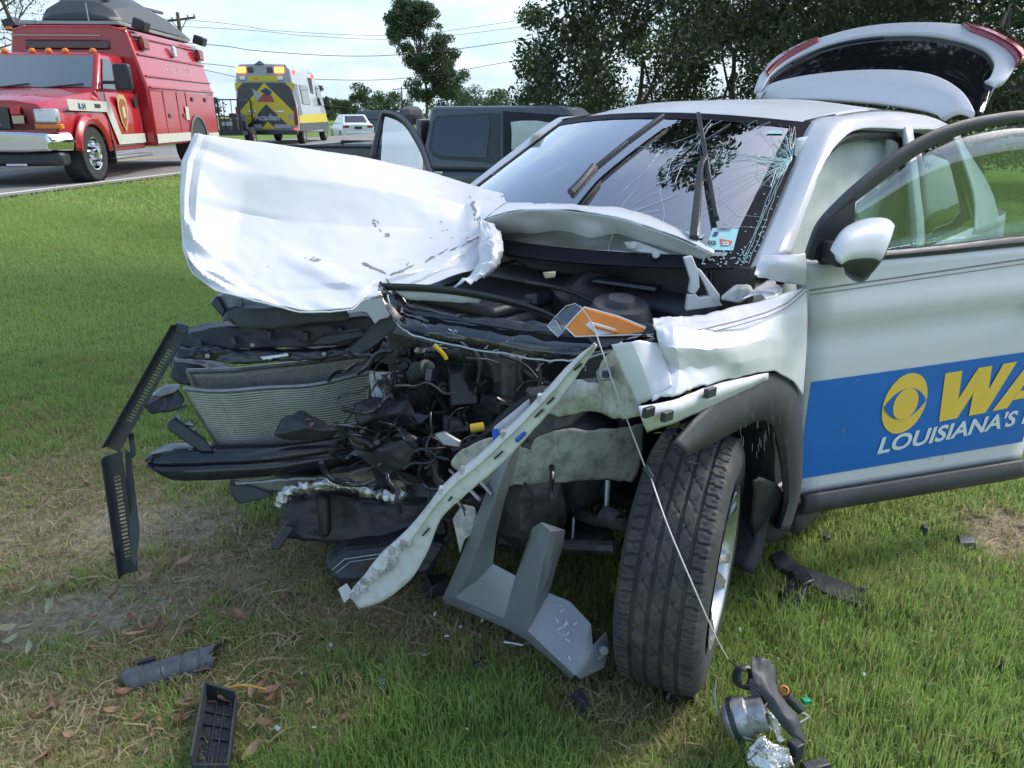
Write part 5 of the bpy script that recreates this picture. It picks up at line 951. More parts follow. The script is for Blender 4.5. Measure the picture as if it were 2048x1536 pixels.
# slotted shutter strips
def shutter(a, b, wv, n, t0, t1, name, dep, flange):
    A, B = cd(*a), cd(*b); Wv = cd(a[0] + wv[0], a[1] + wv[1], a[2] + (wv[2] if len(wv) > 2 else 0)) - A; ax = (B - A); nn = ax.cross(Wv).normalized() * dep; mb = MB()
    def q(t, w): return A + ax * t + Wv * w
    for w0, w1 in ((0, .34), (.74, 1)): mb.plate([q(0, w0), q(1, w0), q(1, w1), q(0, w1)], nn)
    tt = [0.0, t0] + [t0 + (t1 - t0) * (i + 1) / n for i in range(n)] + [1.0]
    mb.plate([q(0, .34), q(t0, .34), q(t0, .74), q(0, .74)], nn); mb.plate([q(t1, .34), q(1, .34), q(1, .74), q(t1, .74)], nn)
    for i in range(n): t = t0 + (t1 - t0) * (i + .62) / n; e = (t1 - t0) / n * .22; mb.plate([q(t - e, .34), q(t + e, .34), q(t + e, .74), q(t - e, .74)], nn)
    o = mb.build(name, M_clad, car); MB().plate([q(0, 0) + nn, q(1, 0) + nn, q(1, 0) + nn * flange, q(0, 0) + nn * flange], Wv * .06).build('flange', M_clad, o); return o
s1 = shutter((352, 648, 2.34), (214, 892, 2.42), (26, 12, 0), 24, .18, .78, 'shutter_strip', .004, 8); s1['label'] = 'upper slotted black strip jutting from the right corner'
s2 = shutter((210, 912, 2.40), (244, 1150, 2.52), (34, -10, 0), 22, .18, .88, 'shutter_strip', .004, 8); s2['label'] = 'lower slotted black strip hanging down to the ground'
slab([(250, 900), (262, 908), (280, 1060), (272, 1135), (262, 1120), (252, 960)], 2.46, .02, 'strip_web', M_clad, s2, .002); slab([(256, 868), (268, 866), (272, 912), (262, 918)], 2.43, .012, 'strip_link', M_black, s1, .002); slab([(352, 646), (378, 652), (372, 668), (350, 664)], 2.33, .03, 'strip_end', M_black, s1, .002)
# ---- headlamp wreckage on the left corner
up = [(760, 566, 2.27), (790, 600, 2.25), (818, 624, 2.24), (880, 636, 2.22), (980, 650, 2.13), (1080, 663, 2.03), (1180, 673, 1.95), (1250, 672, 1.90), (1308, 664, 1.86)]
lo = [(775, 590, 2.25), (788, 640, 2.23), (822, 668, 2.21), (890, 688, 2.18), (990, 706, 2.09), (1085, 720, 1.99), (1160, 720, 1.94), (1220, 705, 1.89), (1308, 692, 1.84)]
hl = patch([cpts(up), [(a + b) / 2 + Vector((.035, .02, 0)) for a, b in zip(cpts(up), cpts(lo))], cpts(lo)], 5, 5, lambda p, a, b: p + crease(p, .008, 16)).build('headlamp', M_smoke, car, smooth=True)
hl['label'] = 'broken headlamp shell with torn lens across the engine bay'
patch([[p + Vector((-.05, -.03, 0)) for p in cpts(up)], [p + Vector((-.05, -.03, 0)) for p in cpts(lo)]], 5, 4, lambda p, a, b: p + crease(p, .02, 12)).build('lamp_housing', M_blackgl, hl, smooth=True, solid=.004)
for L, r, m in ((lo, .0026, M_clear_e := mat('torn_lens_edge', (.50, .53, .55), .3, var=.3, vscale=40)), (up, .0035, M_blackgl)): MB().tube([p + crease(p, .006, 40) for p in crom(cpts([(u, v, d - .02) for u, v, d in L]), 6)], r, 5).build('lens_edge', m, hl, smooth=True)
MB().tube(crom(cpts([(818, 624, 2.26), (950, 645, 2.14), (1100, 668, 2.0), (1180, 676, 1.93)]), 6), .006, 5).build('lens_edge', M_blackgl, hl, smooth=True)
mb = MB()
for i in range(34):
    u = random.uniform(840, 1180); v = 640 + (u - 820) * .17 + random.uniform(0, 48); d = 2.2 - (u - 880) * .00087 - .03; P = [cd(u, v, d)]
    for k in range(random.randint(2, 5)): u += random.uniform(-12, 14); v += random.uniform(-8, 10); P.append(cd(u, v, d))
    mb.tube(P, .0011, 3)
mb.build('lens_cracks', M_clear_e, hl)['kind'] = 'stuff'
bw = crom(cpts([(766, 566, 2.25), (850, 569, 2.25), (930, 578, 2.24), (1010, 594, 2.22), (1080, 616, 2.18), (1118, 634, 2.16)]), 5); 
patch([bw, [p + Vector((.0, .0, -.018)) for p in bw], [p + Vector((-.02, -.02, -.022)) for p in bw]], 1, 3).build('lamp_brow', M_blackgl, hl, smooth=True, solid=.005)
patch([cpts([(785, 577, 2.27), (850, 577, 2.27), (905, 580, 2.26), (966, 590, 2.25)]), cpts([(800, 590, 2.27), (855, 590, 2.27), (905, 593, 2.26), (964, 596, 2.25)]), cpts([(815, 598, 2.28), (870, 602, 2.28), (905, 604, 2.27), (958, 606, 2.26)])], 5, 4, lambda p, a, b: p + crease(p, .004, 30)).build('white_trim_strip', M_whitein, hl, smooth=True, solid=.004)
def face_plate(pts, th, name, m, parent=None, bev=.002):
    P = cpts(pts); c = sum(P, Vector()) / len(P); e = (c - tc_(CAM)).normalized(); return MB().plate(P, e * th).build(name, m, parent or car, bevel=bev)
rf = face_plate([(1131, 654, 1.90), (1168, 616, 1.90), (1235, 634, 1.88), (1292, 657, 1.86), (1284, 668, 1.86), (1150, 673, 1.90)], .012, 'amber_reflector', M_orange, hl)
face_plate([(1170, 650, 1.885), (1180, 643, 1.885), (1255, 664, 1.87), (1196, 671, 1.88)], .004, 'reflector_insert', M_decalw, rf); face_plate([(1186, 650, 1.875), (1240, 664, 1.866), (1230, 667, 1.866), (1186, 656, 1.875)], .004, 'reflector_slot', mat('deep_amber', (.6, .17, .01), .3), rf)
MB().tube(cpts([(1168, 614, 1.885), (1235, 632, 1.865), (1292, 655, 1.85)]), .0025, 5).tube(cpts([(1131, 654, 1.89), (1168, 614, 1.89)]), .0018, 5).tube(cpts([(1131, 654, 1.89), (1150, 673, 1.89), (1284, 669, 1.85)]), .0018, 5).build('reflector_edge', M_decalw, rf)
for pts in ([(1094, 652, 1.93), (1112, 632, 1.93), (1132, 612, 1.92), (1150, 607, 1.92), (1168, 618, 1.91), (1140, 648, 1.92), (1118, 672, 1.93)], [(1094, 652, 1.925), (1110, 640, 1.92), (1126, 664, 1.92), (1116, 674, 1.92)]):
    face_plate(pts, .003, 'clear_shard', M_clear, hl, 0); MB().tube(cpts([(u, v, d - .003) for u, v, d in pts + pts[:1]]), .0012, 4).build('shard_edge', M_clear_e, hl)
slab([(1180, 676), (1300, 670), (1312, 680), (1310, 694), (1190, 700)], 1.88, .05, 'lamp_base', M_blackgl, hl)
# white rail and inner panels on the left
patch([cpts([(1245, 755, 1.78), (1200, 762, 1.86), (1130, 770, 1.94), (1060, 800, 2.02)]), cpts([(1265, 790, 1.78), (1215, 795, 1.86), (1140, 800, 1.94), (1010, 850, 2.06)]), cpts([(1285, 832, 1.80), (1220, 838, 1.9), (1150, 832, 1.96), (990, 860, 2.08)])], 6, 6, lambda p, a, b: p + crease(p, .025, 9)).build('crash_rail', M_beige, car, smooth=True, solid=.004, angle=40)
patch([cpts([(1240, 690, 1.70), (1225, 700, 1.74), (1190, 740, 1.82)]), cpts([(1262, 760, 1.72), (1235, 765, 1.76), (1200, 780, 1.84)]), cpts([(1280, 835, 1.76), (1240, 840, 1.80), (1205, 830, 1.88)])], 5, 5, lambda p, a, b: p + crease(p, .01, 12)).build('inner_fender', M_beige, car, smooth=True, solid=.004)
patch([cpts([(930, 900, 2.22), (1010, 870, 2.22), (1120, 860, 2.22), (1220, 860, 2.28), (1290, 850, 2.36)]), cpts([(905, 930, 2.24), (1000, 930, 2.24), (1120, 920, 2.26), (1220, 915, 2.32), (1285, 905, 2.38)]), cpts([(960, 972, 2.28), (1030, 976, 2.28), (1120, 966, 2.30), (1200, 962, 2.36), (1262, 965, 2.42)])], 6, 6, lambda p, a, b: p + crease(p, .016, 7)).build('wheelhouse_panel', M_beige, car, smooth=True, solid=.004)
slab([(1055, 790), (1210, 762), (1222, 790), (1190, 815), (1140, 850), (1070, 880), (1062, 905), (1040, 890), (1060, 850)], 1.98, .05, 'torn_bracket', M_dmetal, warp=.05); slab([(1000, 850), (1075, 790), (1100, 800), (1060, 850), (1000, 870), (985, 862)], 2.02, .03, 'foam_block', mat('pale_foam', (.45, .47, .49), .7, var=.1, vscale=20)); slab([(868, 870), (890, 865), (925, 885), (922, 898), (885, 892)], 2.25, .02, 'metal_tab', M_gmetal)
slab([(1195, 738), (1226, 736), (1228, 762), (1198, 764)], 1.74, .02, 'bolt_plate', M_gmetal); slab([(1204, 742), (1219, 742), (1219, 757), (1204, 757)], 1.735, .008, 'bolt_hole', M_black)
# torn bumper strip
sc_ = [(1190, 690, 5, 1.70), (1150, 737, 22, 1.77), (1105, 792, 30, 1.83), (1040, 862, 38, 1.92), (975, 925, 42, 2.00), (905, 985, 42, 2.08), (866, 1030, 36, 2.14), (832, 1085, 58, 2.20), (792, 1135, 76, 2.25), (748, 1178, 62, 2.31), (708, 1204, 36, 2.36)]; st = []
for i, (u, v, w, d) in enumerate(sc_):
    p, q = sc_[max(0, i - 1)], sc_[min(len(sc_) - 1, i + 1)]; tx, ty = q[0] - p[0], q[1] - p[1]; L_ = math.hypot(tx, ty); nx, ny = -ty / L_, tx / L_; st.append(((u + nx * w / 2, v + ny * w / 2, d), (u - nx * w / 2, v - ny * w / 2, d - .01)))
A = [cd(*a) for a, b in st]; B = [cd(*b) for a, b in st]; wv = tc_(CAM)
patch([[a + (a - b).normalized() * .004 + (wv - a).normalized() * -.035 for a, b in zip(A, B)], A, [a.lerp(b, .30) + (wv - a).normalized() * .014 for a, b in zip(A, B)], [a.lerp(b, .38) for a, b in zip(A, B)], B], 5, 3, lambda p, a, b: p + crease(p, .003 + .012 * max(0, a - .65), 22)).build('bumper_strip', mat('scuffed_white_bumper', (.70, .71, .69), .4, var=.06, vscale=8, dirt=((.16, .14, .12), .42, 22)), car, smooth=True, solid=.004, angle=40)['label'] = 'long torn white bumper strip hanging to the ground'
mb = MB()
for i in range(12):
    t = .72 + .26 * i / 11; k = t * 10; j = min(9, int(k)); a = A[j].lerp(A[j + 1], k - j); b = B[j].lerp(B[j + 1], k - j); p = a.lerp(b, random.uniform(.05, .35)); mb.box(p + (wv - p).normalized() * .012, (random.uniform(.015, .04), random.uniform(.01, .02), random.uniform(.012, .03)), random.uniform(0, 3))
for t in (.22, .33, .45, .52): k = t * 10; j = int(k); a = A[j].lerp(A[j + 1], k - j); mb.box(a, (.02, .012, .02), .6)
sl = MB()
for t in (.09, .21, .245, .37, .52, .655):
    k = t * 10; j = int(k); a = A[j].lerp(A[j + 1], k - j).lerp(B[j].lerp(B[j + 1], k - j), .62); q = (A[j + 1] - A[j]).normalized() * random.uniform(.008, .022); a = a + (wv - a).normalized() * .006; sl.beam(a - q, a + q, .003, .005)
sl.build('strip_slots', M_black, car)['kind'] = 'stuff'
mb.build('bumper_clips', M_beige, car, bevel=.002)['kind'] = 'stuff'; face_plate([(676, 1178, 2.36), (694, 1166, 2.36), (708, 1190, 2.35), (688, 1206, 2.36)], .02, 'bumper_tab', M_whitein)
# ---- engine bay clutter
MB().box((-.42, 0, .72), (.04, 1.5, .85)).build('firewall', M_black, car); MB().box((-.14, -.1, .64), (.45, .62, .46)).box((-.12, -.12, .92), (.36, .5, .1)).build('engine_block', M_dmetal, car, bevel=.03); MB().box((-.15, .30, .5), (.34, .3, .3)).build('gearbox', M_dmetal, car, bevel=.05)
MB().box((-.12, -.12, .985), (.38, .5, .04)).build('engine_cover', M_black, car, bevel=.015)
def on_bay(u, v, d): return cd(u, v, d)
for u, v, d, r in ((825, 790, 2.62, .085), (880, 760, 2.6, .05), (845, 850, 2.62, .06), (800, 830, 2.6, .05)):
    c = on_bay(u, v, d); n = (tc_(CAM) - c); n.z *= .2; MB().lathe([(.001, .03), (r * .3, .03), (r * .32, .012), (r * .8, .010), (r * .86, .026), (r, .026), (r, -.03), (.001, -.03)], c, n, 24).build('pulley', M_dmetal, car, smooth=True)
slab([(895, 745), (945, 742), (960, 760), (958, 810), (900, 815)], 2.45, .1, 'electronic_box', M_black, bev=.008); slab([(885, 838), (925, 846), (920, 872), (888, 868)], 2.4, .05, 'relay_box', M_clad); slab([(960, 700), (1040, 716), (1090, 740), (1080, 790), (990, 800), (955, 760)], 2.55, .15, 'intake_box', M_black, bev=.02, warp=.03)
MB().tube(cpts([(941, 857, 2.3), (968, 853, 2.3)]), .014, 10).build('yellow_plug', M_yellow, car, smooth=True); MB().tube(crom(cpts([(905, 862, 2.34), (922, 860, 2.32), (941, 857, 2.3)]), 3), .011, 8).build('plug_hose', M_hose, car, smooth=True)
MB().tube(crom(cpts([(990, 858, 2.0), (992, 875, 2.0), (1000, 884, 2.0)]), 3), .009, 6).build('blue_sleeve', M_blue, car, smooth=True); MB().tube(cpts([(1032, 882, 1.92), (1052, 864, 1.91)]), .006, 6).build('blue_sleeve', M_blue, car, smooth=True); MB().tube(crom(cpts([(868, 690, 2.35), (884, 705, 2.36), (893, 718, 2.37)]), 3), .007, 6).build('yellow_tube', M_yellow, car, smooth=True)
hoses = [([(905, 900, 2.3), (960, 880, 2.28), (1010, 830, 2.26), (1060, 795, 2.24)], .012), ([(700, 690, 2.5), (760, 650, 2.5), (830, 600, 2.55), (960, 545, 2.65), (1090, 503, 2.7)], .006), ([(1050, 565, 2.45), (1130, 580, 2.45), (1200, 610, 2.4), (1250, 640, 2.3)], .007), ([(940, 690, 2.4), (960, 730, 2.4), (950, 790, 2.42)], .009), ([(1000, 710, 2.3), (1050, 730, 2.28), (1085, 770, 2.25)], .005), ([(1075, 715, 2.2), (1080, 760, 2.2), (1072, 790, 2.2)], .006), ([(760, 840, 2.55), (850, 860, 2.45), (880, 900, 2.4), (860, 950, 2.4)], .014), ([(880, 870, 2.4), (870, 950, 2.35), (900, 990, 2.3)], .012), ([(845, 700, 2.6), (860, 760, 2.58), (900, 830, 2.5)], .010), ([(780, 720, 2.7), (830, 740, 2.62), (870, 800, 2.6)], .009)]
for P, r in hoses: MB().tube(crom(cpts(P), 6), r, 8).build('hose', M_hose, car, smooth=True)
random.seed(21); gb = [MB() for _ in range(4)]
for i in range(70):
    u = random.uniform(750, 1030); v = random.uniform(700, 985); d = random.uniform(2.38, 2.68); c = cd(u, v, d); g = gb[random.randrange(4)]
    M3 = Matrix.Rotation(random.uniform(-.3, .3), 3, 'X') @ Matrix.Rotation(random.uniform(-.4, .4), 3, 'Y') @ Matrix.Rotation(random.uniform(0, 3), 3, 'Z')
    if i < 34: g.box(c, (random.uniform(.03, .11), random.uniform(.02, .06), random.uniform(.03, .10)), M3)
    else: r = random.uniform(.012, .035); g.lathe([(.001, .03), (r * .5, .03), (r * .55, .012), (r, .010), (r, -.02), (r * .8, -.03), (r * .8, -.08), (.001, -.08)], c, (tc_(CAM) - c).normalized() + M3 @ Vector((.7, 0, 0)), 14)
for i in range(60):
    u = random.uniform(745, 1080); v = random.uniform(690, 990); d = random.uniform(2.24, 2.55); P = [cd(u, v, d)]; an = random.uniform(0, 6.28)
    for k in range(random.randint(3, 6)): an += random.uniform(-.9, .9); u += 22 * math.cos(an); v += 22 * math.sin(an); d += random.uniform(-.03, .03); P.append(cd(u, v, d))
    gb[random.choice((0, 2, 2, 3))].tube(crom(P, 3), random.choice((.003, .004, .005, .007, .009)), 6)
for g, m in zip(gb, (M_black, M_dmetal, M_blackgl, M_clad)): o = g.build('broken_fittings', m, car, bevel=.003); o['kind'] = 'stuff'
# shredded plastic in front of the condenser
shr = MB()
for i in range(60):
    u = random.gauss(790, 60); v = random.gauss(880, 38); d = random.uniform(2.28, 2.5); P = [(u + random.uniform(-32, 32), v + random.uniform(-16, 16), d + random.uniform(-.04, .04)) for _ in range(4)]; q = cpts(P); shr.add(q + [p + Vector((-.004, -.004, 0)) for p in q], [(0, 1, 2), (0, 2, 3), (4, 6, 5), (4, 7, 6), (0, 4, 5, 1), (1, 5, 6, 2), (2, 6, 7, 3), (3, 7, 4, 0)])
o = shr.build('shredded_plastic', M_blackgl, car); o['kind'] = 'stuff'
for pts, d in (([(548, 870), (575, 832), (610, 822), (650, 850), (690, 862), (640, 880), (590, 876)], 2.42), ([(705, 810), (760, 795), (820, 800), (830, 830), (790, 860), (720, 850)], 2.42), ([(690, 862), (760, 880), (800, 850), (840, 880), (820, 930), (770, 950), (730, 920), (700, 890)], 2.36)):
    P = cpts([(u, v, d) for u, v in pts]); c = sum(P, Vector()) / len(P) + (wv - P[0]).normalized() * .04; mb = MB(); mb.add(P + [c], [(i, (i + 1) % len(P), len(P)) for i in range(len(P))]); o = mb.build('bumper_fragment', M_black, car, solid=.006); md = o.modifiers.new('s', 'SUBSURF'); md.subdivision_type = 'SIMPLE'; md.levels = md.render_levels = 3; tx = bpy.data.textures.new('crumple', 'CLOUDS'); tx.noise_scale = .05; dm = o.modifiers.new('d', 'DISPLACE'); dm.texture = tx; dm.strength = .025; [setattr(p, 'use_smooth', True) for p in o.data.polygons]
# behind, on the right of the bay: cowl, strut tower, ducts
slab([(990, 500), (1090, 500), (1200, 520), (1350, 580), (1330, 600), (1190, 560), (1060, 540)], 2.62, .06, 'cowl_panel', M_black, bev=.01); slab([(1190, 556), (1318, 572), (1312, 586), (1180, 566)], 2.45, .04, 'cowl_rail', M_blackgl); slab([(1400, 540), (1500, 545), (1500, 575), (1400, 575)], 2.36, .1, 'cowl_grille', M_black)
for i in range(7): slab([(1412 + i * 9, 542), (1415 + i * 9, 542), (1415 + i * 9, 566), (1412 + i * 9, 566)], 2.34, .012, 'cowl_rib', M_clad, bev=0)
ct = cd(1240, 625, 2.35); MB().lathe([(.001, .05), (.04, .05), (.05, .03), (.085, .03), (.10, .0), (.11, -.12), (.13, -.25), (.001, -.25)], ct, (.1, .15, 1), 28).build('strut_tower', M_clad, car, smooth=True)
MB().lathe([(.001, .0), (.09, .0), (.1, -.02), (.1, -.2)], cd(1190, 600, 2.5), (.4, .8, .3), 24).build('air_pipe', M_black, car, smooth=True); slab([(1440, 600), (1470, 575), (1500, 575), (1510, 590), (1480, 608)], 2.2, .05, 'torn_inner_skin', M_beige)
slab([(1085, 545), (1112, 543), (1110, 556), (1090, 558)], 2.4, .01, 'dry_leaf_scrap', M_cream); slab([(1048, 590), (1075, 588), (1076, 610), (1050, 610)], 2.5, .02, 'reservoir_cap', M_clad)
# ---- low down: foil pipe, stained tank, shields, gearbox, driveshaft
P = crom(cpts([(562, 1012, 2.5), (575, 985, 2.48), (620, 975, 2.47), (680, 968, 2.46), (740, 985, 2.46), (790, 995, 2.46), (812, 985, 2.47)]), 8); mb = MB().tube(P, [.012 + .012 * abs(math.sin(i * 1.3)) for i in range(len(P))], 10); mb.v = [tuple(Vector(v) + crease(Vector(v), .012, 40)) for v in mb.v]; mb.build('foil_heat_shield', M_silver, car, smooth=True, angle=30)
slab([(756, 958), (808, 962), (816, 990), (790, 1005), (756, 990)], 2.5, .08, 'stained_tank', M_cream); slab([(660, 958), (750, 950), (756, 978), (690, 980), (640, 985)], 2.55, .05, 'stained_tray', M_cream)
patch([cpts([(470, 965, 2.54), (560, 955, 2.56), (660, 950, 2.58), (750, 930, 2.62)]), cpts([(500, 985, 2.56), (580, 975, 2.58), (670, 965, 2.60), (760, 955, 2.64)])], 6, 5, lambda p, a, b: p + crease(p, .012, 12)).build('lower_cooler', M_gmetal, car, smooth=True, solid=.02)
slab([(458, 968), (500, 972), (550, 992), (520, 1000), (478, 1010), (462, 990)], 2.52, .05, 'lower_bracket'); slab([(570, 1000), (640, 985), (760, 1000), (880, 1000), (900, 1080), (800, 1100), (650, 1090), (560, 1080), (565, 1040)], 2.62, .1, 'engine_undershield', M_black, bev=.02, warp=.03); slab([(545, 1085), (570, 1050), (590, 1055), (560, 1100), (542, 1102)], 2.55, .02, 'undershield_flap'); slab([(630, 990), (660, 990), (665, 1075), (640, 1085)], 2.5, .06, 'sump_hose', M_hose, bev=.02)
slab([(650, 1130), (690, 1100), (760, 1095), (830, 1070), (900, 1090), (860, 1150), (760, 1165), (680, 1168), (655, 1160)], 2.55, .1, 'lower_grille', M_black, bev=.02, warp=.02); MB().tube(cpts([(664, 1140, 2.52), (690, 1118, 2.52), (760, 1108, 2.52)]), .003, 5).tube(cpts([(672, 1146, 2.52), (700, 1124, 2.52), (780, 1112, 2.52)]), .002, 5).build('grille_trim', M_gmetal, car)
gbx = MB().ball(cd(1062, 1015, 2.42), (.12, .13, .15), 18); gbx.v = [tuple(Vector(v) + crease(Vector(v), .05, 14)) for v in gbx.v]; gbx.build('transmission_case', M_dmetal, car, smooth=True, angle=30)
MB().tube(cpts([(1130, 1020, 2.5), (1190, 1040, 2.35), (1250, 1050, 2.2)]), .018, 10).tube(cpts([(1210, 1030, 2.3), (1240, 1045, 2.25)]), .03, 12).build('drive_shaft', M_dmetal, car, smooth=True); MB().tube(cpts([(1000, 1080, 2.45), (1100, 1090, 2.4), (1230, 1095, 2.3)]), .022, 8).build('control_arm', M_dmetal, car, smooth=True); MB().tube(cpts([(1215, 960, 2.35), (1212, 1040, 2.35)]), .009, 8).tube(cpts([(1150, 990, 2.45), (1145, 1080, 2.42)]), .006, 6).build('link_rod', M_gmetal, car, smooth=True)
slab([(905, 1040), (925, 1010), (950, 1015), (960, 1060), (930, 1080), (920, 1110), (912, 1070)], 2.3, .012, 'bent_bracket', M_beige); slab([(925, 1000), (970, 990), (1000, 1010), (960, 1040)], 2.42, .08, 'mount_block', M_black)
MB().beam((-.05, -.55, .26), (-.05, .5, .26), .12, .07).beam((.0, -.5, .26), (.45, -.45, .3), .08, .07).build('subframe', M_black, car, bevel=.02); MB().box((-.3, .50, .66), (.34, .03, .42)).build('inner_wing', M_black, car)
for (u0, v0, d0), (u1_, v1_, d1_) in (((900, 940, 2.3), (960, 1000, 2.2)), ((930, 930, 2.28), (985, 990, 2.2)), ((880, 960, 2.35), (930, 1020, 2.25))): MB().tube(cpts([(u0, v0, d0), (u1_, v1_, d1_)]), .006, 6).build('bent_rod', M_gmetal, car, smooth=True)
# trailing wire from the lamp to the torn-off unit on the grass
wl_ = [(1160, 612, 1.86), (1185, 650, 1.84), (1205, 705, 1.74), (1235, 790, 1.70), (1262, 860, 1.72), (1292, 940, 1.72)]; MB().tube(crom(cpts(wl_), 6), .0018, 5).build('trailing_wire', M_wireg, car, smooth=True)
wl2 = [(1300, 950, 1.72), (1335, 1050, 1.66), (1390, 1180, 1.66), (1430, 1270, 1.74), (1456, 1318, 1.90)]; MB().tube(crom(cpts(wl2), 6), .0017, 5).build('trailing_wire', mat('bare_wire', (.62, .64, .60), .4), car, smooth=True); MB().tube(cpts([(1290, 934, 1.71), (1302, 955, 1.71)]), .008, 6).build('wire_connector', M_black, car, smooth=True)
# ================================================================== DEBRIS ON THE LAWN
def world_pts(L): return [wd(*p) for p in L]
def ground_item(name, label, cat, mb, m, bevel=.003, group=None, **k): return tag(mb.build(name, m, None, bevel=bevel, **k), label, cat, group)
# grey skid plate leaning below the front end
V = dict(L0=(885, 1197, 2.42), L1=(922, 1112, 2.34), L2=(962, 1010, 2.26), L3=(1003, 905, 2.18), T=(1046, 872, 2.15), R3=(1031, 935, 2.19), R2=(1010, 1000, 2.23), R1=(994, 1065, 2.28), R0=(986, 1128, 2.32), K0=(909, 1194, 2.37), K1=(938, 1148, 2.30), K2=(975, 1040, 2.21), K3=(1018, 920, 2.15), M1=(955, 1160, 2.34),
         P2=(1031, 1152, 2.30), P3=(1008, 1237, 2.33), T1=(1064, 1056, 2.14), T2=(1083, 1044, 2.13), T3=(1100, 1062, 2.10), T4=(1056, 1262, 2.20), T5=(1131, 1060, 2.13), T6=(1127, 1086, 2.14), T7=(1098, 1186, 2.22), W1=(1140, 1203, 2.20), W2=(1182, 1248, 2.17), W3=(1150, 1350, 2.13), W0=(1120, 1250, 2.20),
         F0=(892, 1207, 2.43), F1=(1003, 1252, 2.34), F2=(1052, 1280, 2.25), F3=(1098, 1318, 2.20), F4=(1142, 1360, 2.16), B1=(1186, 1292, 2.15), B2=(1212, 1264, 2.17), B3=(1221, 1292, 2.18), B4=(1208, 1336, 2.16), B5=(1160, 1358, 2.14), T4b=(1095, 1300, 2.17))
ks = list(V); ix = {k: i for i, k in enumerate(ks)}
FS = ['L0 L1 K1 K0', 'L1 L2 K2 K1', 'L2 L3 K3 K2', 'L3 T K3', 'K3 T R3', 'K2 K3 R3 R2', 'K1 K2 R2 R1', 'K1 R1 R0 M1', 'K0 K1 M1', 'K0 M1 R0 P2 P3', 'P3 P2 T1 T2 T3 T4', 'T3 T5 T6 T7 T4', 'T4 T7 W0', 'T7 W1 W2 W0', 'W0 W2 W3', 'T4 W0 W3 T4b', 'L0 K0 P3 F1 F0', 'P3 T4 F2 F1', 'T4 T4b F3 F2', 'T4b W3 F4 F3', 'W3 W2 B1 B5', 'B1 B2 B3 B4 B5', 'T2 T1 T5', 'T2 T5 T3']
sk = MB(); sk.add([wd(*V[k]) for k in ks], [tuple(ix[a] for a in f.split()) for f in FS]); skid = sk.build('skid_plate', M_skid, None, smooth=True, solid=.005, angle=24, off=1.0)
md = skid.modifiers.new('bevel', 'BEVEL'); md.width = .005; md.segments = 2; md.limit_method = 'ANGLE'; md.angle_limit = R(24)
tag(skid, 'silver grey plastic skid plate torn off and propped beside the wheel', 'skid plate')
mb = MB(); random.seed(5)
for i in range(16):
    u, v = random.gauss(1128, 14), random.gauss(1262, 22); p = wd(u, v, 2.155 + (v - 1262) * -.0004); e = wd(u + random.uniform(-9, 9), v + random.uniform(-9, 9), 2.15 + (v - 1262) * -.0004); mb.tube([p, (p + e) / 2, e], .0016, 4)
mb.build('paint_scuffs', M_decalw, skid)['kind'] = 'stuff'; MB().lathe([(.0, .006), (.012, .006), (.014, 0)], wd(1208, 1300, 2.145), (0, -1, .3), 14).build('screw', M_skid, skid)
# ribbed grey duct piece
def duct():
    a, b = wg(262, 1372), wg(432, 1322); a = Vector((a.x, a.y, gz(a.x, a.y))); b = Vector((b.x, b.y, gz(b.x, b.y))); ax = (b - a); L = ax.length; ax.normalize(); sd_ = Vector((-ax.y, ax.x, 0)); r = .042; rows = []
    for i in range(41):
        t = i / 40; k = r + (.003 if any(abs(t - g) < .014 for g in (.16, .37, .60, .80)) else 0) - (.002 if any(.014 < abs(t - g) < .03 for g in (.16, .37, .60, .80)) else 0)
        rows.append([a + ax * (L * t + .03 * math.cos(q) * (t > .97) - .02 * math.sin(q) * (t < .02)) + sd_ * (k * math.cos(q)) + ZU * (k * .95 * math.sin(q) + .012) for q in np.linspace(R(-35), R(200), 13)])
    o = patch(rows, 1, 1).build('air_duct_piece', mat('slate_grey_plastic', (.075, .085, .10), .4, var=.2, vscale=14, dirt=((.15, .14, .12), .4, 14)), None, smooth=True, solid=.003, angle=40)
    tag(o, 'slate grey ribbed half tube lying on the dry grass at lower left', 'duct'); MB().box(a + ax * .05 + sd_ * .03 + ZU * .05, (.05, .012, .012), math.atan2(ax.y, ax.x)).build('tab', M_black, o, bevel=.002)
duct()
# black tray at the bottom edge
def tray():
    P = [wg(415, 1402), wg(478, 1420), wg(462, 1560), wg(388, 1560)]; P = [Vector((p.x, p.y, gz(p.x, p.y) + .02)) for p in P]; t = MB().plate(P, ZU * .006).build('plastic_tray', M_black, None); tag(t, 'black plastic tray with raised rim at the bottom edge of the lawn', 'tray')
    for i, h in ((0, .05), (1, .03), (2, .03), (3, .06)):
        a, b = P[i], P[(i + 1) % 4]; MB().plate([a, b, b + ZU * h, a + ZU * h], (b - a).cross(ZU).normalized() * .006).build('rim', M_clad, t, bevel=.002)
    for k in (.25, .42, .6): a, b = P[0].lerp(P[3], k) + ZU * .008, P[1].lerp(P[2], k) + ZU * .008; MB().beam(a, b, .004, .008).build('rib', M_black, t)
    for k in (.4, .62): a, b = P[0].lerp(P[1], k) + ZU * .008, P[3].lerp(P[2], k) + ZU * .008; MB().beam(a, b, .004, .01).build('rib', M_black, t)
    s = wg(440, 1412); e = wg(535, 1396); MB().tube(crom([s + ZU * .05, (s + e) / 2 + ZU * .06, e + ZU * .03], 4), .004, 5).build('dry_stem', mat('ochre_stem', (.42, .25, .05), .7), t)
tray()
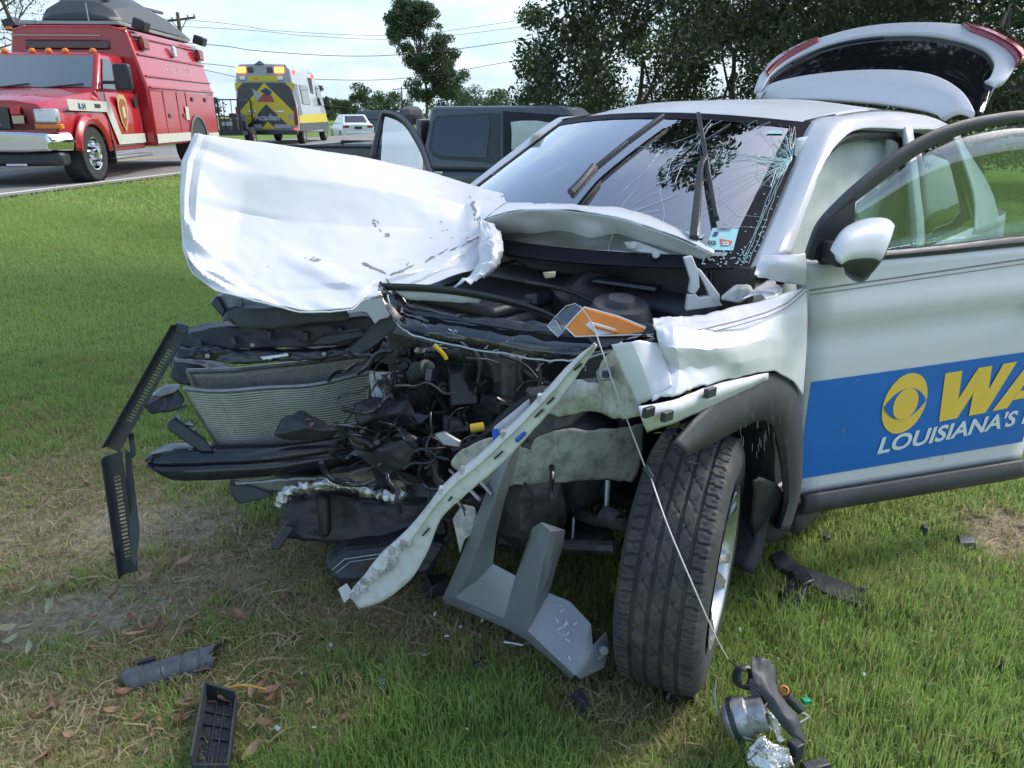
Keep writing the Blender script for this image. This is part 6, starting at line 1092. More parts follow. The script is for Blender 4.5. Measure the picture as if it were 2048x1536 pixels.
# broken black bracket on the right lawn
def bracket():
    h = .035; mb = []
    def pl(L, z0, th): return [(lambda q: Vector((q.x, q.y, gz(q.x, q.y) + z0 + dz)))(wg(u, v)) for u, v, dz in L], th
    t = None
    for L, z0, th, nm in (([(1534, 1142, .05), (1560, 1136, .06), (1600, 1165, .05), (1650, 1185, .05), (1700, 1200, .04), (1742, 1208, .02), (1728, 1228, .02), (1690, 1226, .03), (1640, 1212, .04), (1580, 1180, .05), (1545, 1165, .05)], .0, .02, 'broken_bracket'), ([(1545, 1195, .01), (1580, 1170, .05), (1618, 1180, .05), (1600, 1228, .02), (1570, 1235, .0), (1548, 1215, .0)], .0, .02, 'ribbed_pocket'), ([(1575, 1180, .06), (1610, 1182, .065), (1625, 1195, .05), (1600, 1205, .05)], .01, .012, 'top_boss')):
        P, th = pl(L, z0, th); o = MB().plate(P, ZU * th).build(nm, M_black if nm != 'top_boss' else M_blackgl, t, bevel=.005)
        if t is None: t = tag(o, 'broken black plastic bracket lying on the green lawn right of the wheel', 'bracket')
    for k in range(4): a, b = wg(1556 + k * 12, 1200 + 4 * k), wg(1566 + k * 11, 1226); MB().beam(a + ZU * .045, b + ZU * .03, .006, .02).build('rib', M_blackgl, t, bevel=.001)
    MB().box(wg(1722, 1206) + ZU * .05, (.03, .012, .03), .4).build('clip', M_clad, t, bevel=.002); MB().box(wg(1546, 1190) + ZU * .03, (.02, .02, .015), .4).build('chip', M_leaves[0], t)
bracket()
# torn-off lamp unit at the lower right
def lamp_unit():
    g = wg(1540, 1440); t = thing('lamp_unit', 'torn off projector lamp unit with wires on the lawn by the wheel', 'lamp unit', (g.x, g.y, gz(g.x, g.y))); o = Vector(t.location)
    def W(u, v, d): return wd(u, v, d) - o
    a, b = W(1455, 1440, 1.93), W(1530, 1425, 1.90); ax = b - a
    MB().lathe([(.001, -.012), (.030, -.006), (.040, .0), (.047, .006), (.050, .02), (.050, .055), (.044, .06), (.044, .10), (.001, .105)], a, ax, 28).build('projector', mat('worn_silver_housing', (.42, .43, .44), .4, metal=.4, var=.5, vscale=30, bump=.5, bscale=40, dirt=((.08, .08, .08), .6, 26)), t, smooth=True, angle=30)
    MB().lathe([(.051, .012), (.053, .014), (.053, .024), (.051, .026)], a, ax, 28).build('clamp_ring', M_black, t, smooth=True); MB().lathe([(.0, -.02), (.02, -.018), (.03, -.01), (.034, -.004)], a, ax, 24).build('lens', M_clear, t, smooth=True)
    rows = [[W(1500, 1315, 1.90), W(1520, 1318, 1.89), W(1545, 1335, 1.90)], [W(1505, 1360, 1.86), W(1530, 1370, 1.85), W(1555, 1385, 1.87)], [W(1540, 1420, 1.83), W(1565, 1425, 1.82), W(1590, 1440, 1.84)], [W(1575, 1470, 1.82), W(1595, 1480, 1.81), W(1610, 1492, 1.83)]]
    patch(rows, 6, 6, lambda p, a, b: p + crease(p, .014, 14)).build('torn_cover', M_clad, t, smooth=True, solid=.004, angle=40)
    MB().lathe([(.026, 0), (.03, .004), (.03, .03), (.024, .034), (.022, .02), (.022, .0), (.026, 0)], W(1482, 1352, 1.96), (.3, -.8, .5), 18).build('socket', M_black, t, smooth=True); mb = MB()
    for k in range(4): mb.tube(crom([W(1500, 1360 + k * 7, 1.93), W(1530, 1382 + k * 8, 1.90), W(1560, 1410 + k * 8, 1.89)], 4), .006, 6)
    mb.build('bellows', M_blackgl, t, smooth=True)
    rows = [[W(1500, 1500, 1.86), W(1530, 1480, 1.85), W(1545, 1500, 1.86)], [W(1490, 1530, 1.85), W(1530, 1510, 1.83), W(1575, 1500, 1.84)], [W(1500, 1570, 1.84), W(1540, 1540, 1.82), W(1590, 1545, 1.83)]]
    patch(rows, 7, 7, lambda p, a, b: p + crease(p, .02, 16) + crease(p, .008, 50), .7).build('crumpled_reflector', M_silver, t, smooth=True, solid=.002, angle=18); patch([[W(1535, 1425, 1.87), W(1555, 1440, 1.86), W(1568, 1480, 1.86)], [W(1530, 1435, 1.88), W(1545, 1455, 1.87), W(1555, 1490, 1.87)]], 6, 4, lambda p, a, b: p + crease(p, .012, 24)).build('crumpled_reflector', M_silver, t, smooth=True, solid=.003)
    MB().lathe([(.008, 0), (.012, .002), (.012, .012), (.008, .014)], W(1566, 1382, 1.90), (0, -.6, .8), 18).build('orange_ring', mat('dull_orange', (.5, .13, .02), .5), t, smooth=True); MB().tube([W(1572, 1392, 1.91), W(1600, 1420, 1.92)], .012, 10).build('bulb_holder', M_black, t, smooth=True); MB().box(W(1612, 1402, 1.93), (.02, .014, .012), .3).build('green_clip', mat('green_plastic', (.01, .33, .16), .35), t, bevel=.002)
    for i, L in enumerate(([(1456, 1318, 1.92), (1470, 1330, 1.93), (1495, 1345, 1.92)], [(1432, 1360, 1.97), (1430, 1400, 1.96), (1445, 1440, 1.93), (1490, 1475, 1.88), (1540, 1490, 1.86)], [(1460, 1450, 1.92), (1485, 1500, 1.88), (1510, 1540, 1.86)], [(1535, 1405, 1.88), (1510, 1440, 1.87), (1496, 1470, 1.88)], [(1480, 1478, 1.88), (1540, 1492, 1.85), (1590, 1520, 1.83)], [(1600, 1425, 1.92), (1618, 1432, 1.92), (1600, 1445, 1.91)])): MB().tube(crom([W(*p) for p in L], 5), .0022, 5).build('wire', M_wireg if i % 2 else M_hose, t, smooth=True)
    MB().box(W(1590, 1500, 1.86), (.03, .03, .05), .5).box(W(1630, 1535, 1.86), (.07, .03, .03), .3).build('bracket_foot', M_black, t, bevel=.004)
lamp_unit()
# small scraps
def scrap(L, h, name, lab, m, cat='plastic scrap', bev=.003):
    P = [wg(u, v) for u, v in L]; P = [Vector((p.x, p.y, gz(p.x, p.y) + .012)) for p in P]; c = sum(P, Vector()) / len(P); mb = MB(); n = len(P); top = [p.lerp(c, .25) + ZU * h * random.uniform(.7, 1.2) for p in P]
    mb.add(P + top, [tuple(range(n, 2 * n))] + [(i, (i + 1) % n, n + (i + 1) % n, n + i) for i in range(n)]); return tag(mb.build(name, m, None, bevel=bev), lab, cat, 'scraps of the wreck')
scrap([(948, 1300), (968, 1302), (966, 1350), (950, 1352)], .03, 'plastic_scrap', 'narrow black scrap standing in the grass below the skid plate', M_blackgl); o = scrap([(1138, 1412), (1160, 1408), (1182, 1428), (1172, 1446), (1150, 1440)], .05, 'plastic_scrap', 'angular black scrap in the grass left of the tyre foot', M_black); MB().beam(Vector(wg(1160, 1414)) + ZU * .06, Vector(wg(1180, 1440)) + ZU * .05, .006, .004).build('edge', M_clad, o)
scrap([(1318, 1382), (1384, 1380), (1388, 1412), (1330, 1416)], .035, 'plastic_scrap', 'ribbed black scrap pressed into the lawn under the tyre', M_blackgl); scrap([(756, 1380), (776, 1378), (772, 1400), (758, 1402)], .04, 'plastic_scrap', 'small bluish grey scrap in the long grass at centre', mat('bluish_plastic', (.07, .09, .12), .35)); scrap([(845, 1180), (900, 1165), (905, 1190), (860, 1205)], .05, 'plastic_scrap', 'black scrap between the white strip and the skid plate', M_black)
scrap([(670, 1368), (684, 1366), (686, 1380), (672, 1380)], .03, 'plastic_scrap', 'tiny dark scrap among dead leaves at lower left', M_black); scrap([(1905, 1088), (1950, 1086), (1952, 1104), (1912, 1106)], .03, 'plastic_scrap', 'small black scrap in the grass at right near bare earth', M_black); scrap([(1840, 1060), (1856, 1058), (1854, 1072), (1842, 1072)], .025, 'plastic_scrap', 'tiny black scrap in the grass below the door', M_black); scrap([(1995, 1330), (2012, 1332), (2006, 1346), (1996, 1344)], .025, 'plastic_scrap', 'tiny black scrap near the right edge of the lawn', M_black); scrap([(1640, 1080), (1662, 1078), (1660, 1092), (1644, 1092)], .025, 'plastic_scrap', 'tiny black scrap beside the rear of the wheel arch', M_black)
a, b, c_ = wg(1008, 1302), wg(1048, 1306), wg(1072, 1296); t = tag(MB().tube([a + ZU * .035, b + ZU * .03], .005, 6).tube([b + ZU * .03, c_ + ZU * .04], .006, 6).build('metal_bracket', mat('bright_steel', (.55, .56, .55), .3, metal=.7), None, smooth=True), 'small bright steel bracket lying in the grass under the skid plate', 'bracket'); MB().lathe([(.004, 0), (.012, 0), (.012, .006), (.004, .006)], c_ + ZU * .045, (0, -.5, .8), 12).build('eyelet', M_gmetal, t)
cr_ = MB(); random.seed(9)
for i in range(150):
    u = random.gauss(1050, 330); v = random.uniform(1090, 1500); p = wg(u, v); s_ = random.uniform(.004, .014); cr_.box((p.x, p.y, gz(p.x, p.y) + random.uniform(.015, .04)), (s_, s_ * random.uniform(.4, 1), s_ * .4), Matrix.Rotation(random.uniform(-1, 1), 3, 'X') @ Matrix.Rotation(random.uniform(0, 3), 3, 'Z'), 0 if random.random() < .6 else 1)
tag(cr_.build('wreck_crumbs', [M_black, M_clear_e]), 'tiny crumbs of glass and plastic strewn in the grass', 'debris', kind='stuff')
# ================================================================== OTHER VEHICLES
class Frame:
    def __init__(s, o, ang): s.o = Vector(o); s.a = ang; s.x = Vector((math.cos(ang), math.sin(ang), 0)); s.y = Vector((-math.sin(ang), math.cos(ang), 0))
    def loc(s, p): p = Vector(p) - s.o; return Vector((p.dot(s.x), p.dot(s.y), p.z))
    def at(s, u, v, ax, val):
        o = s.loc(CAM); e = s.loc(CAM + sight(u, v)) - o; return o + e * ((val - o[ax]) / e[ax])
def loft(secs, close=True):                           # secs: [(x, [(y,z) half profile from top centre down])]
    mb = MB(); n = len(secs[0][1]); ring = []
    for x, h in secs:
        full = [(-y, z) for y, z in reversed(h[1:] if h[0][0] == 0 else h)] + list(h); ring.append([(x, y, z) for y, z in full])
    m = len(ring[0]); vs = [p for r in ring for p in r]; fs = [(i * m + j, i * m + j + 1, (i + 1) * m + j + 1, (i + 1) * m + j) for i in range(len(ring) - 1) for j in range(m - 1)]
    fs += [(i * m, (i + 1) * m, (i + 1) * m + m - 1, i * m + m - 1) for i in range(len(ring) - 1)]
    if close: fs += [tuple(range(m)), tuple((len(ring) - 1) * m + j for j in reversed(range(m)))]
    return mb.add(vs, fs)
M_dglass = mat('dark_vehicle_glass', (0.015, 0.02, 0.025), 0.04, coat=.6, spec=.8); M_chrome = mat('chrome', (.75, .76, .78), .08, metal=1.0); M_redp = mat('fire_engine_red', (0.36, 0.012, 0.02), 0.22, coat=.7, var=.06, vscale=1.2); M_amber = mat('amber_lamp', (.75, .20, .01), .25, coat=.4); M_stripe = mat('pale_reflective_stripe', (.50, .52, .46), .4, var=.06, vscale=8); M_lampw = mat('lamp_glass', (.6, .64, .66), .1, metal=.5, var=.3, vscale=12); M_tyre2 = mat('road_tyre', (.022, .023, .025), .8, var=.2, vscale=8)
def road_wheel(parent, c, ax, r, w, rimm, r_rim, dish=.0):
    t = MB().lathe([(r_rim, -w / 2), (r * .93, -w / 2), (r, -w * .36), (r, w * .36), (r * .93, w / 2), (r_rim, w / 2)], c, ax, 36).build('wheel', M_tyre2, parent, smooth=True, angle=50)
    MB().lathe([(r_rim + .002, w / 2 - .004), (r_rim * .94, w / 2 - .01), (r_rim * .86, w / 2 - .06 - dish), (r_rim * .45, w / 2 - .05 - dish), (r_rim * .36, w / 2 + dish * .4), (.001, w / 2 + dish * .5)], c, ax, 28).build('rim', rimm, t, smooth=True, angle=40); return t
# ---- red rescue truck
T = Frame((-7.67, 12.373, ROAD_Z), R(-87.2)); trk = thing('rescue_truck', 'red fire rescue truck with amber roof lamps parked on the road', 'fire truck', T.o, T.a)
loft([(.80, [(0, 1.20), (.45, 1.19), (.74, 1.14), (.90, 1.02), (.96, .80), (.96, .62)]), (.55, [(0, 1.26), (.5, 1.25), (.80, 1.20), (.98, 1.04), (1.03, .80), (1.03, .62)]), (.0, [(0, 1.34), (.5, 1.33), (.82, 1.27), (1.0, 1.1), (1.05, .88), (1.05, .86)]), (-.45, [(0, 1.39), (.5, 1.38), (.86, 1.32), (1.0, 1.16), (1.05, .8), (1.04, .55)]), (-.72, [(0, 1.41), (.5, 1.40), (.9, 1.36), (1.0, 1.2), (1.04, .8), (1.03, .45)])]).build('hood', M_redp, trk, bevel=.03, angle=30, seg=3)
loft([(-.66, [(0, 1.40), (.6, 1.40), (.95, 1.37), (1.02, 1.1), (1.03, .8), (1.02, .42)]), (-2.12, [(0, 1.40), (.6, 1.40), (.97, 1.37), (1.03, 1.1), (1.04, .8), (1.02, .42)])]).build('cab_body', M_redp, trk, bevel=.03, angle=30, seg=3)
def gh(z, t): pass
def frustum(b, t, zb, zt): # b,t = (x0,x1,halfwidth)
    P = [(b[0], -b[2], zb), (b[0], b[2], zb), (b[1], b[2], zb), (b[1], -b[2], zb), (t[0], -t[2], zt), (t[0], t[2], zt), (t[1], t[2], zt), (t[1], -t[2], zt)]; return MB().add(P, [(3, 2, 1, 0), (4, 5, 6, 7), (0, 1, 5, 4), (1, 2, 6, 5), (2, 3, 7, 6), (3, 0, 4, 7)])
frustum((-.68, -2.12, .98), (-1.28, -2.12, .84), 1.36, 1.98).build('cab_roof', M_redp, trk, bevel=.05, angle=20, seg=3)
def lerpq(q, a, b): return q[0].lerp(q[1], a).lerp(q[3].lerp(q[2], a), b)
def inset(q, m, lift):
    q = [Vector(p) for p in q]; c = [lerpq(q, *ab) for ab in ((m[0], m[1]), (1 - m[0], m[1]), (1 - m[0], 1 - m[1]), (m[0], 1 - m[1]))]; n = (q[1] - q[0]).cross(q[3] - q[0]).normalized() * lift; return [p + n for p in c]
def panel(q, name, m, parent, lift=.006, th=.004, mrg=(0, 0), bev=0):
    P = inset(q, mrg, lift); n = (P[1] - P[0]).cross(P[3] - P[0]).normalized(); return MB().plate(P, n * -th).build(name, m, parent, bevel=bev)
fq = [(-.68, -.98, 1.36), (-.68, .98, 1.36), (-1.28, .84, 1.98), (-1.28, -.84, 1.98)]; panel(fq, 'windscreen', mat('pale_reflecting_windscreen', (.10, .14, .16), .05, coat=1.0, spec=1.0), trk, .008, .004, (.05, .09))
MB().tube([(-.70, .05, 1.40), (-.74, .75, 1.47)], .014, 5).tube([(-.70, -.7, 1.40), (-.74, -.1, 1.47)], .014, 5).build('wiper', M_black, trk)
sq = [(-.72, .985, 1.38), (-1.75, .985, 1.38), (-1.75, .868, 1.90), (-1.22, .862, 1.90)]; side_w = MB().plate([Vector(p) + Vector((0, .004, 0)) for p in [(-.86, .975, 1.40), (-1.78, .975, 1.40), (-1.70, .895, 1.74), (-1.52, .875, 1.86), (-1.26, .87, 1.88)]], (0, .012, .004)).build('side_window', M_dglass, trk)
for k, y in enumerate((-.72, -.27, 0, .27, .72)): MB().ball((-1.33, y, 2.0), (.05, .06, .05), 10).build('marker_lamp', M_amber, trk, smooth=True)
MB().box((.60, 0, .93), (.40, 1.50, .44)).build('grille_guard', M_black, trk, bevel=.08, seg=3); MB().box((.82, 0, .95), (.03, .7, .30)).build('grille', M_blackgl, trk, bevel=.01)
for z in (.86, .96, 1.06): MB().box((.84, -.1, z), (.02, .62, .025)).build('grille_bar', M_chrome, trk, bevel=.005)
MB().box((.85, .46, 1.05), (.02, .13, .1)).build('red_lamp', mat('red_lens', (.6, .05, .04), .2), trk, bevel=.006); MB().box((.85, .48, .93), (.02, .16, .11)).build('clear_lamp', mat('tan_lens', (.5, .42, .28), .3), trk, bevel=.006); MB().box((.86, .10, 1.0), (.03, .05, .46)).build('grille_post', M_chrome, trk, bevel=.01)
for s in (1, -1):
    MB().box((.78, s * .86, .98), (.10, .34, .20)).build('headlamp', M_lampw, trk, bevel=.03); MB().box((.78, s * .87, .835), (.10, .38, .07)).build('turn_lamp', M_amber, trk, bevel=.012)
loft([(.98, [(0, .78), (.6, .76), (.9, .74), (.95, .62), (.90, .5), (.6, .48)]), (.6, [(0, .78), (.8, .78), (1.08, .76), (1.12, .62), (1.08, .48), (.6, .48)])]).build('front_bumper', M_chrome, trk, bevel=.04, angle=30, seg=3); MB().box((.72, 0, .38), (.3, 2.0, .2)).build('air_dam', M_black, trk, bevel=.05); MB().box((.86, .35, .30), (.1, .3, .05)).build('tow_hook', M_chrome, trk, bevel=.015)
arc = [(0 + .56 * math.cos(t), 1.06, .44 + .56 * math.sin(t)) for t in np.linspace(R(5), R(178), 12)]; arc2 = [(0 + .45 * math.cos(t), 1.09, .42 + .45 * math.sin(t)) for t in np.linspace(R(5), R(178), 12)]
for s in (1, -1):
    patch([[Vector((x, s * y, z)) for x, y, z in arc], [Vector((x, s * (y + .03), z)) for x, y, z in [((a[0] + b[0]) / 2, 1.09, (a[2] + b[2]) / 2) for a, b in zip(arc, arc2)]], [Vector((x, s * y, z)) for x, y, z in arc2]], 2, 3).build('fender_flare', M_redp, trk, smooth=True, solid=.03)
    MB().lathe([(.46, -.25), (.46, .04)], (0, s * 1.03, .42), (0, s, 0), 30).build('wheel_well', M_black, trk); road_wheel(trk, Vector((0, s * .96, .42)), (0, s, 0), .42, .26, M_chrome, .245, .10); road_wheel(trk, Vector((-4.4, s * 1.0, .42)), (0, s, 0), .42, .26, M_chrome, .245, -.06)
    MB().box((-.62, s * .98, .42), (.04, .3, .4)).build('mud_flap', M_black, trk, bevel=.01)
    mr = MB().box((-.95, s * 1.30, 1.58), (.12, .28, .42)).build('mirror', M_black, trk, bevel=.05, seg=3); MB().tube([(-.9, s * .98, 1.5), (-.95, s * 1.2, 1.5)], .03, 6).build('mirror_arm', M_black, mr); MB().box((-1.35, s * 1.06, .32), (1.5, .18, .05)).build('running_board', M_gmetal, trk, bevel=.015); MB().box((-1.9, s * 1.044, 1.22), (.10, .02, .2)).build('door_handle', M_black, trk, bevel=.006)
    dl = MB(); [dl.beam(a, b, .012, .012) for a, b in (((-.78, s * 1.036, .5), (-.78, s * 1.03, 1.36)), ((-2.02, s * 1.036, .5), (-2.02, s * 1.03, 1.36)), ((-.78, s * 1.036, .5), (-2.02, s * 1.036, .5)))]; dl.build('door_seam', M_grey, trk)
    st = MB(); 
    for P in ([(.52, 1.22), (.50, 1.06), (-.72, 1.04), (-.72, 1.20)], [(-.72, 1.20), (-.72, 1.04), (-1.0, .52), (-1.14, .66), (-.86, 1.2)], [(-1.0, .52), (-1.14, .68), (-2.1, .68), (-2.1, .52)]): st.plate([(x, s * (1.048 if x < .1 else 1.052), z) for x, z in P], (0, s * .004, 0))
    st.build('white_stripe', M_stripe, trk)
    em = MB().plate([(-1.35 + .17 * x, s * 1.046, 1.02 + .30 * z) for x, z in ((-1, .75), (-.5, 1), (.5, 1), (1, .75), (1.05, .2), (.75, -.45), (0, -1), (-.75, -.45), (-1.05, .2))], (0, s * .006, 0)).build('door_emblem', mat('gold_edge', (.48, .36, .16), .4), trk); MB().plate([(-1.35 + .12 * x, s * 1.054, 1.02 + .23 * z) for x, z in ((-1, .75), (-.5, 1), (.5, 1), (1, .75), (1.05, .2), (.75, -.45), (0, -1), (-.75, -.45), (-1.05, .2))], (0, s * .004, 0)).build('emblem_field', mat('emblem_maroon', (.30, .10, .03), .4), em); MB().box((-1.35, s * 1.06, 1.04), (.10, .006, .18)).build('emblem_figure', mat('emblem_tan', (.55, .45, .28), .4), em)
lettering('lettering', 'R-24', .12, M_navy, trk, (.10, 1.060, 1.08), (-1, 0, 0), (0, 0, 1), offset=.004); MB().box((-.42, 1.052, 1.13), (.2, .012, .06)).build('fender_vent', M_black, trk)
# box body with inward sloping upper sides
loft([(-2.14, [(0, 2.48), (.7, 2.48), (.98, 2.42), (1.22, 1.45), (1.24, .45)]), (-5.75, [(0, 2.48), (.7, 2.48), (.98, 2.42), (1.22, 1.45), (1.24, .45)])]).build('rescue_body', M_redp, trk, bevel=.05, angle=12, seg=3)
for s in (1, -1):
    for z in (1.47, 1.66, 2.02, 2.32): y = 1.22 - (z - 1.45) * .247 + .012; MB().beam((-2.2, s * y, z), (-5.72, s * y, z), .04, .035).build('body_rail', M_redp, trk, bevel=.01)
    for x in (-2.75, -3.45, -3.95): MB().beam((x, s * 1.236, .5), (x, s * 1.226, 1.42), .01, .014).build('locker_seam', M_grey, trk)
    for x, z in ((-2.95, .98), (-3.7, .98), (-4.3, 1.30), (-5.1, 1.30)): MB().box((x, s * 1.24, z), (.1, .02, .08)).build('latch', M_grey, trk, bevel=.005)
    MB().plate([(x, s * 1.246, z) for x, z in ((-2.15, .50), (-3.9, .50), (-3.9, .66), (-2.15, .66))], (0, s * .004, 0)).build('white_stripe', M_stripe, trk); MB().plate([(x, s * 1.246, z) for x, z in ((-5.0, .50), (-5.7, .50), (-5.7, .62), (-5.0, .62))], (0, s * .004, 0)).build('white_stripe', M_stripe, trk); MB().plate([(x, s * 1.246, z) for x, z in ((-3.78, .9), (-3.95, .9), (-3.95, 1.15), (-3.78, 1.15))], (0, s * .004, 0)).build('white_stripe', M_stripe, trk)
    MB().lathe([(.50, -.3), (.50, .012), (.001, .012)], (-4.4, s * 1.235, .46), (0, s, 0), 30).build('wheel_well', M_black, trk); MB().lathe([(.50, 0), (.53, .015), (.53, .03), (.49, .03)], (-4.4, s * 1.235, .46), (0, s, 0), 30).build('arch_trim', M_gmetal, trk, smooth=True)
    for x in (-2.55, -5.5): MB().box((x, s * 1.10, 2.22), (.30, .10, .22)).build('scene_lamp', mat('dark_red_lens', (.20, .01, .015), .2, coat=.5), trk, bevel=.03)
    for x in (-2.5, -5.6): f = MB().box((x, s * 1.12, 2.52), (.30, .22, .18), Matrix.Rotation(R(-20 * s), 3, 'X')).build('flood_lamp', M_black, trk, bevel=.03)
    MB().box((-4.0, s * 1.10, 2.18), (.16, .06, .2)).build('clear_lamp', M_lampw, trk, bevel=.02)
lettering('lettering', 'FIRE  RESCUE', .24, mat('faded_lettering', (.42, .25, .24), .5), trk, (-4.1, 1.145, 1.76), (-1, 0, 0), (0, -.24, 1), offset=.004)
MB().box((-2.13, -.05, 2.16), (.06, 1.45, .16)).build('light_bar', mat('smoked_red', (.05, .012, .016), .2, coat=.5), trk, bevel=.03); MB().plate([(-2.12, y, z) for y, z in ((-.95, 2.30), (.55, 2.30), (.55, 2.315), (-.95, 2.315))], (.03, 0, 0)).build('trim_line', M_stripe, trk)
for y in (-1.0, .95): MB().box((-2.11, y, 2.42), (.03, .12, .04)).build('corner_lamp', M_amber, trk, bevel=.008)
MB().beam((-2.2, 0, 2.52), (-5.7, 0, 2.52), 1.7, .06).build('roof_deck', M_gmetal, trk, bevel=.01)
hull = []
for x, w, z0, z1 in ((-2.5, .55, 2.58, 2.70), (-2.7, .70, 2.56, 2.95), (-3.3, .78, 2.56, 3.12), (-4.2, .80, 2.56, 3.16), (-5.2, .78, 2.56, 3.05), (-6.0, .72, 2.56, 2.84), (-6.25, .68, 2.56, 2.62)): hull.append((x, [(0, z1), (w * .45, z1 - .02), (w * .85, z0 + (z1 - z0) * .6), (w, z0 + .08), (w * 1.04, z0)]))
hl_ = loft(hull).build('upturned_boat', mat('dark_grey_boat_hull', (.05, .058, .062), .5, var=.12, vscale=3, bump=.1, bscale=30), None, bevel=.03, angle=25, seg=2); hl_.location = T.o; hl_.rotation_euler = (0, 0, T.a); tag(hl_, 'dark grey upturned boat lying on the roof of the red truck', 'boat')
for k in (-.4, .0, .4): MB().beam((-2.75, k, 2.98), (-5.6, k, 3.06), .05, .06).build('keel_rib', mat('hull_rib', (.06, .068, .07), .5), hl_, bevel=.01)
MB().tube([(-2.3, .3, 2.5), (-2.3, .3, 2.85)], .012, 5).build('antenna', M_gmetal, trk)
# ---- ambulance seen from behind
A0 = wg(541, 290); A0 = CAM + sight(541, 290) * ((CAM_H - ROAD_Z) / -sight(541, 290).z); AM = Frame((A0.x, A0.y, ROAD_Z), R(92.5)); amb = thing('ambulance', 'white black and yellow ambulance van seen from behind', 'ambulance', AM.o, AM.a)
M_yel = mat('ambulance_yellow', (.58, .50, .02), .35, coat=.3); M_ablk = mat('ambulance_black', (.022, .028, .034), .25, coat=.4); M_awht = mat('ambulance_white', (.34, .37, .40), .3, coat=.4); M_flash = mat('lit_amber_beacon', (.9, .25, .03), .3, emit=((1, .22, .03), 3.0)); M_flashr = mat('lit_red_lamp', (.8, .05, .04), .3, emit=((1, .06, .04), 1.2))
loft([(0, [(0, 2.62), (.78, 2.60), (.90, 2.45), (1.03, 1.3), (1.04, .9), (1.04, .45)]), (3.9, [(0, 2.66), (.78, 2.64), (.90, 2.45), (1.02, 1.3), (1.04, .9), (1.04, .35)]), (4.7, [(0, 2.35), (.72, 2.32), (.85, 2.15), (1.0, 1.3), (1.02, .9), (1.02, .35)]), (5.5, [(0, 1.42), (.7, 1.40), (.9, 1.32), (.98, 1.15), (1.0, .8), (1.0, .4)]), (5.95, [(0, 1.0), (.6, .98), (.8, .95), (.88, .85), (.9, .7), (.9, .4)])]).build('body', M_awht, amb, bevel=.05, angle=25, seg=3)
def arear(P, name, m, x=-.012, parent=amb): return MB().plate([(x, -y, z) for y, z in P], (-.008, 0, 0)).build(name, m, parent)
# rear face: +y here means right in the picture
arear([(-.98, .62), (.98, .62), (1.0, 1.3), (.84, 2.02), (-.84, 2.02), (-1.0, 1.3)], 'rear_doors', M_ablk); arear([(-.98, 1.02), (-.60, 1.42), (-.12, 1.90), (0, 2.02), (.12, 1.90), (.60, 1.42), (.98, 1.02), (.98, .62), (.72, .62), (.0, 1.34), (-.72, .62), (-.98, .62)], 'yellow_chevron', M_yel, -.022); arear([(0, .78), (.26, .52), (-.26, .52)], 'yellow_triangle', M_yel, -.022)
arear([(-.52, 2.06), (.5, 2.06), (.5, 2.24), (-.52, 2.24)], 'yellow_header', M_yel); arear([(-.98, 2.02), (-.7, 2.02), (-.98, 1.75)], 'yellow_corner', M_yel, -.024); arear([(.98, 1.75), (.70, 2.02), (.98, 2.02)], 'yellow_corner', M_yel, -.024)
arear([(-.42, 1.85), (-.02, 1.55), (-.30, 1.42), (-.36, 1.6)], 'emblem_patch', M_awht, -.034); arear([(-.30, 1.42), (-.02, 1.70), (.22, 1.60), (.30, 1.40)], 'emblem_patch', mat('faded_red_patch', (.34, .07, .06), .4), -.036); arear([(-.15, 1.75), (.05, 1.86), (.25, 1.72), (.12, 1.60)], 'emblem_patch', M_navy, -.036)
lettering('lettering', 'Acadian', .27, M_awht, amb, (-.04, 0, .82), (0, -1, 0), (0, 0, 1), offset=.012); lettering('lettering', '112', .12, mat('orange_number', (.6, .2, .03), .4), amb, (-.03, .26, 2.10), (0, -1, 0), (0, 0, 1), offset=.004)
for y, m, w in ((-.72, M_flash, .3), (.55, M_flash, .3), (-.42, M_ablk, .2), (.24, M_ablk, .2)): MB().box((-.02, -y, 2.42), (.06, w, .17)).build('beacon', m, amb, bevel=.02)
for y in (-.70, .56): MB().box((-.02, -y, 2.16), (.05, .2, .12)).build('reversing_lamp', M_lampw, amb, bevel=.02)
for y in (-.50, .44): MB().box((-.03, -y, 1.10), (.03, .26, .07)).build('door_handle', M_lampw, amb, bevel=.02)
for s, y in ((1, -1.0), (-1, .97)): MB().box((-.02, -y, .95), (.06, .12, .60)).build('tail_lamp', M_red, amb, bevel=.02); MB().box((-.04, -y * .98, .52), (.04, .12, .05)).build('lit_lamp', M_flashr if y > 0 else M_lampw, amb, bevel=.01)
for y, r in ((-.82, .1), (.82, .1)): MB().lathe([(.001, 0), (r, 0), (r, .01)], (-.032, -y, .92), (-1, 0, 0), 18).build('round_sticker', M_awht, amb)
MB().box((-.05, 0, .42), (.18, 2.0, .16)).build('rear_bumper', M_ablk, amb, bevel=.03); arear([(.22, .56), (.78, .56), (.78, .68), (.22, .68)], 'website_plate', M_awht, -.03); arear([(-.5, .56), (-.22, .56), (-.22, .68), (-.5, .68)], 'number_plate', M_awht, -.03); MB().lathe([(0, .12), (.04, .10), (.2, .0)], (.1, .1, 2.6), (0, 0, 1), 10).build('roof_vent', M_ablk, amb)
def aside(P, name, m, y=-1.05): return MB().plate([(x, -1.042 + (0 if z < 1.3 else (z - 1.3) * .113), z) for x, z in P], (0, -.012, 0)).build(name, m, amb)
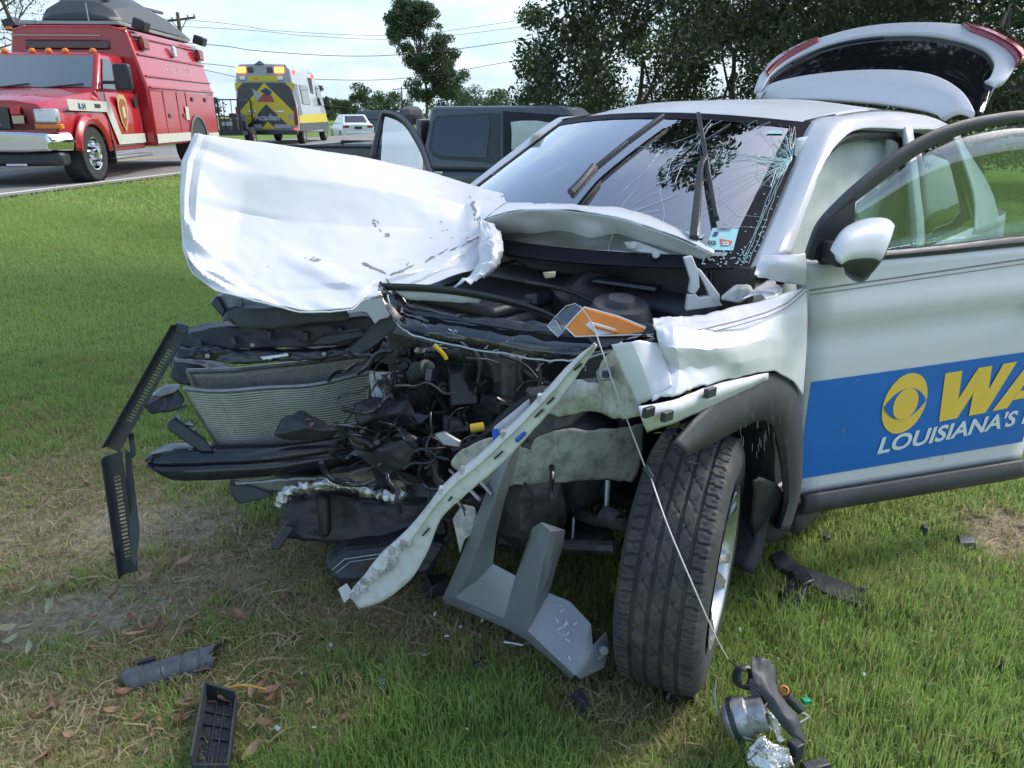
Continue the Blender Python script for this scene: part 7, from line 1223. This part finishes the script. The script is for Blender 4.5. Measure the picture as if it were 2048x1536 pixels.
aside([(.15, .45), (5.4, .45), (5.4, .72), (.15, .72)], 'black_side_band', M_ablk); aside([(.15, .72), (5.4, .72), (5.0, 1.05), (.15, .98)], 'yellow_side_band', M_yel); aside([(.1, .98), (.7, .98), (.6, 2.0), (.1, 2.0)], 'dark_rear_wrap', M_ablk); aside([(1.0, 1.35), (2.3, 1.35), (2.3, 2.0), (1.0, 2.0)], 'side_window', M_dglass); aside([(2.7, .5), (3.3, .5), (3.3, 2.3), (2.7, 2.3)], 'side_door_gap_shade', mat('interior_shade', (.02, .025, .03), .7)); aside([(3.8, 1.35), (4.9, 1.35), (4.5, 2.05), (3.8, 2.05)], 'cab_window', M_dglass)  # open side door is a dark plate standing in for the shaded gap
for x in (.5, 3.6): MB().box((x, -.93, 2.38), (.2, .05, .14)).build('side_beacon', M_flashr, amb, bevel=.02)
mr = MB().box((4.7, -1.22, 1.5), (.14, .2, .34)).build('mirror', M_ablk, amb, bevel=.04)
for x in (.9, 4.9):
    for s in (1, -1): road_wheel(amb, Vector((x, s * .92, .36)), (0, s, 0), .36, .22, M_gmetal, .2)
# ---- grey pickup behind the wreck
PK = Frame((-1.35, 10.75, -.13), R(-14)); pk = thing('pickup_truck', 'dark grey crew cab pickup with deployed airbags behind the wreck', 'pickup truck', PK.o, PK.a); YN = -.95
M_pgrey = mat('graphite_truck_paint', (.085, .09, .102), .28, coat=.5, var=.05, vscale=2)
def pkq(u, v, y=YN): return PK.at(u, v, 1, y)
zr = pkq(900, 212, -.75).z
# cab shell
c_rb, c_rt = pkq(838, 330), pkq(852, 214, -.72); xs0 = c_rb.x
loft([(xs0, [(0, 1.08), (.9, 1.06), (.96, 1.0), (.97, .5)]), (xs0 + 2.3, [(0, 1.08), (.9, 1.06), (.96, 1.0), (.97, .5)])]).build('cab_body', M_pgrey, pk, bevel=.03, angle=25)
frustum((xs0, xs0 + 2.75, .95), (xs0 + .10, xs0 + 1.75, .74), 1.06, zr).build('cab_roof', M_pgrey, pk, bevel=.06, angle=20, seg=3)
def pkpan(L, name, m, y0, y1, z0, z1, lift):           # panel on the sloping cab side
    P = []
    for u, v in L:
        p = pkq(u, v, (y0 + y1) / 2)
        for _ in range(6): y = y0 + (y1 - y0) * (p.z - z0) / (z1 - z0); p = pkq(u, v, y - lift)
        P.append(p)
    return MB().plate(P, (0, .006, 0)).build(name, m, pk)
pkpan([(864, 310), (858, 296), (866, 244), (874, 232), (980, 226), (1000, 226), (1000, 330), (960, 322), (880, 318)], 'rear_door_frame', M_clad, -.95, -.74, 1.06, zr, .012); pkpan([(868, 306), (863, 294), (870, 246), (878, 236), (976, 231), (980, 250), (972, 316), (884, 312)], 'rear_window', M_dglass, -.95, -.74, 1.06, zr, .022); pkpan([(1006, 222), (1150, 232), (1150, 330), (1006, 330)], 'front_opening', mat('cab_interior_shade', (.02, .022, .026), .8), -.95, -.74, 1.06, zr, .012)  # front opening is a near-black plate, the cab's inner shade as colour
bag = [[pkq(u, v, -.87) for u, v in ((1022, 244), (1060, 242), (1100, 246), (1140, 252))], [pkq(u, v, -.90) for u, v in ((1024, 270), (1060, 268), (1100, 274), (1140, 276))], [pkq(u, v, -.90) for u, v in ((1024, 300), (1060, 305), (1100, 300), (1140, 310))]]; patch(bag, 5, 5, lambda p, a, b: p + Vector((0, .02 * fbm(p, 6, 3), 0))).build('curtain_airbag', M_bag, pk, smooth=True, solid=.02)
h1 = pkq(872, 346); MB().box((h1.x, -.985, h1.z), (.2, .03, .05)).build('door_handle', M_chrome, pk, bevel=.012); MB().beam((pkq(1003, 300).x, -.972, .5), (pkq(1003, 300).x, -.965, 1.06), .012, .014).build('door_seam', M_black, pk)
# bed: side walls, floor, tonneau piece
bx0 = xs0 - 1.95; zb = pkq(690, 295).z
for s in (1, -1): MB().box(((bx0 + xs0) / 2 - .02, s * .93, zb - .28), (xs0 - bx0 - .06, .08, .56)).build('bed_side', M_pgrey, pk, bevel=.02); MB().box(((bx0 + xs0) / 2 - .02, s * .93, zb + .012), (xs0 - bx0 - .06, .10, .03)).build('bed_rail', M_black, pk, bevel=.008)
MB().box(((bx0 + xs0) / 2, 0, zb - .45), (xs0 - bx0, 1.8, .04)).build('bed_floor', M_black, pk); MB().box((bx0, 0, zb - .25), (.07, 1.86, .52)).build('tailgate', M_pgrey, pk, bevel=.015); MB().box((xs0 - .55, 0, zb + .03), (1.0, 1.72, .03)).build('bed_cover', mat('dusty_bed_cover', (.22, .21, .20), .7, var=.15, vscale=6), pk, bevel=.01); MB().box((xs0 - .03, 0, (zb + 1.3) / 2), (.06, 1.7, .7)).build('cab_back', M_pgrey, pk, bevel=.02)
loft([(xs0 + 2.3, [(0, 1.1), (.85, 1.08), (.95, 1.0), (.97, .5)]), (xs0 + 3.6, [(0, 1.0), (.8, .98), (.92, .9), (.95, .5)])]).build('hood', M_pgrey, pk, bevel=.04, angle=25)
MB().tube(crom([pkq(1080, 216, -.5), pkq(1110, 212, -.4), pkq(1140, 222, -.3), pkq(1150, 232, -.3)], 4), .025, 6).build('bent_roof_edge', M_pgrey, pk, smooth=True)
for x in (bx0 + .8, xs0 + 2.9):
    for s in (1, -1): road_wheel(pk, Vector((x, s * .86, .38)), (0, s, 0), .38, .25, M_gmetal, .22)
# something dark piled on the bed behind the cab
p1 = pkq(822, 224, 0.2); mb = MB().ball((p1.x, .2, p1.z - .06), (.14, .3, .12), 12); mb.v = [tuple(Vector(v) + crease(Vector(v), .06, 6)) for v in mb.v]; mb.build('tied_bundle', M_cloth, pk, smooth=True)
# ---- silver sedan and dark van beyond, cage trailer left of the ambulance
def small_car(u, v, d, ang, label, cat, m, L, W, Hh, name, van=False):
    p = wd(u, v, d); z0 = gz(p.x, p.y); t = thing(name, label, cat, (p.x, p.y, z0), ang); k = Hh / 1.45
    lo = [(L / 2, .30, .62), (L / 2 - .25, .25, .78), (L / 2 - 1.2, .22, .95), (-L / 2 + .9, .22, 1.02), (-L / 2 + .15, .26, 1.0), (-L / 2, .32, .92)]
    loft([(x, [(0, zt * k), (W * .38, zt * k - .01), (W * .46, zt * k - .06), (W * .5, .75 * k), (W * .49, zb_)]) for x, zb_, zt in lo]).build('body', m, t, bevel=.05, angle=30, seg=3)
    if van: top = frustum((L / 2 - 1.1, -L / 2 + .05, W * .47), (L / 2 - 1.7, -L / 2 + .3, W * .40), .95 * k, Hh)
    else: top = frustum((L / 2 - 1.25, -L / 2 + .45, W * .46), (L / 2 - 2.0, -L / 2 + 1.15, W * .36), .95 * k, Hh)
    top.build('roof', m, t, bevel=.06, angle=20, seg=3)
    b0, t0 = (-L / 2 + .05, -L / 2 + .3) if van else (-L / 2 + .45, -L / 2 + 1.15); wb, wt = (W * .47, W * .40) if van else (W * .46, W * .36)
    panel([(b0, wb, .95 * k), (b0, -wb, .95 * k), (t0, -wt, Hh), (t0, wt, Hh)], 'rear_window', M_dglass, t, .008, .004, (.1, .14)); f0, f1 = (L / 2 - 1.1, L / 2 - 1.7) if van else (L / 2 - 1.25, L / 2 - 2.0)
    for s in (1, -1):
        q = [(f0, s * wb, .95 * k), (b0, s * wb, .95 * k), (t0, s * wt, Hh), (f1, s * wt, Hh)]; q = q if s < 0 else [q[1], q[0], q[3], q[2]]; panel(q, 'side_window', M_dglass, t, .008, .004, (.12, .14)) if True else 0
        MB().box((-L / 2 + .04, s * W * .38, .80 * k), (.1, W * .2, .14)).build('tail_lamp', M_red, t, bevel=.03); MB().box((L / 2 - .12, s * W * .38, .66 * k), (.14, W * .18, .1)).build('headlamp', M_lampw, t, bevel=.03)
        for x in (L / 2 - .9, -L / 2 + .9): road_wheel(t, Vector((x, s * (W / 2 - .1), .32)), (0, s, 0), .32, .2, M_gmetal, .2)
    MB().box((-L / 2 - .01, 0, .74 * k), (.02, .42, .14)).build('number_plate', M_ablk, t); MB().box((-L / 2, 0, .45), (.06, W * .8, .14)).build('rear_bumper', m, t, bevel=.03); return t
small_car(702, 262, 45, R(112), 'white sedan seen from behind between ambulance and pickup', 'car', mat('silver_white_paint', (.62, .65, .68), .25, coat=.5), 4.6, 1.8, 1.45, 'sedan'); small_car(742, 250, 55, R(178), 'dark grey van partly hidden behind the white sedan', 'van', mat('dark_van_paint', (.07, .08, .09), .3, coat=.4), 4.8, 1.9, 1.75, 'van', True)
p = wd(452, 285, 24.5); ct_ = thing('cage_trailer', 'dark cage trailer between the red truck and the ambulance', 'trailer', (p.x, p.y, ROAD_Z), R(95)); 
for y in (-.55, .55):
    for x in (0, 1.6): MB().beam((x, y, .5), (x, y, 1.45), .05, .05).build('post', M_black, ct_)
    MB().beam((0, y, 1.45), (1.6, y, 1.45), .05, .05).build('top_rail', M_black, ct_); MB().beam((0, y, .95), (1.6, y, .95), .03, .03).build('mid_rail', M_black, ct_)
for z in (.5, .95, 1.45): MB().beam((0, -.55, z), (0, .55, z), .04, .04).build('rear_rail', M_black, ct_)
for y in (-.3, -.05, .2): MB().beam((0, y, .5), (0, y, 1.45), .02, .02).build('rear_bar', M_black, ct_)
MB().box((.8, 0, .42), (1.8, 1.2, .12)).build('deck', M_black, ct_, bevel=.01); MB().box((.02, -.1, .72), (.03, .32, .12)).build('number_plate', M_awht, ct_)
for i in range(7): MB().box((random.uniform(.2, 1.4), random.uniform(-.4, .4), random.uniform(.55, .95)), (random.uniform(.2, .5), random.uniform(.2, .4), random.uniform(.2, .5)), random.uniform(0, 3)).build('cargo', (M_clad, M_dmetal, M_cloth)[i % 3], ct_, bevel=.03)
for s in (1, -1): road_wheel(ct_, Vector((.8, s * .66, .3)), (0, s, 0), .3, .18, M_gmetal, .17)
